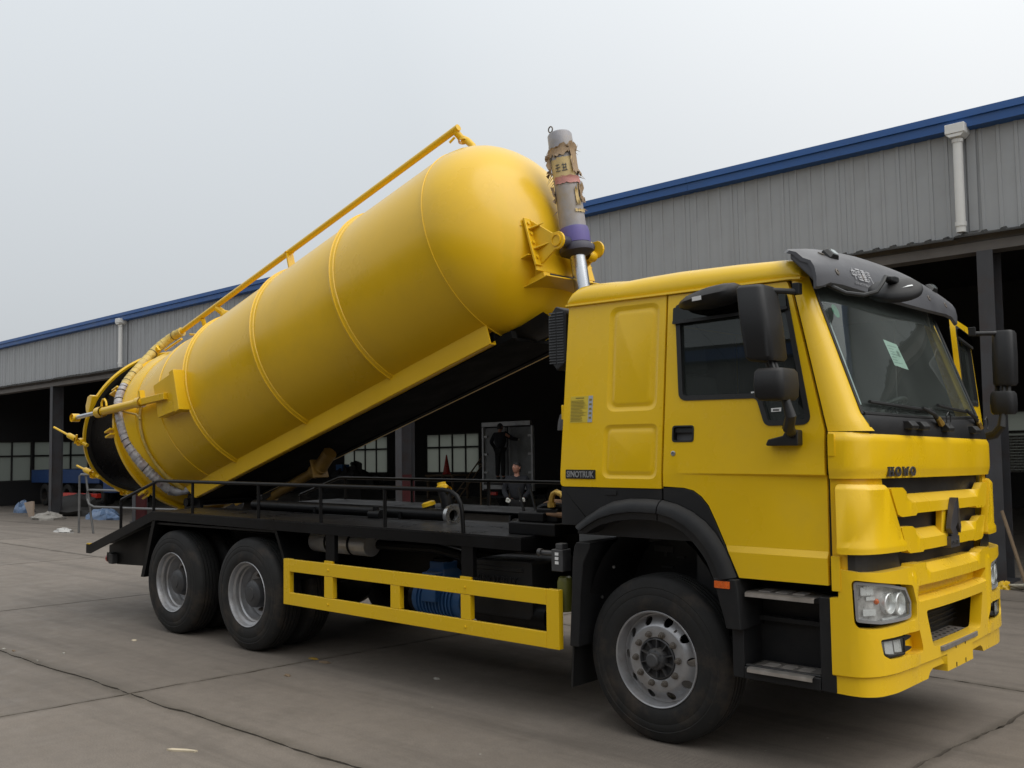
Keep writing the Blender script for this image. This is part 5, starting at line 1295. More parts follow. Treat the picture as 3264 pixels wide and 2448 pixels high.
# rear flange with clamp lugs
b = TB(); b.lathe([(RK - .01, -4.70), (RK + .085, -4.70), (RK + .085, -4.655), (RK - .01, -4.655)], (0, 0, 0), (1, 0, 0), 96, True); fl = b.build('rear_flange', 'tank', tank, 30)
b = TB(); b.lathe([(RK + .04, -4.66), (RK + .06, -4.42), (RK + .005, -4.30), (RK - .005, -4.30)], (0, 0, 0), (1, 0, 0), 96); b.build('flange_cone', 'tank', tank, 40)
for a in (100, 128, 150, 172, 196, 224, -60, -90):
    T_ = Matrix.Rotation(R(-a), 4, 'X'); b = TB(); b.box(-4.80, -4.66, -.012 - .03, .012 - .03, RK + .05, RK + .14, T_).box(-4.80, -4.66, .018, .042, RK + .05, RK + .14, T_); b.build('clamp_lug', 'tank', fl, 0, .006)
# bottom rails (yellow skirts) and black tipping frame
for m in (1, -1):
    b = TB(); b.prism([(-4.28, -.80), (.735, -.80), (.735, -.982), (-4.10, -.982)], m * .464 - .005, m * .464 + .005, 'y'); b.box(-4.10, .735, min(m * .404, m * .4585), max(m * .404, m * .4585), -.988, -.980); b.box(-3.9, .735, min(m * .400, m * .406), max(m * .400, m * .406), -.988, -.955)
    b.build('bottom_rail', 'tank', tank, 0)
    b = TB(); b.box(-4.25, .92, min(m * .33, m * .398), max(m * .33, m * .398), -1.000, -.935); b.build('tipping_frame', 'mattblack', tank, 0)
b = TB(); b.box(-4.2, .86, -.3295, .3295, -.990, -.962); b.build('belly_shade_plate', 'mattblack', tank, 0)  # added plate, its black stands for the belly's deep shade and black paint
for s in (.70, -.55, -1.86, -3.18, -4.2):
    b = TB(); pts = [(-.395, -.96)] + [(RK * math.sin(R(a)), -RK * math.cos(R(a)) - .002) for a in range(-24, 25, 4)] + [(.395, -.96)]
    b.prism(pts, s - .02, s + .02, 'x'); b.build('tank_saddle', 'mattblack', tank, 0)
b = TB(); rows = []
for s, w_ in ((.74, .30), (.95, .26), (1.15, .20)):
    rows.append([(s, y, -RK * math.sqrt(max(.05, 1 - (y / RK) ** 2)) * (1 - .12 * ((s - .72) / .5) ** 2) - .004 - .05 * (1 - abs(y) / w_)) for y in (-w_, -w_ * .5, 0, w_ * .5, w_)])
b.loft(rows, False, False); b.build('front_saddle_plate', 'plastic', tank, 50)
# hinge and rear stand
for m in (1, -1):
    MB().prism([(-7.05, 1.0), (-6.55, 1.0), (-6.62, 1.30), (-6.86, 1.36)], m * .40 - .02, m * .40 + .02, 'y').build('hinge_bracket', 'black', truck, 0)
MB().cyl((-6.78, -.5, 1.27), (-6.78, .5, 1.27), .05, 14).build('hinge_pin', 'black', truck)
# pipe along the top with valves
b = TB(); b.tube([(.66, -.085, 1.245), (-4.45, -.085, 1.25)], .033, 14); tp_ = b.build('top_pipe', 'tank', tank)
b = TB(); b.cyl((.61, -.085, 1.235), (.62, -.03, 1.16), .034, 12).lathe([(.05, 0), (.05, .025), (.044, .03)], (.625, -.02, 1.13), (0, .1, 1), 14).tube([(.625, -.02, 1.16), (.66, .0, 1.12), (.70, .0, 1.05), (.70, 0, .92)], .034, 12).lathe([(.10, 0), (.10, .018), (.06, .03)], (.665, 0, .945), (.0, 0, 1), 20).cyl((.60, -.1, 1.17), (.54, -.12, 1.14), .012, 8); b.build('breather_valve', 'tank', tank)
b = TB(); b.box(-2.105, -2.085, -.13, -.04, .93, 1.24).box(-2.112, -2.078, -.14, -.03, 1.2401, 1.25); b.build('pipe_bracket', 'tank', tank, 0)
b = TB(); b.tube([(-3.62, -.085, 1.22), (-3.55, -.05, 1.13), (-3.45, .0, 1.07)], .04, 10).lathe([(.055, 0), (.055, .05)], (-3.56, -.05, 1.12), (.6, .3, -.6), 12).lathe([(.20, 0), (.20, .02), (.15, .04), (.13, .16), (.11, .17)], (-3.38, .05, .925), (0, 0, 1), 24); b.build('relief_valve', 'tank', tank)
b = TB(); b.tube([(-3.95, -.085, 1.215), (-3.97, -.06, 1.13), (-3.90, -.05, 1.06)], .028, 10).lathe([(.045, 0), (.045, .06)], (-3.92, -.05, 1.03), (-.3, 0, 1), 10).tube([(-4.25, -.1, 1.13), (-4.0, -.1, 1.02)], .014, 8).tube([(-4.45, -.35, .98), (-4.05, -.35, .97)], .014, 8); b.build('bypass_fitting', 'tank', tank)
# wrapped hose running from the pipe round the rear flange
M['hose_film'] = mat('film_wrapped_hose', (.40, .385, .39), .38, var=.6, vscale=12, bump=.5, bscale=30, grime=.8, grimecol=(.22, .11, .10), gscale=7)
M['hose_tape'] = mat('yellow_overspray_hose', (.58, .42, .10), .45, var=.3, vscale=14, bump=.5, bscale=28, grime=.5, grimecol=(.42, .36, .28), gscale=6)
HK = [(-4.444, -.085, 1.245), (-4.643, -.130, 1.237), (-4.749, -.260, 1.135), (-4.760, -.420, .984), (-4.70, -.591, .820), (-4.673, -.726, .688), (-4.652, -.820, .573), (-4.640, -.895, .458), (-4.625, -.943, .333), (-4.558, -.988, .154), (-4.501, -.999, -.041), (-4.476, -.980, -.201), (-4.429, -.921, -.389), (-4.398, -.848, -.530), (-4.381, -.745, -.667), (-4.394, -.602, -.798)]
def hosepath(a):     # 0..154 along the knots from the pipe end to the bottom of the flange
    t = max(0, min(154, a)) / 154 * (len(HK) - 1); i = min(len(HK) - 2, int(t)); t -= i
    p0, p1, p2, p3 = (Vector(HK[max(0, min(len(HK) - 1, j))]) for j in (i - 1, i, i + 1, i + 2))
    return .5 * ((2 * p1) + (p2 - p0) * t + (2 * p0 - 5 * p1 + 4 * p2 - p3) * t * t + (3 * p1 - p0 - 3 * p2 + p3) * t ** 3)
rh = random.Random(2)
for a0, a1, nm, mt in ((0, 62, 'wrapped_hose', 'hose_tape'), (62, 154, 'wrapped_hose', 'hose_film')):
    n_ = int((a1 - a0) * 1.1); pts = [hosepath(a0 + (a1 - a0) * i / n_) for i in range(n_ + 1)]
    rr = [.055 * (1 + .05 * math.sin(i * 1.9) * rh.uniform(.3, 1) + rh.uniform(-.05, .06)) for i in range(n_ + 1)]
    b = TB(); b.tube(pts, rr, 14); ho = b.build(nm, mt, tank, 50)
    for i in range(3, n_, 5):
        d = (pts[i + 1] - pts[i - 1]).normalized(); q = TB(); q.lathe([(rr[i] + .001, -.005), (rr[i] + .004, 0), (rr[i] + .001, .005)], pts[i], d + Vector((0, .15, .1)), 14); q.build('hose_tie', 'seal' if rh.random() < .25 else mt, ho, 50)
b = TB(); pe = hosepath(154); b.tube([pe, pe + Vector((.02, .08, -.03)), pe + Vector((.10, .16, -.04)), pe + Vector((.25, .22, -.05))], [.062, .055, .05, .04], 12); b.build('hose_end', 'plastic_film', tank)
# thin control hose stuck to the shell
b = TB(); pts = []
for a, s in ((80, -4.12), (88, -4.17), (96, -4.20), (104, -4.22), (114, -4.24), (124, -4.25), (134, -4.27), (146, -4.28), (154, -4.30)):
    r = RK + .02; pts.append(Vector((s, -r * math.sin(R(a)), r * math.cos(R(a)))))
b.tube(pts, [.016, .014, .014, .016, .014, .018, .024, .028, .022], 8); b.build('control_hose', 'hose_tape', tank, 50)
b = TB(); b.tube([Vector((-4.46, -1.05, .19)), Vector((-4.36, -1.0, .13)), Vector((-4.22, -.965, .06)), Vector((-4.16, -.96, -.02))], .011, 8); b.build('control_hose', 'hose_tape', tank, 50)
# lid cylinders and their brackets
for m in (1, -1):
    P0 = Vector((-3.40, m * -1.045, -.01)); P1 = Vector((-4.80, m * -1.06, .29)); P2 = Vector((-5.46, m * -1.07, .435))
    b = TB(); b.cyl(P0, P0.lerp(P1, .36), .052, 4); b.build('cylinder_shoe', 'tank', tank, 0, .006)
    b = TB(); b.cyl(P0.lerp(P1, .34), P1, .048, 18).lathe([(.062, 0), (.062, .10)], P0.lerp(P1, .36), P1 - P0, 18).lathe([(.064, 0), (.064, .12), (.05, .125), (.03, .125)], P1, P1 - P0, 18)
    b.box(P0.lerp(P1, .36).x - .02, P0.lerp(P1, .36).x + .02, m * -1.045 - .03, m * -1.045 + .03, .10, .23); 
    c = P1 + Vector((.05, 0, .06)); b.tube([c + Vector((.06 * math.cos(t), 0, .075 * math.sin(t))) for t in [R(x) for x in (-20, 20, 60, 100, 140, 180, 210)]], .013, 8); cy = b.build('lid_cylinder', 'tank', tank)
    b = TB(); b.cyl(P1, P2, .026, 14); b.build('piston_rod', 'rod', cy)
    b = TB(); b.lathe([(.05, -.045), (.05, .045)], P2 + Vector((-.02, 0, .005)), (0, 1, 0), 16).cyl(P2, P2 + Vector((-.02, 0, .005)), .034, 12); b.build('rod_eye', 'tank', cy)
    # gusset box on the shell
    b = TB(); y0 = m * -.86; y1 = m * -1.03
    b.loft([[(s, y, n) for s, n in ((-3.66, .205), (-3.26, .205), (-3.26, -.215), (-3.66, -.17))] for y in (y0, y1)])
    b.box(-3.26, -3.17, min(y0, m * -1.06), max(y0, m * -1.06), -.24, .215); b.build('gusset_box', 'tank', tank, 0, .004)
M['lining'] = mat('black_lid_lining', (.014, .014, .016), .30, var=.3, vscale=3, bump=.1, bscale=8)
M['ramdark'] = mat('dark_ram_steel', (.04, .038, .06), .5, var=.3)
M['yellow_shaded'] = mat('shaded_yellow_pipe', (.26, .15, .03), .5, var=.3, vscale=6, grime=.6, grimecol=(.15, .09, .04))  # pipe yellow with the shade under the tank put into the colour
# ---- open rear lid, swung up 42 degrees about its top hinge
ph = R(42)
L0 = Vector((-4.7, 0, 1.1)); ldn = Vector((-math.sin(ph), 0, -math.cos(ph))); lout = Vector((-math.cos(ph), 0, math.sin(ph)))
LC = L0 + ldn * 1.031; lup = -ldn
def lp(a, r, h): return LC + Vector((0, 1, 0)) * (math.sin(R(a)) * r) + lup * (math.cos(R(a)) * r) + lout * h
b = TB(); b.lathe([(.972, -.01), (1.0, -.012), (1.003, 0), (1.0, .03), (.972, .035), (.965, .02)], LC, lout, 96, True); lid = b.build('rear_lid', 'tank', tank, 35)
b = TB(); b.lathe([(.95, .03), (.93, .06), (.85, .13), (.7, .21), (.45, .28), (.2, .31), (0, .32)], LC, lout, 72); b.build('lid_shell', 'tank', lid, 50)
b = TB(); b.lathe([(.966, .0), (.93, .04), (.84, .11), (.69, .19), (.44, .26), (.2, .29), (0, .30)], LC, lout, 72); b.build('lid_lining', 'lining', lid, 50)
b = TB(); b.lathe([(.968, -.004), (.968, -.012), (.925, -.02), (.918, .0), (.92, .06)], LC, lout, 96); b.build('lid_gasket', 'seal', lid, 40)
for a in (-18, 18):
    b = TB(); p = lp(a, .98, .02); b.tube([p, p + lup * .10 + Vector((.04, 0, 0)), Vector((-4.68, p.y, RK + .13))], .03, 8); b.build('lid_hinge', 'tank', lid)
for m in (1, -1):
    p = lp(-m * 76, 1.0, .0)
    b = TB(); b.loft([[p + lup * (u_ * k) + lout * h + Vector((0, -m * .02 * k, 0)) for u_ in (-.11, -.04, .04, .11)] + [p + lup * (u_ * k) + lout * h + Vector((0, m * .05, 0)) for u_ in (.11, .04, -.04, -.11)] for h, k in ((-.01, 1.2), (.07, 1), (.13, .55))]); b.build('lid_bracket', 'tank', lid, 30, .008)
for a, l1, l2 in ((-105, .54, .13), (-135, .40, .08), (-165, .4, .08), (105, .5, .1), (135, .4, .08), (165, .4, .08)):
    p = lp(a, 1.01, .02); d = (lout * l1 + (lp(a, 1, 0) - LC) * l2); dn_ = d.normalized()
    b = TB(); b.cyl(p - dn_ * .10, p + d * .12, .024, 10).lathe([(.045, -.04), (.05, 0), (.045, .04)], p + d * .04, lup.cross(dn_), 12).lathe([(.030, 0), (.036, .01), (.036, .13), (.026, .15)], p + d * .22, dn_, 12).cyl(p + d * .2, p + d, .0135, 8).cyl(p + d * .22 + lup * -.06, p + d * .22 + lup * .06, .012, 8); b.build('lid_clamp', 'tank', lid)
# ---- lifting ram at the front of the tank and its bracket
b = TB(); b.box(1.02, 1.33, -.30, -.288, -.58, -.10).box(1.02, 1.33, .288, .30, -.58, -.10).box(.95, 1.33, -.2879, .2879, -.56, -.548).box(1.02, 1.32, -.2879, .2879, -.16, -.15).box(1.33, 1.345, -.40, .40, -.57, -.09).box(1.30, 1.3299, -.2879, .2879, -.30, -.29)
for n in (-.165, -.43): b.prism([(1.06, -.44), (1.328, -.44), (1.328, -.301), (.95, -.301)], n, n + .012, 'z').prism([(.95, .301), (1.328, .301), (1.328, .44), (1.06, .44)], n, n + .012, 'z')
b.prism([(1.02, -.38), (1.40, -.36), (1.42, .36), (1.02, .38)], -.640, -.628, 'z').box(1.10, 1.36, -.34, .34, -.6279, -.581); br = b.build('ram_bracket', 'tank', tank, 0, .004)
b = TB(); b.box(1.361, 1.366, -.26, .26, -.622, -.590).box(1.10, 1.29, -.27, .27, -.149, -.12); b.build('bracket_dark_fill', 'grille', br, 0)  # black pieces standing in for the darkness inside the open bracket
for m, c_y in ((1, .20), (-1, .34)):
    P = [(1.3455, -.125), (1.37, -.120), (1.55, -.325)] + [(1.572 + .075 * math.cos(R(t)), -.400 + .075 * math.sin(R(t))) for t in range(60, -121, -20)] + [(1.38, -.515), (1.3455, -.510)]
    b = TB(); b.prism(P, m * c_y - .012, m * c_y + .012, 'y'); b.box(1.3451, 1.365, min(m * (c_y - .01), m * (c_y + .08)), max(m * (c_y - .01), m * (c_y + .08)), -.53, -.105)
    for n in (-.205, -.385): b.prism([(1.365, m * (c_y + .012)), (1.50, m * (c_y + .012)), (1.365, m * (c_y + .065))], n - .006, n + .006, 'z')
    pb = b.build('ram_cheek', 'tank', br, 0, .004)
    b = TB(); b.lathe([(.048, 0), (.048, .012), (.040, .012), (.040, .004), (0, .004)], (1.572, m * (c_y + .012), -.400), (0, m, 0), 20); b.build('ram_pin', 'tank', pb)
    b = TB()
    for n in (-.155, -.25, -.33, -.46): b.lathe([(.016, 0), (.016, .014), (0, .016)], (1.3655, m * (c_y + .045), n), (1, 0, 0), 6)
    b.build('bracket_bolt', 'tank', pb, 0)
M['barrel'] = mat('scuffed_ram_barrel', (.30, .29, .31), .5, var=.35, vscale=4, grime=.6, grimecol=(.30, .22, .10), gscale=2.6, bump=.1, bscale=30)
M['tape'] = mat('brown_paper_wrap', (.34, .24, .15), .75, var=.35, vscale=9, bump=.4, bscale=22)
M['taplabel'] = mat('cream_label', (.55, .42, .20), .7, var=.2, vscale=12); M['pink'] = mat('faded_pink_tape', (.48, .22, .20), .7, var=.2, vscale=10)
cb = Vector((-1.36, 0, 3.0)); cd = Vector((-.209, 0, 1.31)).normalized()
def cp(h): return cb + cd * (h - 3.0) / cd.z
CQ = cd.to_track_quat('Z', 'Y').to_matrix().to_4x4()
ram = MB().lathe([(.110, 3.70), (.110, 4.44), (.107, 4.45), (.105, 4.535), (.095, 4.55), (0, 4.555)], (0, 0, 0), (0, 0, 1), 32)
def ramT(z): return Matrix.Translation(cp(0)) @ CQ
def onram(mb):
    s_ = 1 / cd.z
    mb.v = [cp(p.z) + CQ.to_3x3() @ Vector((p.x, p.y, 0)) for p in mb.v]; return mb
ro = onram(ram).build('lifting_ram', 'barrel', truck, 35)
onram(MB().lathe([(.110, 3.56), (.128, 3.565), (.130, 3.66), (.122, 3.70), (.110, 3.705)], (0, 0, 0), (0, 0, 1), 32)).build('ram_collar', 'purple', ro, 35)
onram(MB().lathe([(.066, 3.46), (.10, 3.47), (.143, 3.495), (.146, 3.525), (.13, 3.56), (.11, 3.56)], (0, 0, 0), (0, 0, 1), 32)).build('ram_gland', 'ramdark', ro, 35)
onram(MB().lathe([(.068, 2.2), (.068, 3.48)], (0, 0, 0), (0, 0, 1), 28)).build('ram_rod', 'rod', ro, 35)
onram(MB().lathe([(.085, 1.1), (.085, 2.3), (.09, 2.3), (.09, 2.34)], (0, 0, 0), (0, 0, 1), 24)).build('ram_stage', 'rod', ro, 35)
for m in (1, -1): 
    p = cp(3.57); MB().cyl(p + Vector((0, m * .10, 0)), p + Vector((.025, m * (.186 if m == 1 else .326), -.015)), .048, 18).build('trunnion', 'ramdark', ro)
p = cp(3.55); MB().lathe([(.045, 0), (.05, .05), (.04, .08), (0, .085)], p + Vector((.03, .12, -.06)), (.3, 1, -.2), 12).build('ram_port', 'tank', ro)
# two-tone overspray on the collar, torn wrapping, label and lifting eye
_l = CQ.to_3x3().inverted() @ Vector((4.85, -6.4, -1.7)); A0 = math.degrees(math.atan2(_l.y, _l.x)) - 270      # turn so that 270 is the side towards the yard
def wrap_patch(z0, z1, a0, a1, r, mname, nm, seed, rag=.012, flare=0):
    rr = random.Random(seed); mb = MB(); na, nz = 14, 5; a0 += A0; a1 += A0
    for j in range(nz + 1):
        for i in range(na + 1):
            a = R(a0 + (a1 - a0) * i / na); z = z0 + (z1 - z0) * j / nz
            e_ = (j in (0, nz) or i in (0, na)); rad = r + rr.uniform(0, .004) + (rr.uniform(0, flare) if e_ else 0); z += rr.uniform(-rag, rag) if e_ else 0
            mb.v.append(Vector((rad * math.cos(a), rad * math.sin(a), z)))
    for j in range(nz):
        for i in range(na): q = j * (na + 1) + i; mb.f.append([q, q + 1, q + na + 2, q + na + 1])
    return onram(mb).build(nm, mname, ro, 40)
wrap_patch(4.33, 4.41, 180, 300, .113, 'tape', 'torn_wrap', 1, .02, .02); wrap_patch(4.16, 4.42, 300, 380, .114, 'tape', 'torn_wrap', 2, .025, .03)
wrap_patch(4.20, 4.36, 170, 205, .116, 'tape', 'torn_wrap', 3, .03, .05)
wrap_patch(4.13, 4.30, 205, 318, .1125, 'taplabel', 'paper_label', 4, .008)
wrap_patch(4.075, 4.135, 215, 345, .1135, 'pink', 'paper_tape', 5, .008, .006)
wrap_patch(3.815, 3.84, 290, 345, .1135, 'taplabel', 'paper_strip', 6, .008, .006); wrap_patch(3.93, 4.08, 322, 365, .113, 'tape', 'torn_wrap', 7, .03, .03); wrap_patch(3.89, 4.03, 300, 318, .1128, 'taplabel', 'paper_strip', 8, .03, .02)
wrap_patch(3.95, 4.06, 180, 200, .113, 'tape', 'torn_wrap', 10, .03, .03)
rr_ = random.Random(9); mb = MB()
for k in range(26):
    z = rr_.uniform(3.84, 4.42); a = R(A0) + rr_.choice([R(rr_.uniform(178, 205)), R(rr_.uniform(335, 365))]); L_ = rr_.uniform(.02, .06)
    p = Vector((.112 * math.cos(a), .112 * math.sin(a), z)); d = Vector((math.cos(a), math.sin(a), -.8 + rr_.uniform(-.6, .4))) * L_
    mb.add([p, p + Vector((0, 0, .012)), p + d], [(0, 1, 2)])
onram(mb).build('paper_scrap', 'tape', ro, 0)['kind'] = 'stuff'
mb = MB()
def putr(u, v):
    a = R(A0 + 228 + 30 * u); return Vector((.1185 * math.cos(a), .1185 * math.sin(a), 4.17 + .08 * v))
strokes([[(.2, .8, .9, .9), (.1, .5, .95, .6), (.45, .1, .55, 1), (.1, .15, .4, .25), (.6, .1, .95, .2)], [(.1, .7, .9, .8), (.2, .4, .85, .5), (.05, .1, .95, .2), (.3, .1, .4, .95), (.7, .15, .8, .9)]], .06, putr, mb); onram(mb).build('label_characters', 'print', ro, 0)
p = cp(4.56) + Vector((-.055, -.05, 0)); MB().tube([p + Vector((.022 * math.cos(t), 0, .03 + .026 * math.sin(t))) for t in [R(x) for x in range(-90, 271, 30)]], .006, 8).build('lifting_eye', 'nut', ro)
MB().lathe([(.03, 0), (.03, .012), (.02, .02), (0, .022)], cp(4.55) + Vector((.02, 0, 0)), cd, 14).build('ram_plug', 'barrel', ro)
# pipe stub slung under the tank
b = TB(); b.cyl((-3.25, .0, -1.215), (-2.48, .0, -1.165), .052, 16); us = b.build('drain_pipe', 'yellow_shaded', tank)
b = TB(); b.cyl((-2.50, 0, -1.168), (-2.34, 0, -1.155), .075, 18).box(-2.40, -2.375, -.10, .10, -1.26, -1.06); b.build('drain_flange', 'yellow_shaded', us, 0, .006)
b = TB(); b.cyl((-2.36, 0, -1.15), (-2.16, 0, -1.05), .075, 18); b.build('drain_elbow', 'yellow_shaded', us)
b = TB(); b.cyl((-3.55, .06, -1.24), (-3.32, .06, -1.22), .04, 12); b.build('drain_stub', 'yellow_shaded', us)
# ---- cab interior: seats, wheel, dashboard, bright rear trim
MB().prism([(.80, 1.45), (1.28, 1.45), (1.33, 1.95), (1.15, 2.06), (.92, 2.04), (.84, 1.9)], -1.08, 1.08, 'y').build('dashboard', 'dash', truck, 30, .03)
for y in (-.62, .62):
    q = MB(); q.loft([[(x, y + a, z) for a in (-.25, .25)] + [(x - .12, y + a, z - .02) for a in (.25, -.25)] for x, z in ((.22, 1.75), (.12, 2.05), (.05, 2.35))]); q.loft([[(x, y + a, z) for a in (-.16, .16)] + [(x - .1, y + a, z) for a in (.16, -.16)] for x, z in ((.05, 2.36), (.02, 2.58))]); q.box(.10, .66, y - .25, y + .25, 1.62, 1.76); q.build('seat', 'int', truck, 30, .03)
q = MB(); T_ = Matrix.Translation((.80, .62, 2.08)) @ Matrix.Rotation(R(-28), 4, 'Y'); q.tube([(.22 * math.cos(2 * math.pi * k / 28), .22 * math.sin(2 * math.pi * k / 28), 0) for k in range(28)], .016, 8, True, T=T_).box(-.2, .2, -.02, .02, -.03, -.01, T_).lathe([(.07, -.04), (.07, 0), (0, .01)], (0, 0, 0), (0, 0, 1), 16, T=T_); q.build('steering_wheel', 'seal', truck)
MB().box(-.60, -.57, -1.09, 1.09, 1.46, 2.80).build('cab_lining', 'int', truck, 0)
MB().box(-.5, 1.0, -1.05, 1.05, 2.80, 2.83).build('roof_lining', 'int', truck, 0)
for m in (1, -1): MB().box(-.56, .12, min(m * 1.10, m * 1.13), max(m * 1.10, m * 1.13), 1.5, 2.72).build('side_lining', 'int', truck, 0)
MB().box(-.56, -.10, -1.0, 1.0, 1.70, 1.86).build('bunk', 'int', truck, 0, .04)
MB().box(.14, .80, 1.03, 1.05, 1.95, 2.80).build('door_opening_blocker', 'int', truck, 0)  # added sheet blocking the open far door, darkens the view through the cab
# grey curtain hanging beside the near pillar, inside
rows = []
for z in (2.10, 2.35, 2.60, 2.80):
    gx, gy = glass_edge(z); rows.append([(gx - .035 - .004 * k + .006 * math.sin(k * 2.3), gy + .03 + .027 * k, z) for k in range(9)])
mb = MB(); mb.loft(rows, False, False); mb.build('curtain', 'int_lt', truck, 40)
MB().tube([(glass_edge(2.62)[0] - .06, -1.02, 2.70), (glass_edge(2.6)[0] - .03, -.99, 2.68), (glass_edge(2.55)[0] - .03, -.99, 2.58), (glass_edge(2.55)[0] - .06, -1.02, 2.56)], .010, 6).build('grab_handle', 'seal', truck)
# ------------------------------------------------------------------ people
M['skin'] = mat('skin', (.36, .17, .115), .5, var=.08, vscale=10); M['hair'] = mat('black_hair', (.012, .011, .011), .6, var=.3)
M['jacket'] = mat('dark_navy_jacket', (.006, .007, .011), .85, var=.25, vscale=8); M['trousers'] = mat('dark_trousers', (.006, .006, .007), .9, var=.2)
M['glove'] = mat('white_work_glove', (.55, .55, .51), .85, var=.15); M['shoe'] = mat('black_shoe', (.015, .014, .013), .5)
def skin_mesh(chains, name, m, T, sub=2, extra=None):
    """chains: lists of (x, y, z, r); joints that coincide are shared. Grown into one tapering surface."""
    me = bpy.data.meshes.new(name); bm = bmesh.new(); ly = bm.verts.layers.skin.verify(); seen = {}
    for ch in chains:
        prev = None
        for x, y, z, r in ch:
            k = (round(x, 4), round(y, 4), round(z, 4))
            if k not in seen:
                v = bm.verts.new((x, y, z)); v[ly].radius = (r, r); v[ly].use_root = len(seen) == 0; seen[k] = v
            v = seen[k]
            if prev and prev != v and not bm.edges.get((prev, v)): bm.edges.new((prev, v))
            prev = v
    bm.to_mesh(me); bm.free()
    ob = bpy.data.objects.new(name, me); COL.objects.link(ob)
    sk = ob.modifiers.new('skin', 'SKIN'); sk.use_smooth_shade = True
    sb = ob.modifiers.new('sub', 'SUBSURF'); sb.levels = sub; sb.render_levels = sub
    dg = bpy.context.evaluated_depsgraph_get(); out = bpy.data.meshes.new_from_object(ob.evaluated_get(dg)); bpy.data.objects.remove(ob)
    if extra:
        bm = bmesh.new(); bm.from_mesh(out); tmp = bpy.data.meshes.new('t')
        mb = MB(); extra(mb); me2 = mb.mesh('t2', m, 0); bm.from_mesh(me2); bm.to_mesh(out); bm.free()
    out.transform(T); out.materials.clear(); out.materials.append(m); out.shade_smooth(); out.name = name
    return link(name, out)
def head_shape(mb, c, tilt, turn):
    """skull, jaw, nose, brow and ears, looking along +x before turn and tilt"""
    T_ = Matrix.Translation(c) @ Matrix.Rotation(turn, 4, 'Z') @ Matrix.Rotation(-tilt, 4, 'Y'); n, k = 24, 18; rings = []
    for i in range(k + 1):
        t = math.pi * i / k; z = .118 * math.cos(t); r = math.sin(t); row = []
        for j in range(n):
            a = 2 * math.pi * j / n; x, y = .098 * r * math.cos(a), .077 * r * math.sin(a)
            if z < 0: y *= 1 - .30 * (-z / .118); x = x * (1 - .10 * (-z / .118)) + .012 * (-z / .118) * (1 if x > 0 else .2)
            f = max(0, math.cos(a)) ** 10
            if -.045 < z < .03: x += f * .026 * sm(.03, -.03, z) * sm(-.045, -.032, z)       # nose
            x += max(0, math.cos(a)) ** 4 * (.006 * math.exp(-((z - .035) / .012) ** 2) + .007 * math.exp(-((z + .066) / .010) ** 2) - .006 * math.exp(-((z - .012) / .012) ** 2))
            row.append((x, y, z))
        rings.append(row)
    mb.loft(rings, True, False, T=T_)
    for s in (1, -1): mb.loft([[(-.008 + .018 * k_ * math.cos(a), s * (.072 + h), -.002 + .032 * k_ * math.sin(a)) for a in [2 * math.pi * q / 10 for q in range(10)]] for k_, h in ((.7, 0), (1, .010), (.8, .018))], T=T_)
    return T_
def face_parts(T_, parent, hair_mesh=True, cap=False):
    mb = MB()
    for s in (1, -1): mb.lathe([(.011, -.004), (.009, .003), (0, .005)], (.0905, s * .030, .010), (1, s * .2, 0), 10, T=T_)
    mb.build('eye', 'hair', parent)
    mb = MB()
    for s in (1, -1): mb.box(.091, .097, s * .030 - .017, s * .030 + .017, .030, .036, T_)
    mb.build('eyebrow', 'hair', parent, 0)
    mb = MB(); mb.box(.088, .0965, -.022, .022, -.062, -.055, T_); mb.build('mouth', 'lip', parent, 0)
    mb = MB(); n = 24; rings = []
    for i in range(9):
        t = .5 * math.pi * i / 8 * 1.18; z = .126 * math.cos(t); r = math.sin(min(t, math.pi / 2)); row = []
        for j in range(n):
            a = 2 * math.pi * j / n; x, y = .106 * r * math.cos(a), .085 * r * math.sin(a)
            zz = max(z, .052 - .02 * abs(math.sin(a))) if math.cos(a) > .2 else z * (1 if z > 0 else 1.6)
            row.append((x - .004, y, zz))
        rings.append(row)
    mb.loft(rings, True, False, T=T_); mb.build('hair', 'hair', parent, 60)
M['lip'] = mat('lips', (.25, .09, .07), .5)
def hand(mb_ch, wrist, d, side, up_):
    """palm with four unequal bent fingers and a thumb leaving its side"""
    w = Vector(wrist); d = Vector(d).normalized(); u_ = Vector(up_).normalized(); s = d.cross(u_).normalized() * side
    ch = []; palm = w + d * .05
    ch.append([(*w, .026), (*palm, .034), (*(w + d * .088), .030)])
    for i, (o_, l) in enumerate(((-.030, .066), (-.010, .078), (.010, .073), (.029, .058))):
        a = w + d * .078 + s * o_; b_ = a + d * l * .5 - u_ * .010; c = b_ + d * l * .4 - u_ * .026
        ch.append([(*(w + d * .088), .030), (*a, .0105), (*b_, .0095), (*c, .008)])
    t0 = w + d * .03 - s * .03; t1 = t0 + d * .032 - s * .022 - u_ * .008; t2 = t1 + d * .028 - u_ * .012
    ch.append([(*palm, .034), (*t0, .013), (*t1, .0115), (*t2, .010)])
    return ch
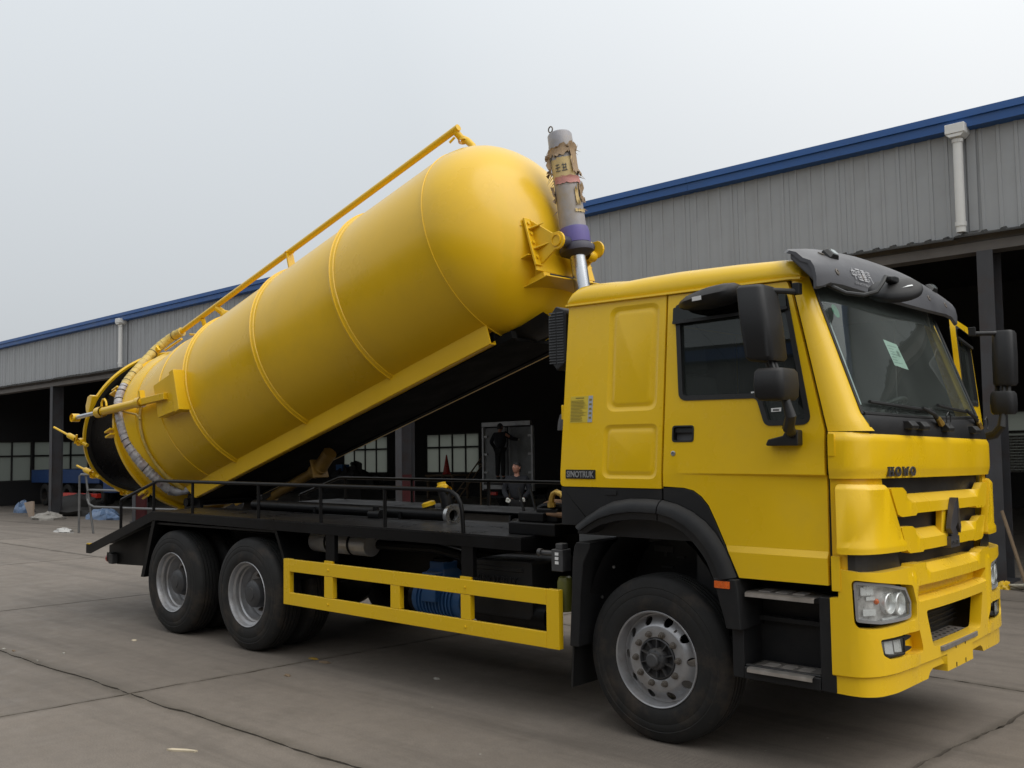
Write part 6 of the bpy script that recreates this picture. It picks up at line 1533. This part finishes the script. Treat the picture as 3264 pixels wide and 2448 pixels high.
def person(loc, az, pose, label, sc=1.0, cap=False):
    T = Matrix.Translation(loc) @ Matrix.Rotation(az, 4, 'Z') @ Matrix.Scale(sc, 4)
    J = pose; hc = Vector(J['head'])
    body = [[(*J['pelvis'], .10), (*J['chest'], .12), (*J['neck0'], .06), (*J['neck1'], .052), (*(hc + Vector((-.015, 0, -.04))), .05)]]
    for s in ('l', 'r'):
        body.append([(*J['chest'], .12), (*J['sh' + s], .055), (*J['el' + s], .040), (*J['wr' + s], .028)])
        body.append([(*J['pelvis'], .10), (*J['hip' + s], .085), (*J['kn' + s], .055), (*J['an' + s], .040), (*J['toe' + s], .035)])
    TT = []
    o = skin_mesh(body, 'person', M['skin'], T, 2, lambda mb: TT.append(head_shape(mb, hc, J.get('tilt', 0), J.get('turn', 0))))
    o.data.transform(T.inverted()); o.matrix_world = T; tag(o, label, 'person')
    def kid(k): k.parent = o; return k
    I4 = Matrix.Identity(4)
    fp = TT[0]; face_parts(fp, o)
    jk = [[(*J['pelvis'], .145), (*J['belly'], .150), (*J['chest'], .165), (*J['neck0'], .075)]]
    for s in ('l', 'r'): jk.append([(*J['chest'], .165), (*J['sh' + s], .085), (*J['el' + s], .062), (*J['wr' + s], .048)])
    kid(skin_mesh(jk, 'jacket', M['jacket'], I4))
    kid(skin_mesh([[(*J['pelvis'], .13)] + [(*J[a + s], r) for a, r in (('hip', .10), ('kn', .078), ('an', .068))] for s in ('l', 'r')], 'trousers', M['trousers'], I4))
    for s in ('l', 'r'):
        a, t = Vector(J['an' + s]), Vector(J['toe' + s]); kid(skin_mesh([[(*(a + Vector((-.03, 0, -.03))), .05), (*(a.lerp(t, .5) + Vector((0, 0, -.02))), .045), (*t, .038)]], 'shoe', M['shoe'], I4))
    for s, sd_ in (('l', 1), ('r', -1)):
        w = Vector(J['wr' + s]); d = (w - Vector(J['el' + s])); kid(skin_mesh(hand(None, w, d, sd_, J.get('palm' + s, (1, 0, .2))), 'glove', M['glove'], I4))
    return o
def stand_pose(**k):
    p = dict(pelvis=(0, 0, .90), belly=(0, 0, 1.04), chest=(0, 0, 1.25), neck0=(-.01, 0, 1.40), neck1=(.0, 0, 1.45), head=(.02, 0, 1.575),
             shl=(0, .19, 1.35), shr=(0, -.19, 1.35), ell=(.02, .27, 1.10), elr=(.02, -.27, 1.10), wrl=(.20, .17, .97), wrr=(.20, -.17, .97),
             hipl=(0, .09, .86), hipr=(0, -.09, .86), knl=(.01, .10, .47), knr=(.02, -.10, .47), anl=(0, .11, .09), anr=(0, -.11, .09), toel=(.14, .13, .04), toer=(.14, -.13, .04))
    p.update(k); return p
def atb(u, v, h): return BT @ Vector((u, v, h))
person(atb(-9.05, .55, 0), R(-58), stand_pose(tilt=R(16), turn=R(-34)), 'man in dark jacket and pale gloves standing behind the handrail looking up', .965)
person(atb(-16.45, 8.05, .98), R(92), stand_pose(shr=(.03, -.19, 1.37), elr=(.22, -.30, 1.22), wrr=(.42, -.36, 1.20), ell=(-.04, .33, 1.13), wrl=(.12, .30, .95), tilt=R(5)), 'worker seen from behind reaching at the dented box truck doors', 1.02)

# ------------------------------------------------------------------ box truck in the hall
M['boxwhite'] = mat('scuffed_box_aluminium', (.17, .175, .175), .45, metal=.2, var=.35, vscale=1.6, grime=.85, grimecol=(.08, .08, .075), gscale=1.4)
M['boxframe'] = mat('box_frame_steel', (.34, .34, .34), .4, metal=.6, var=.3, vscale=5)
bl = atb(-16.55, 8.5, 0); bt_ = empty('box_truck', bl); tag(bt_, 'white box truck with dented rear doors parked inside the dark hall', 'box truck')
def bx(name, m, bev=0, par=None, **k):
    return None
def part_at(mb, name, m, par, bevel=0, smooth=0):
    mb.v = [BT @ p - (bl) for p in mb.v]; return mb.build(name, m, par, smooth, bevel)
c0 = -16.55
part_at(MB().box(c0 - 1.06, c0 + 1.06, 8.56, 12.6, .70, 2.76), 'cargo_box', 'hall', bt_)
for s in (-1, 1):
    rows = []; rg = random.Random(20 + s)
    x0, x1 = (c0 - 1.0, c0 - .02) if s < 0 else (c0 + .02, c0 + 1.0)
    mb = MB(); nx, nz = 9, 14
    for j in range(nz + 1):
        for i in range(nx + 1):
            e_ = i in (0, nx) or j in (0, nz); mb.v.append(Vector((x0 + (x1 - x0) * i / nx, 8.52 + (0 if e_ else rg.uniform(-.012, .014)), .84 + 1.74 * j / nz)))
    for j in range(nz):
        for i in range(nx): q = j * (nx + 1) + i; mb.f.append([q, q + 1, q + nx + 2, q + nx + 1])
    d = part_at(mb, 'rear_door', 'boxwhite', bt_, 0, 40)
    mb = MB()
    for h in (2.28, 1.72, 1.15): mb.box(min(c0 + s * 1.07, c0 + s * .86), max(c0 + s * 1.07, c0 + s * .86), 8.48, 8.51, h, h + .07)
    part_at(mb, 'door_hinge', 'boxframe', d, .006)
    part_at(MB().cyl((c0 + s * .10, 8.47, .80), (c0 + s * .10, 8.47, 2.60), .018, 8), 'lock_bar', 'boxframe', d, 0, 35)
part_at(MB().box(c0 - 1.07, c0 - 1.0, 8.46, 8.555, .62, 2.62).box(c0 + 1.0, c0 + 1.07, 8.46, 8.555, .62, 2.62).box(c0 - 1.07, c0 + .98, 8.455, 8.555, 2.625, 2.77).box(c0 - 1.07, c0 + 1.07, 8.46, 8.555, .66, .80), 'rear_frame', 'boxframe', bt_, .008)
part_at(MB().box(c0 - 1.0, c0 + 1.0, 8.6, 8.7, .38, .46).box(c0 - .4, c0 - .32, 8.7, 12.2, .45, .69).box(c0 + .32, c0 + .4, 8.7, 12.2, .45, .69), 'chassis', 'black', bt_)
for s in (-1, 1):
    part_at(MB().box(min(c0 + s * .82, c0 + s * .50), max(c0 + s * .82, c0 + s * .50), 8.50, 8.58, .47, .57), 'tail_lamp', 'red', bt_, .01)
    for v in (9.6, 12.0):
        o = link('wheel', tyre_m, bt_); o.scale = (.8, .8, .8); o.matrix_local = Matrix.Translation(BT @ Vector((c0 + s * .95, v, .42)) - bl) @ Matrix.Rotation(R(90 * -s), 4, 'Z') @ Matrix.Scale(.8, 4)
part_at(MB().prism([(12.75, .6), (14.4, .6), (14.4, 1.3), (14.1, 2.1), (12.75, 2.2)], c0 - .95, c0 + .95, 'x'), 'driver_cab', 'blue', bt_, .06, 35)
# trestle the worker stands on
def thing_mesh(mb, name, m, label, cat, base, bevel=0, smooth=30, group=None, T=BT):
    bw = T @ Vector(base); mb.v = [T @ p - bw for p in mb.v]; o = mb.build(name, m, None, smooth, bevel, loc=bw); tag(o, label, cat, group); return o
tb = MB().box(-17.15, -15.75, 7.75, 8.25, .93, .975)
for u in (-17.05, -15.85):
    for v in (7.8, 8.2): tb.cyl((u, v, 0), (u * .985 - 16.45 * -.015 * -1 if False else u, v, .93), .025, 8)
    tb.cyl((u, 7.8, .4), (u, 8.2, .4), .02, 8)
M['wood'] = mat('old_timber', (.20, .14, .085), .85, var=.35, vscale=4, bump=.3, bscale=20)
thing_mesh(tb, 'work_trestle', 'wood', 'low trestle under the worker behind the box truck', 'trestle', (-16.45, 8, 0))
# ladder by the hall window
lb_ = MB()
for d in (0, .32): lb_.cyl((-21.95 + d, 11.2, 0), (-21.25 + d, 13.2, 2.55), .03, 8)
ldo = thing_mesh(lb_, 'ladder', 'wood', 'ladder leaning in front of the rear hall window', 'ladder', (-21.9, 11.2, 0))
for k in range(8):
    t = .08 + .115 * k; a = Vector((-21.95 + .70 * t, 11.2 + 2 * t, 2.55 * t)); q = MB().cyl(a, a + Vector((.32, 0, 0)), .022, 6); bw = BT @ Vector((-21.9, 11.2, 0)); q.v = [BT @ p - bw for p in q.v]; q.build('rung', 'wood', ldo)
# red cone against the window
thing_mesh(MB().lathe([(.015, 1.75), (.03, 1.70), (.15, 1.02), (.17, 1.0), (.17, .97), (0, .97)], (-24.15, 13.2, 0), (0, 0, 1), 20), 'red_funnel', 'red', 'red cone shaped funnel standing before the rear window', 'funnel', (-24.15, 13.2, .97))
thing_mesh(MB().box(-25.0, -23.4, 12.8, 13.8, .90, .965).box(-24.95, -24.87, 12.85, 12.93, 0, .8999).box(-23.53, -23.45, 12.85, 12.93, 0, .8999).box(-24.95, -24.87, 13.67, 13.75, 0, .8999).box(-23.53, -23.45, 13.67, 13.75, 0, .8999), 'work_bench', 'wood', 'workbench carrying a red funnel at the rear wall', 'bench', (-24.2, 13.3, 0))
# heap of scrap below the left window, crate on it
def heap(cu, cv, ru, rv, h, n, seed, name, m, label, cat):
    rg = random.Random(seed); mb = MB(); rings = []; K_ = 22
    for i in range(7):
        t = i / 6; row = []
        for j in range(K_):
            a = 2 * math.pi * j / K_; k = (1 - t) ** .8 * (1 + rg.uniform(-.16, .16)); row.append((cu + ru * k * math.cos(a), cv + rv * k * math.sin(a), h * t ** .9 * (1 + rg.uniform(-.06, .06))))
        rings.append(row)
    mb.loft(rings); return thing_mesh(mb, name, m, label, cat, (cu, cv, 0), 0, 25)
M['scrap'] = mat('dark_scrap', (.03, .028, .026), .8, var=.5, vscale=3)
hp = heap(-29.3, 12.6, 2.6, 1.3, 1.35, 0, 4, 'scrap_heap', 'scrap', 'dark heap of scrap parts piled below the hall window', 'scrap heap')
rg = random.Random(8); bw = BT @ Vector((-29.3, 12.6, 0))
for k in range(26):
    a = rg.uniform(0, 6.28); r_ = rg.uniform(.1, .75); q = MB(); T_ = Matrix.Translation((-29.3 + 2.2 * r_ * math.cos(a), 12.6 + 1.1 * r_ * math.sin(a), 1.3 * (1 - r_) + .15)) @ Euler((rg.uniform(0, 3), rg.uniform(0, 3), rg.uniform(0, 3))).to_matrix().to_4x4()
    q.box(-.25, .25, -.12, .12, -.06, .06, T_); q.v = [BT @ p - bw for p in q.v]; q.build('scrap_piece', 'scrap', hp, 0)
thing_mesh(MB().box(-30.15, -29.7, 12.3, 12.7, 1.13, 1.42), 'blue_crate', 'blue', 'small blue crate lying on top of the scrap heap', 'crate', (-29.9, 12.5, 1.13), .01)

# ------------------------------------------------------------------ left bay: blue truck, barrier, sacks and rags
M['truckblue'] = mat('faded_blue_paint', (.012, .055, .19), .5, var=.25, vscale=2, grime=.3)
vl = BT @ Vector((-34, 2.6, 0)); bt2 = empty('blue_truck', vl); tag(bt2, 'blue tank truck with white topped tank standing inside the left bay', 'truck')
def p2(mb, name, m, par, bevel=0, smooth=0):
    mb.v = [BT @ p - vl for p in mb.v]; return mb.build(name, m, par, smooth, bevel)
p2(MB().box(-39.4, -33.0, 3.2, 5.2, .95, 1.5), 'cargo_bed', 'truckblue', bt2, .03)
p2(MB().box(-39.2, -32.8, 3.7, 4.6, .6, .9499), 'chassis', 'black', bt2)
p2(MB().tube([(-34.2, 4.2, 1.5), (-34.2, 4.2, 2.12)], .62, 28), 'water_tank', 'truckblue', bt2, 0, 35)
p2(MB().lathe([(.61, 2.121), (.58, 2.3), (.40, 2.42), (0, 2.46)], (-34.2, 4.2, 0), (0, 0, 1), 28), 'tank_top', 'pvc', bt2, 0, 50)
p2(MB().prism([(3.2, .6), (3.2, 1.7), (3.5, 2.5), (5.0, 2.5), (5.2, 1.7), (5.2, .6)], -32.7, -31.6, 'x'), 'driver_cab', 'truckblue', bt2, .05, 30)
for u in (-38.2, -36, -33.2):
    for v in (3.25, 5.15):
        o = link('wheel', tyre_m, bt2); o.matrix_local = Matrix.Translation(BT @ Vector((u, v, .46)) - vl) @ Matrix.Rotation(0 if v < 4 else math.pi, 4, 'Z') @ Matrix.Scale(.88, 4)
thing_mesh(MB().box(-31.6, -28.9, 1.25, 1.40, .56, .71).box(-31.3, -31.2, 1.28, 1.37, 0, .559).box(-29.3, -29.2, 1.28, 1.37, 0, .559), 'red_beam', 'red', 'red steel beam on short legs behind the grey barrier', 'beam', (-30.2, 1.3, 0), .01)
M['galv'] = mat('galvanised_tube', (.17, .17, .17), .5, metal=.4, var=.3, vscale=6)
ba = MB(); z0 = gz(-19.6, 4.2)
def bw_(x, y, z): return Vector((x, y, z + gz(x, y)))
ba.tube([bw_(-19.75, 4.2, 0), bw_(-19.75, 4.2, 1.36), bw_(-19.72, 4.22, 1.40), bw_(-19.2, 4.34, 1.40)], .028, 8).tube([bw_(-19.42, 4.4, 0), bw_(-19.60, 4.28, 1.38)], .026, 8)
lo = [bw_(-19.55, 4.3, .96), bw_(-19.52, 4.3, 1.02), bw_(-19.45, 4.31, 1.04), bw_(-16.75, 5.2, 1.04), bw_(-16.65, 5.22, 1.0), bw_(-16.63, 5.23, .9), bw_(-16.63, 5.23, .72), bw_(-16.70, 5.2, .64), bw_(-19.3, 4.35, .64), bw_(-19.47, 4.31, .70), bw_(-19.55, 4.3, .82)]
ba.tube(lo, .026, 8, True)
for dx in (0, .22): ba.tube([bw_(-16.75 + dx, 5.18 + dx * .3, 0), bw_(-16.75 + dx, 5.18 + dx * .3, 1.02)], .026, 8)
ba.tube([bw_(-16.75, 5.18, 1.02), bw_(-16.64, 5.21, 1.05), bw_(-16.53, 5.25, 1.02)], .026, 8)
o = ba.build('barrier', 'galv', None, 35); base = bw_(-19.75, 4.2, 0)
for v in o.data.vertices: v.co -= base
o.location = base; tag(o, 'grey tubular steel barrier standing in the yard by the left bay', 'barrier')
M['sack'] = mat('dirty_woven_sack', (.30, .28, .25), .9, var=.4, vscale=5, bump=.4, bscale=15); M['bluefilm'] = mat('blue_plastic_film', (.14, .21, .34), .35, var=.45, vscale=7, bump=.6, bscale=12); M['rag'] = mat('white_rag', (.45, .44, .42), .8, var=.15, bump=.5, bscale=14); M['tan'] = mat('tan_board', (.38, .29, .22), .8, var=.2)
def lump(x, y, rx_, ry_, h, seed, name, m, label, cat, group=None):
    rg = random.Random(seed); mb = MB(); K_ = 16; rings = []
    for i in range(6):
        t = i / 5; k = math.cos(t * math.pi / 2 * .94); row = []
        for j in range(K_):
            a = 2 * math.pi * j / K_; q = k * (1 + rg.uniform(-.25, .25)); row.append((rx_ * q * math.cos(a), ry_ * q * math.sin(a), max(0, h * math.sin(t * math.pi / 2) * (1 + rg.uniform(-.22, .22))) - (.01 if i == 0 else 0)))
        rings.append(row)
    mb.loft(rings); o = mb.build(name, m, None, 25, loc=(x, y, gz(x, y))); tag(o, label, cat, group); return o
P_ = BT @ Vector((-29.2, -.35, 0)); lump(P_.x + 1.0, P_.y - .3, .75, .4, .22, 3, 'sack', 'sack', 'pale crumpled sacks at the foot of the left column', 'sacks')
P_ = BT @ Vector((-29.6, 1.0, 0)); lump(P_.x, P_.y, 1.6, .7, .62, 5, 'tarpaulin', 'scrap', 'dark tarpaulin heap behind the left column', 'tarpaulin')
P_ = BT @ Vector((-26.8, .3, 0)); lump(P_.x + .5, P_.y, .9, .35, .30, 6, 'plastic_sheet', 'bluefilm', 'crumpled pale blue plastic sheet lying beyond the barrier', 'plastic sheet')
lump(-20.1, 4.0, .34, .18, .10, 7, 'rag', 'rag', 'white rag lying at the foot of the barrier', 'rag')
lump(-15.6, 4.4, .20, .14, .09, 8, 'plastic_cup', 'rag', 'small white crumpled wrapper near the rear ramp', 'litter')
P_ = BT @ Vector((-33.4, .6, 0)); lump(P_.x, P_.y, .5, .3, .40, 9, 'blue_bag', 'bluefilm', 'small blue bag on the floor of the left bay', 'bag')
mb = MB().box(-30.75, -30.1, -.42, -.38, 0, .04); mb = MB()
mb.prism([(-30.78, .46), (-30.20, .52), (-30.20, .0), (-30.36, .0)], -.40, -.36, 'y'); mb.prism([(-30.19, .52), (-30.02, .52), (-30.02, 0), (-30.19, 0)], -.41, -.35, 'y')
thing_mesh(mb, 'board', 'tan', 'tan board leaning against the left column', 'board', (-30.3, -.38, 0), 0, 0)
# ------------------------------------------------------------------ right edge: pole and straps by the column
thing_mesh(MB().tube([(.34, -.55, .02), (.02, -.30, .95)], .022, 8), 'wooden_pole', 'wood', 'wooden pole leaning by the column behind the front bumper', 'pole', (.34, -.55, 0))
M['strap'] = mat('pale_webbing', (.45, .42, .33), .8, var=.25, vscale=10)
mb = MB(); rg = random.Random(6)
for k in range(5):
    cx_, cy_ = .12 + .12 * k, -.5 + rg.uniform(-.12, .12); mb.tube([(cx_ + (.16 + .02 * k) * math.cos(t) * 1.2, cy_ + .12 * math.sin(t), .02 + .012 * k + .012 * math.sin(2 * t)) for t in [2 * math.pi * q / 16 for q in range(16)]], .016, 6, True)
thing_mesh(mb, 'webbing_strap', 'strap', 'coiled pale straps lying on the ground behind the bumper', 'straps', (.35, -.5, 0))
lump(.02, 6.75, .09, .07, .09, 12, 'yellow_rag', 'tank', 'small yellow rag beside the coiled straps', 'rag')
M['splinter'] = mat('pale_splinter', (.55, .47, .34), .8, var=.2)
# ------------------------------------------------------------------ litter in the foreground
q = MB().prism([(-.105, -.012), (-.06, -.02), (.09, -.012), (.105, .002), (.02, .016), (-.08, .012)], 0, .010, 'z', Matrix.Rotation(R(28), 4, 'Z'))
o = q.build('wood_splinter', 'splinter', None, 0, loc=(-2.234, -3.139, 0)); tag(o, 'pale wood splinter lying on the concrete in the foreground', 'splinter')
M['scrapgrey'] = mat('greyish_paper_scrap', (.36, .34, .30), .85, var=.3)
for i, (x, y, s_, m_, lab) in enumerate([(-5.79, -1.62, .040, 'splinter', 'largest pale paper scrap, left of the rear wheels'), (-5.75, -2.327, .022, 'scrapgrey', 'small pale scrap between the slab joint and rear wheels'), (-6.418, -2.602, .028, 'scrapgrey', 'pale scrap on the joint at the left picture edge'), (-2.301, -.853, .035, 'scrapgrey', 'pale smear of paper under the yellow side guard'), (-6.25, -2.58, .025, 'wood', 'brown crumb beside the joint at the left edge'), (-5.63, -2.62, .014, 'scrapgrey', 'tiny pale speck sitting in the slab joint')]):
    lump(x, y, s_, s_ * .6, .010, 30 + i, 'scrap', m_, lab, 'litter')
M['wrapper'] = mat('dirty_yellow_wrapper', (.28, .17, .02), .8, var=.4, vscale=30)
lump(-3.70, -1.02, .06, .03, .010, 44, 'yellow_wrapper', 'wrapper', 'yellow wrapper flattened on the ground behind the second rear wheel', 'litter'); lump(-3.50, -1.05, .07, .035, .012, 45, 'dead_leaf', 'wood', 'brown dead leaves on the ground by the side guard', 'leaves'); lump(-3.35, -1.55, .04, .02, .015, 46, 'dead_leaf', 'wood', 'single brown leaf in front of the side guard', 'leaf')
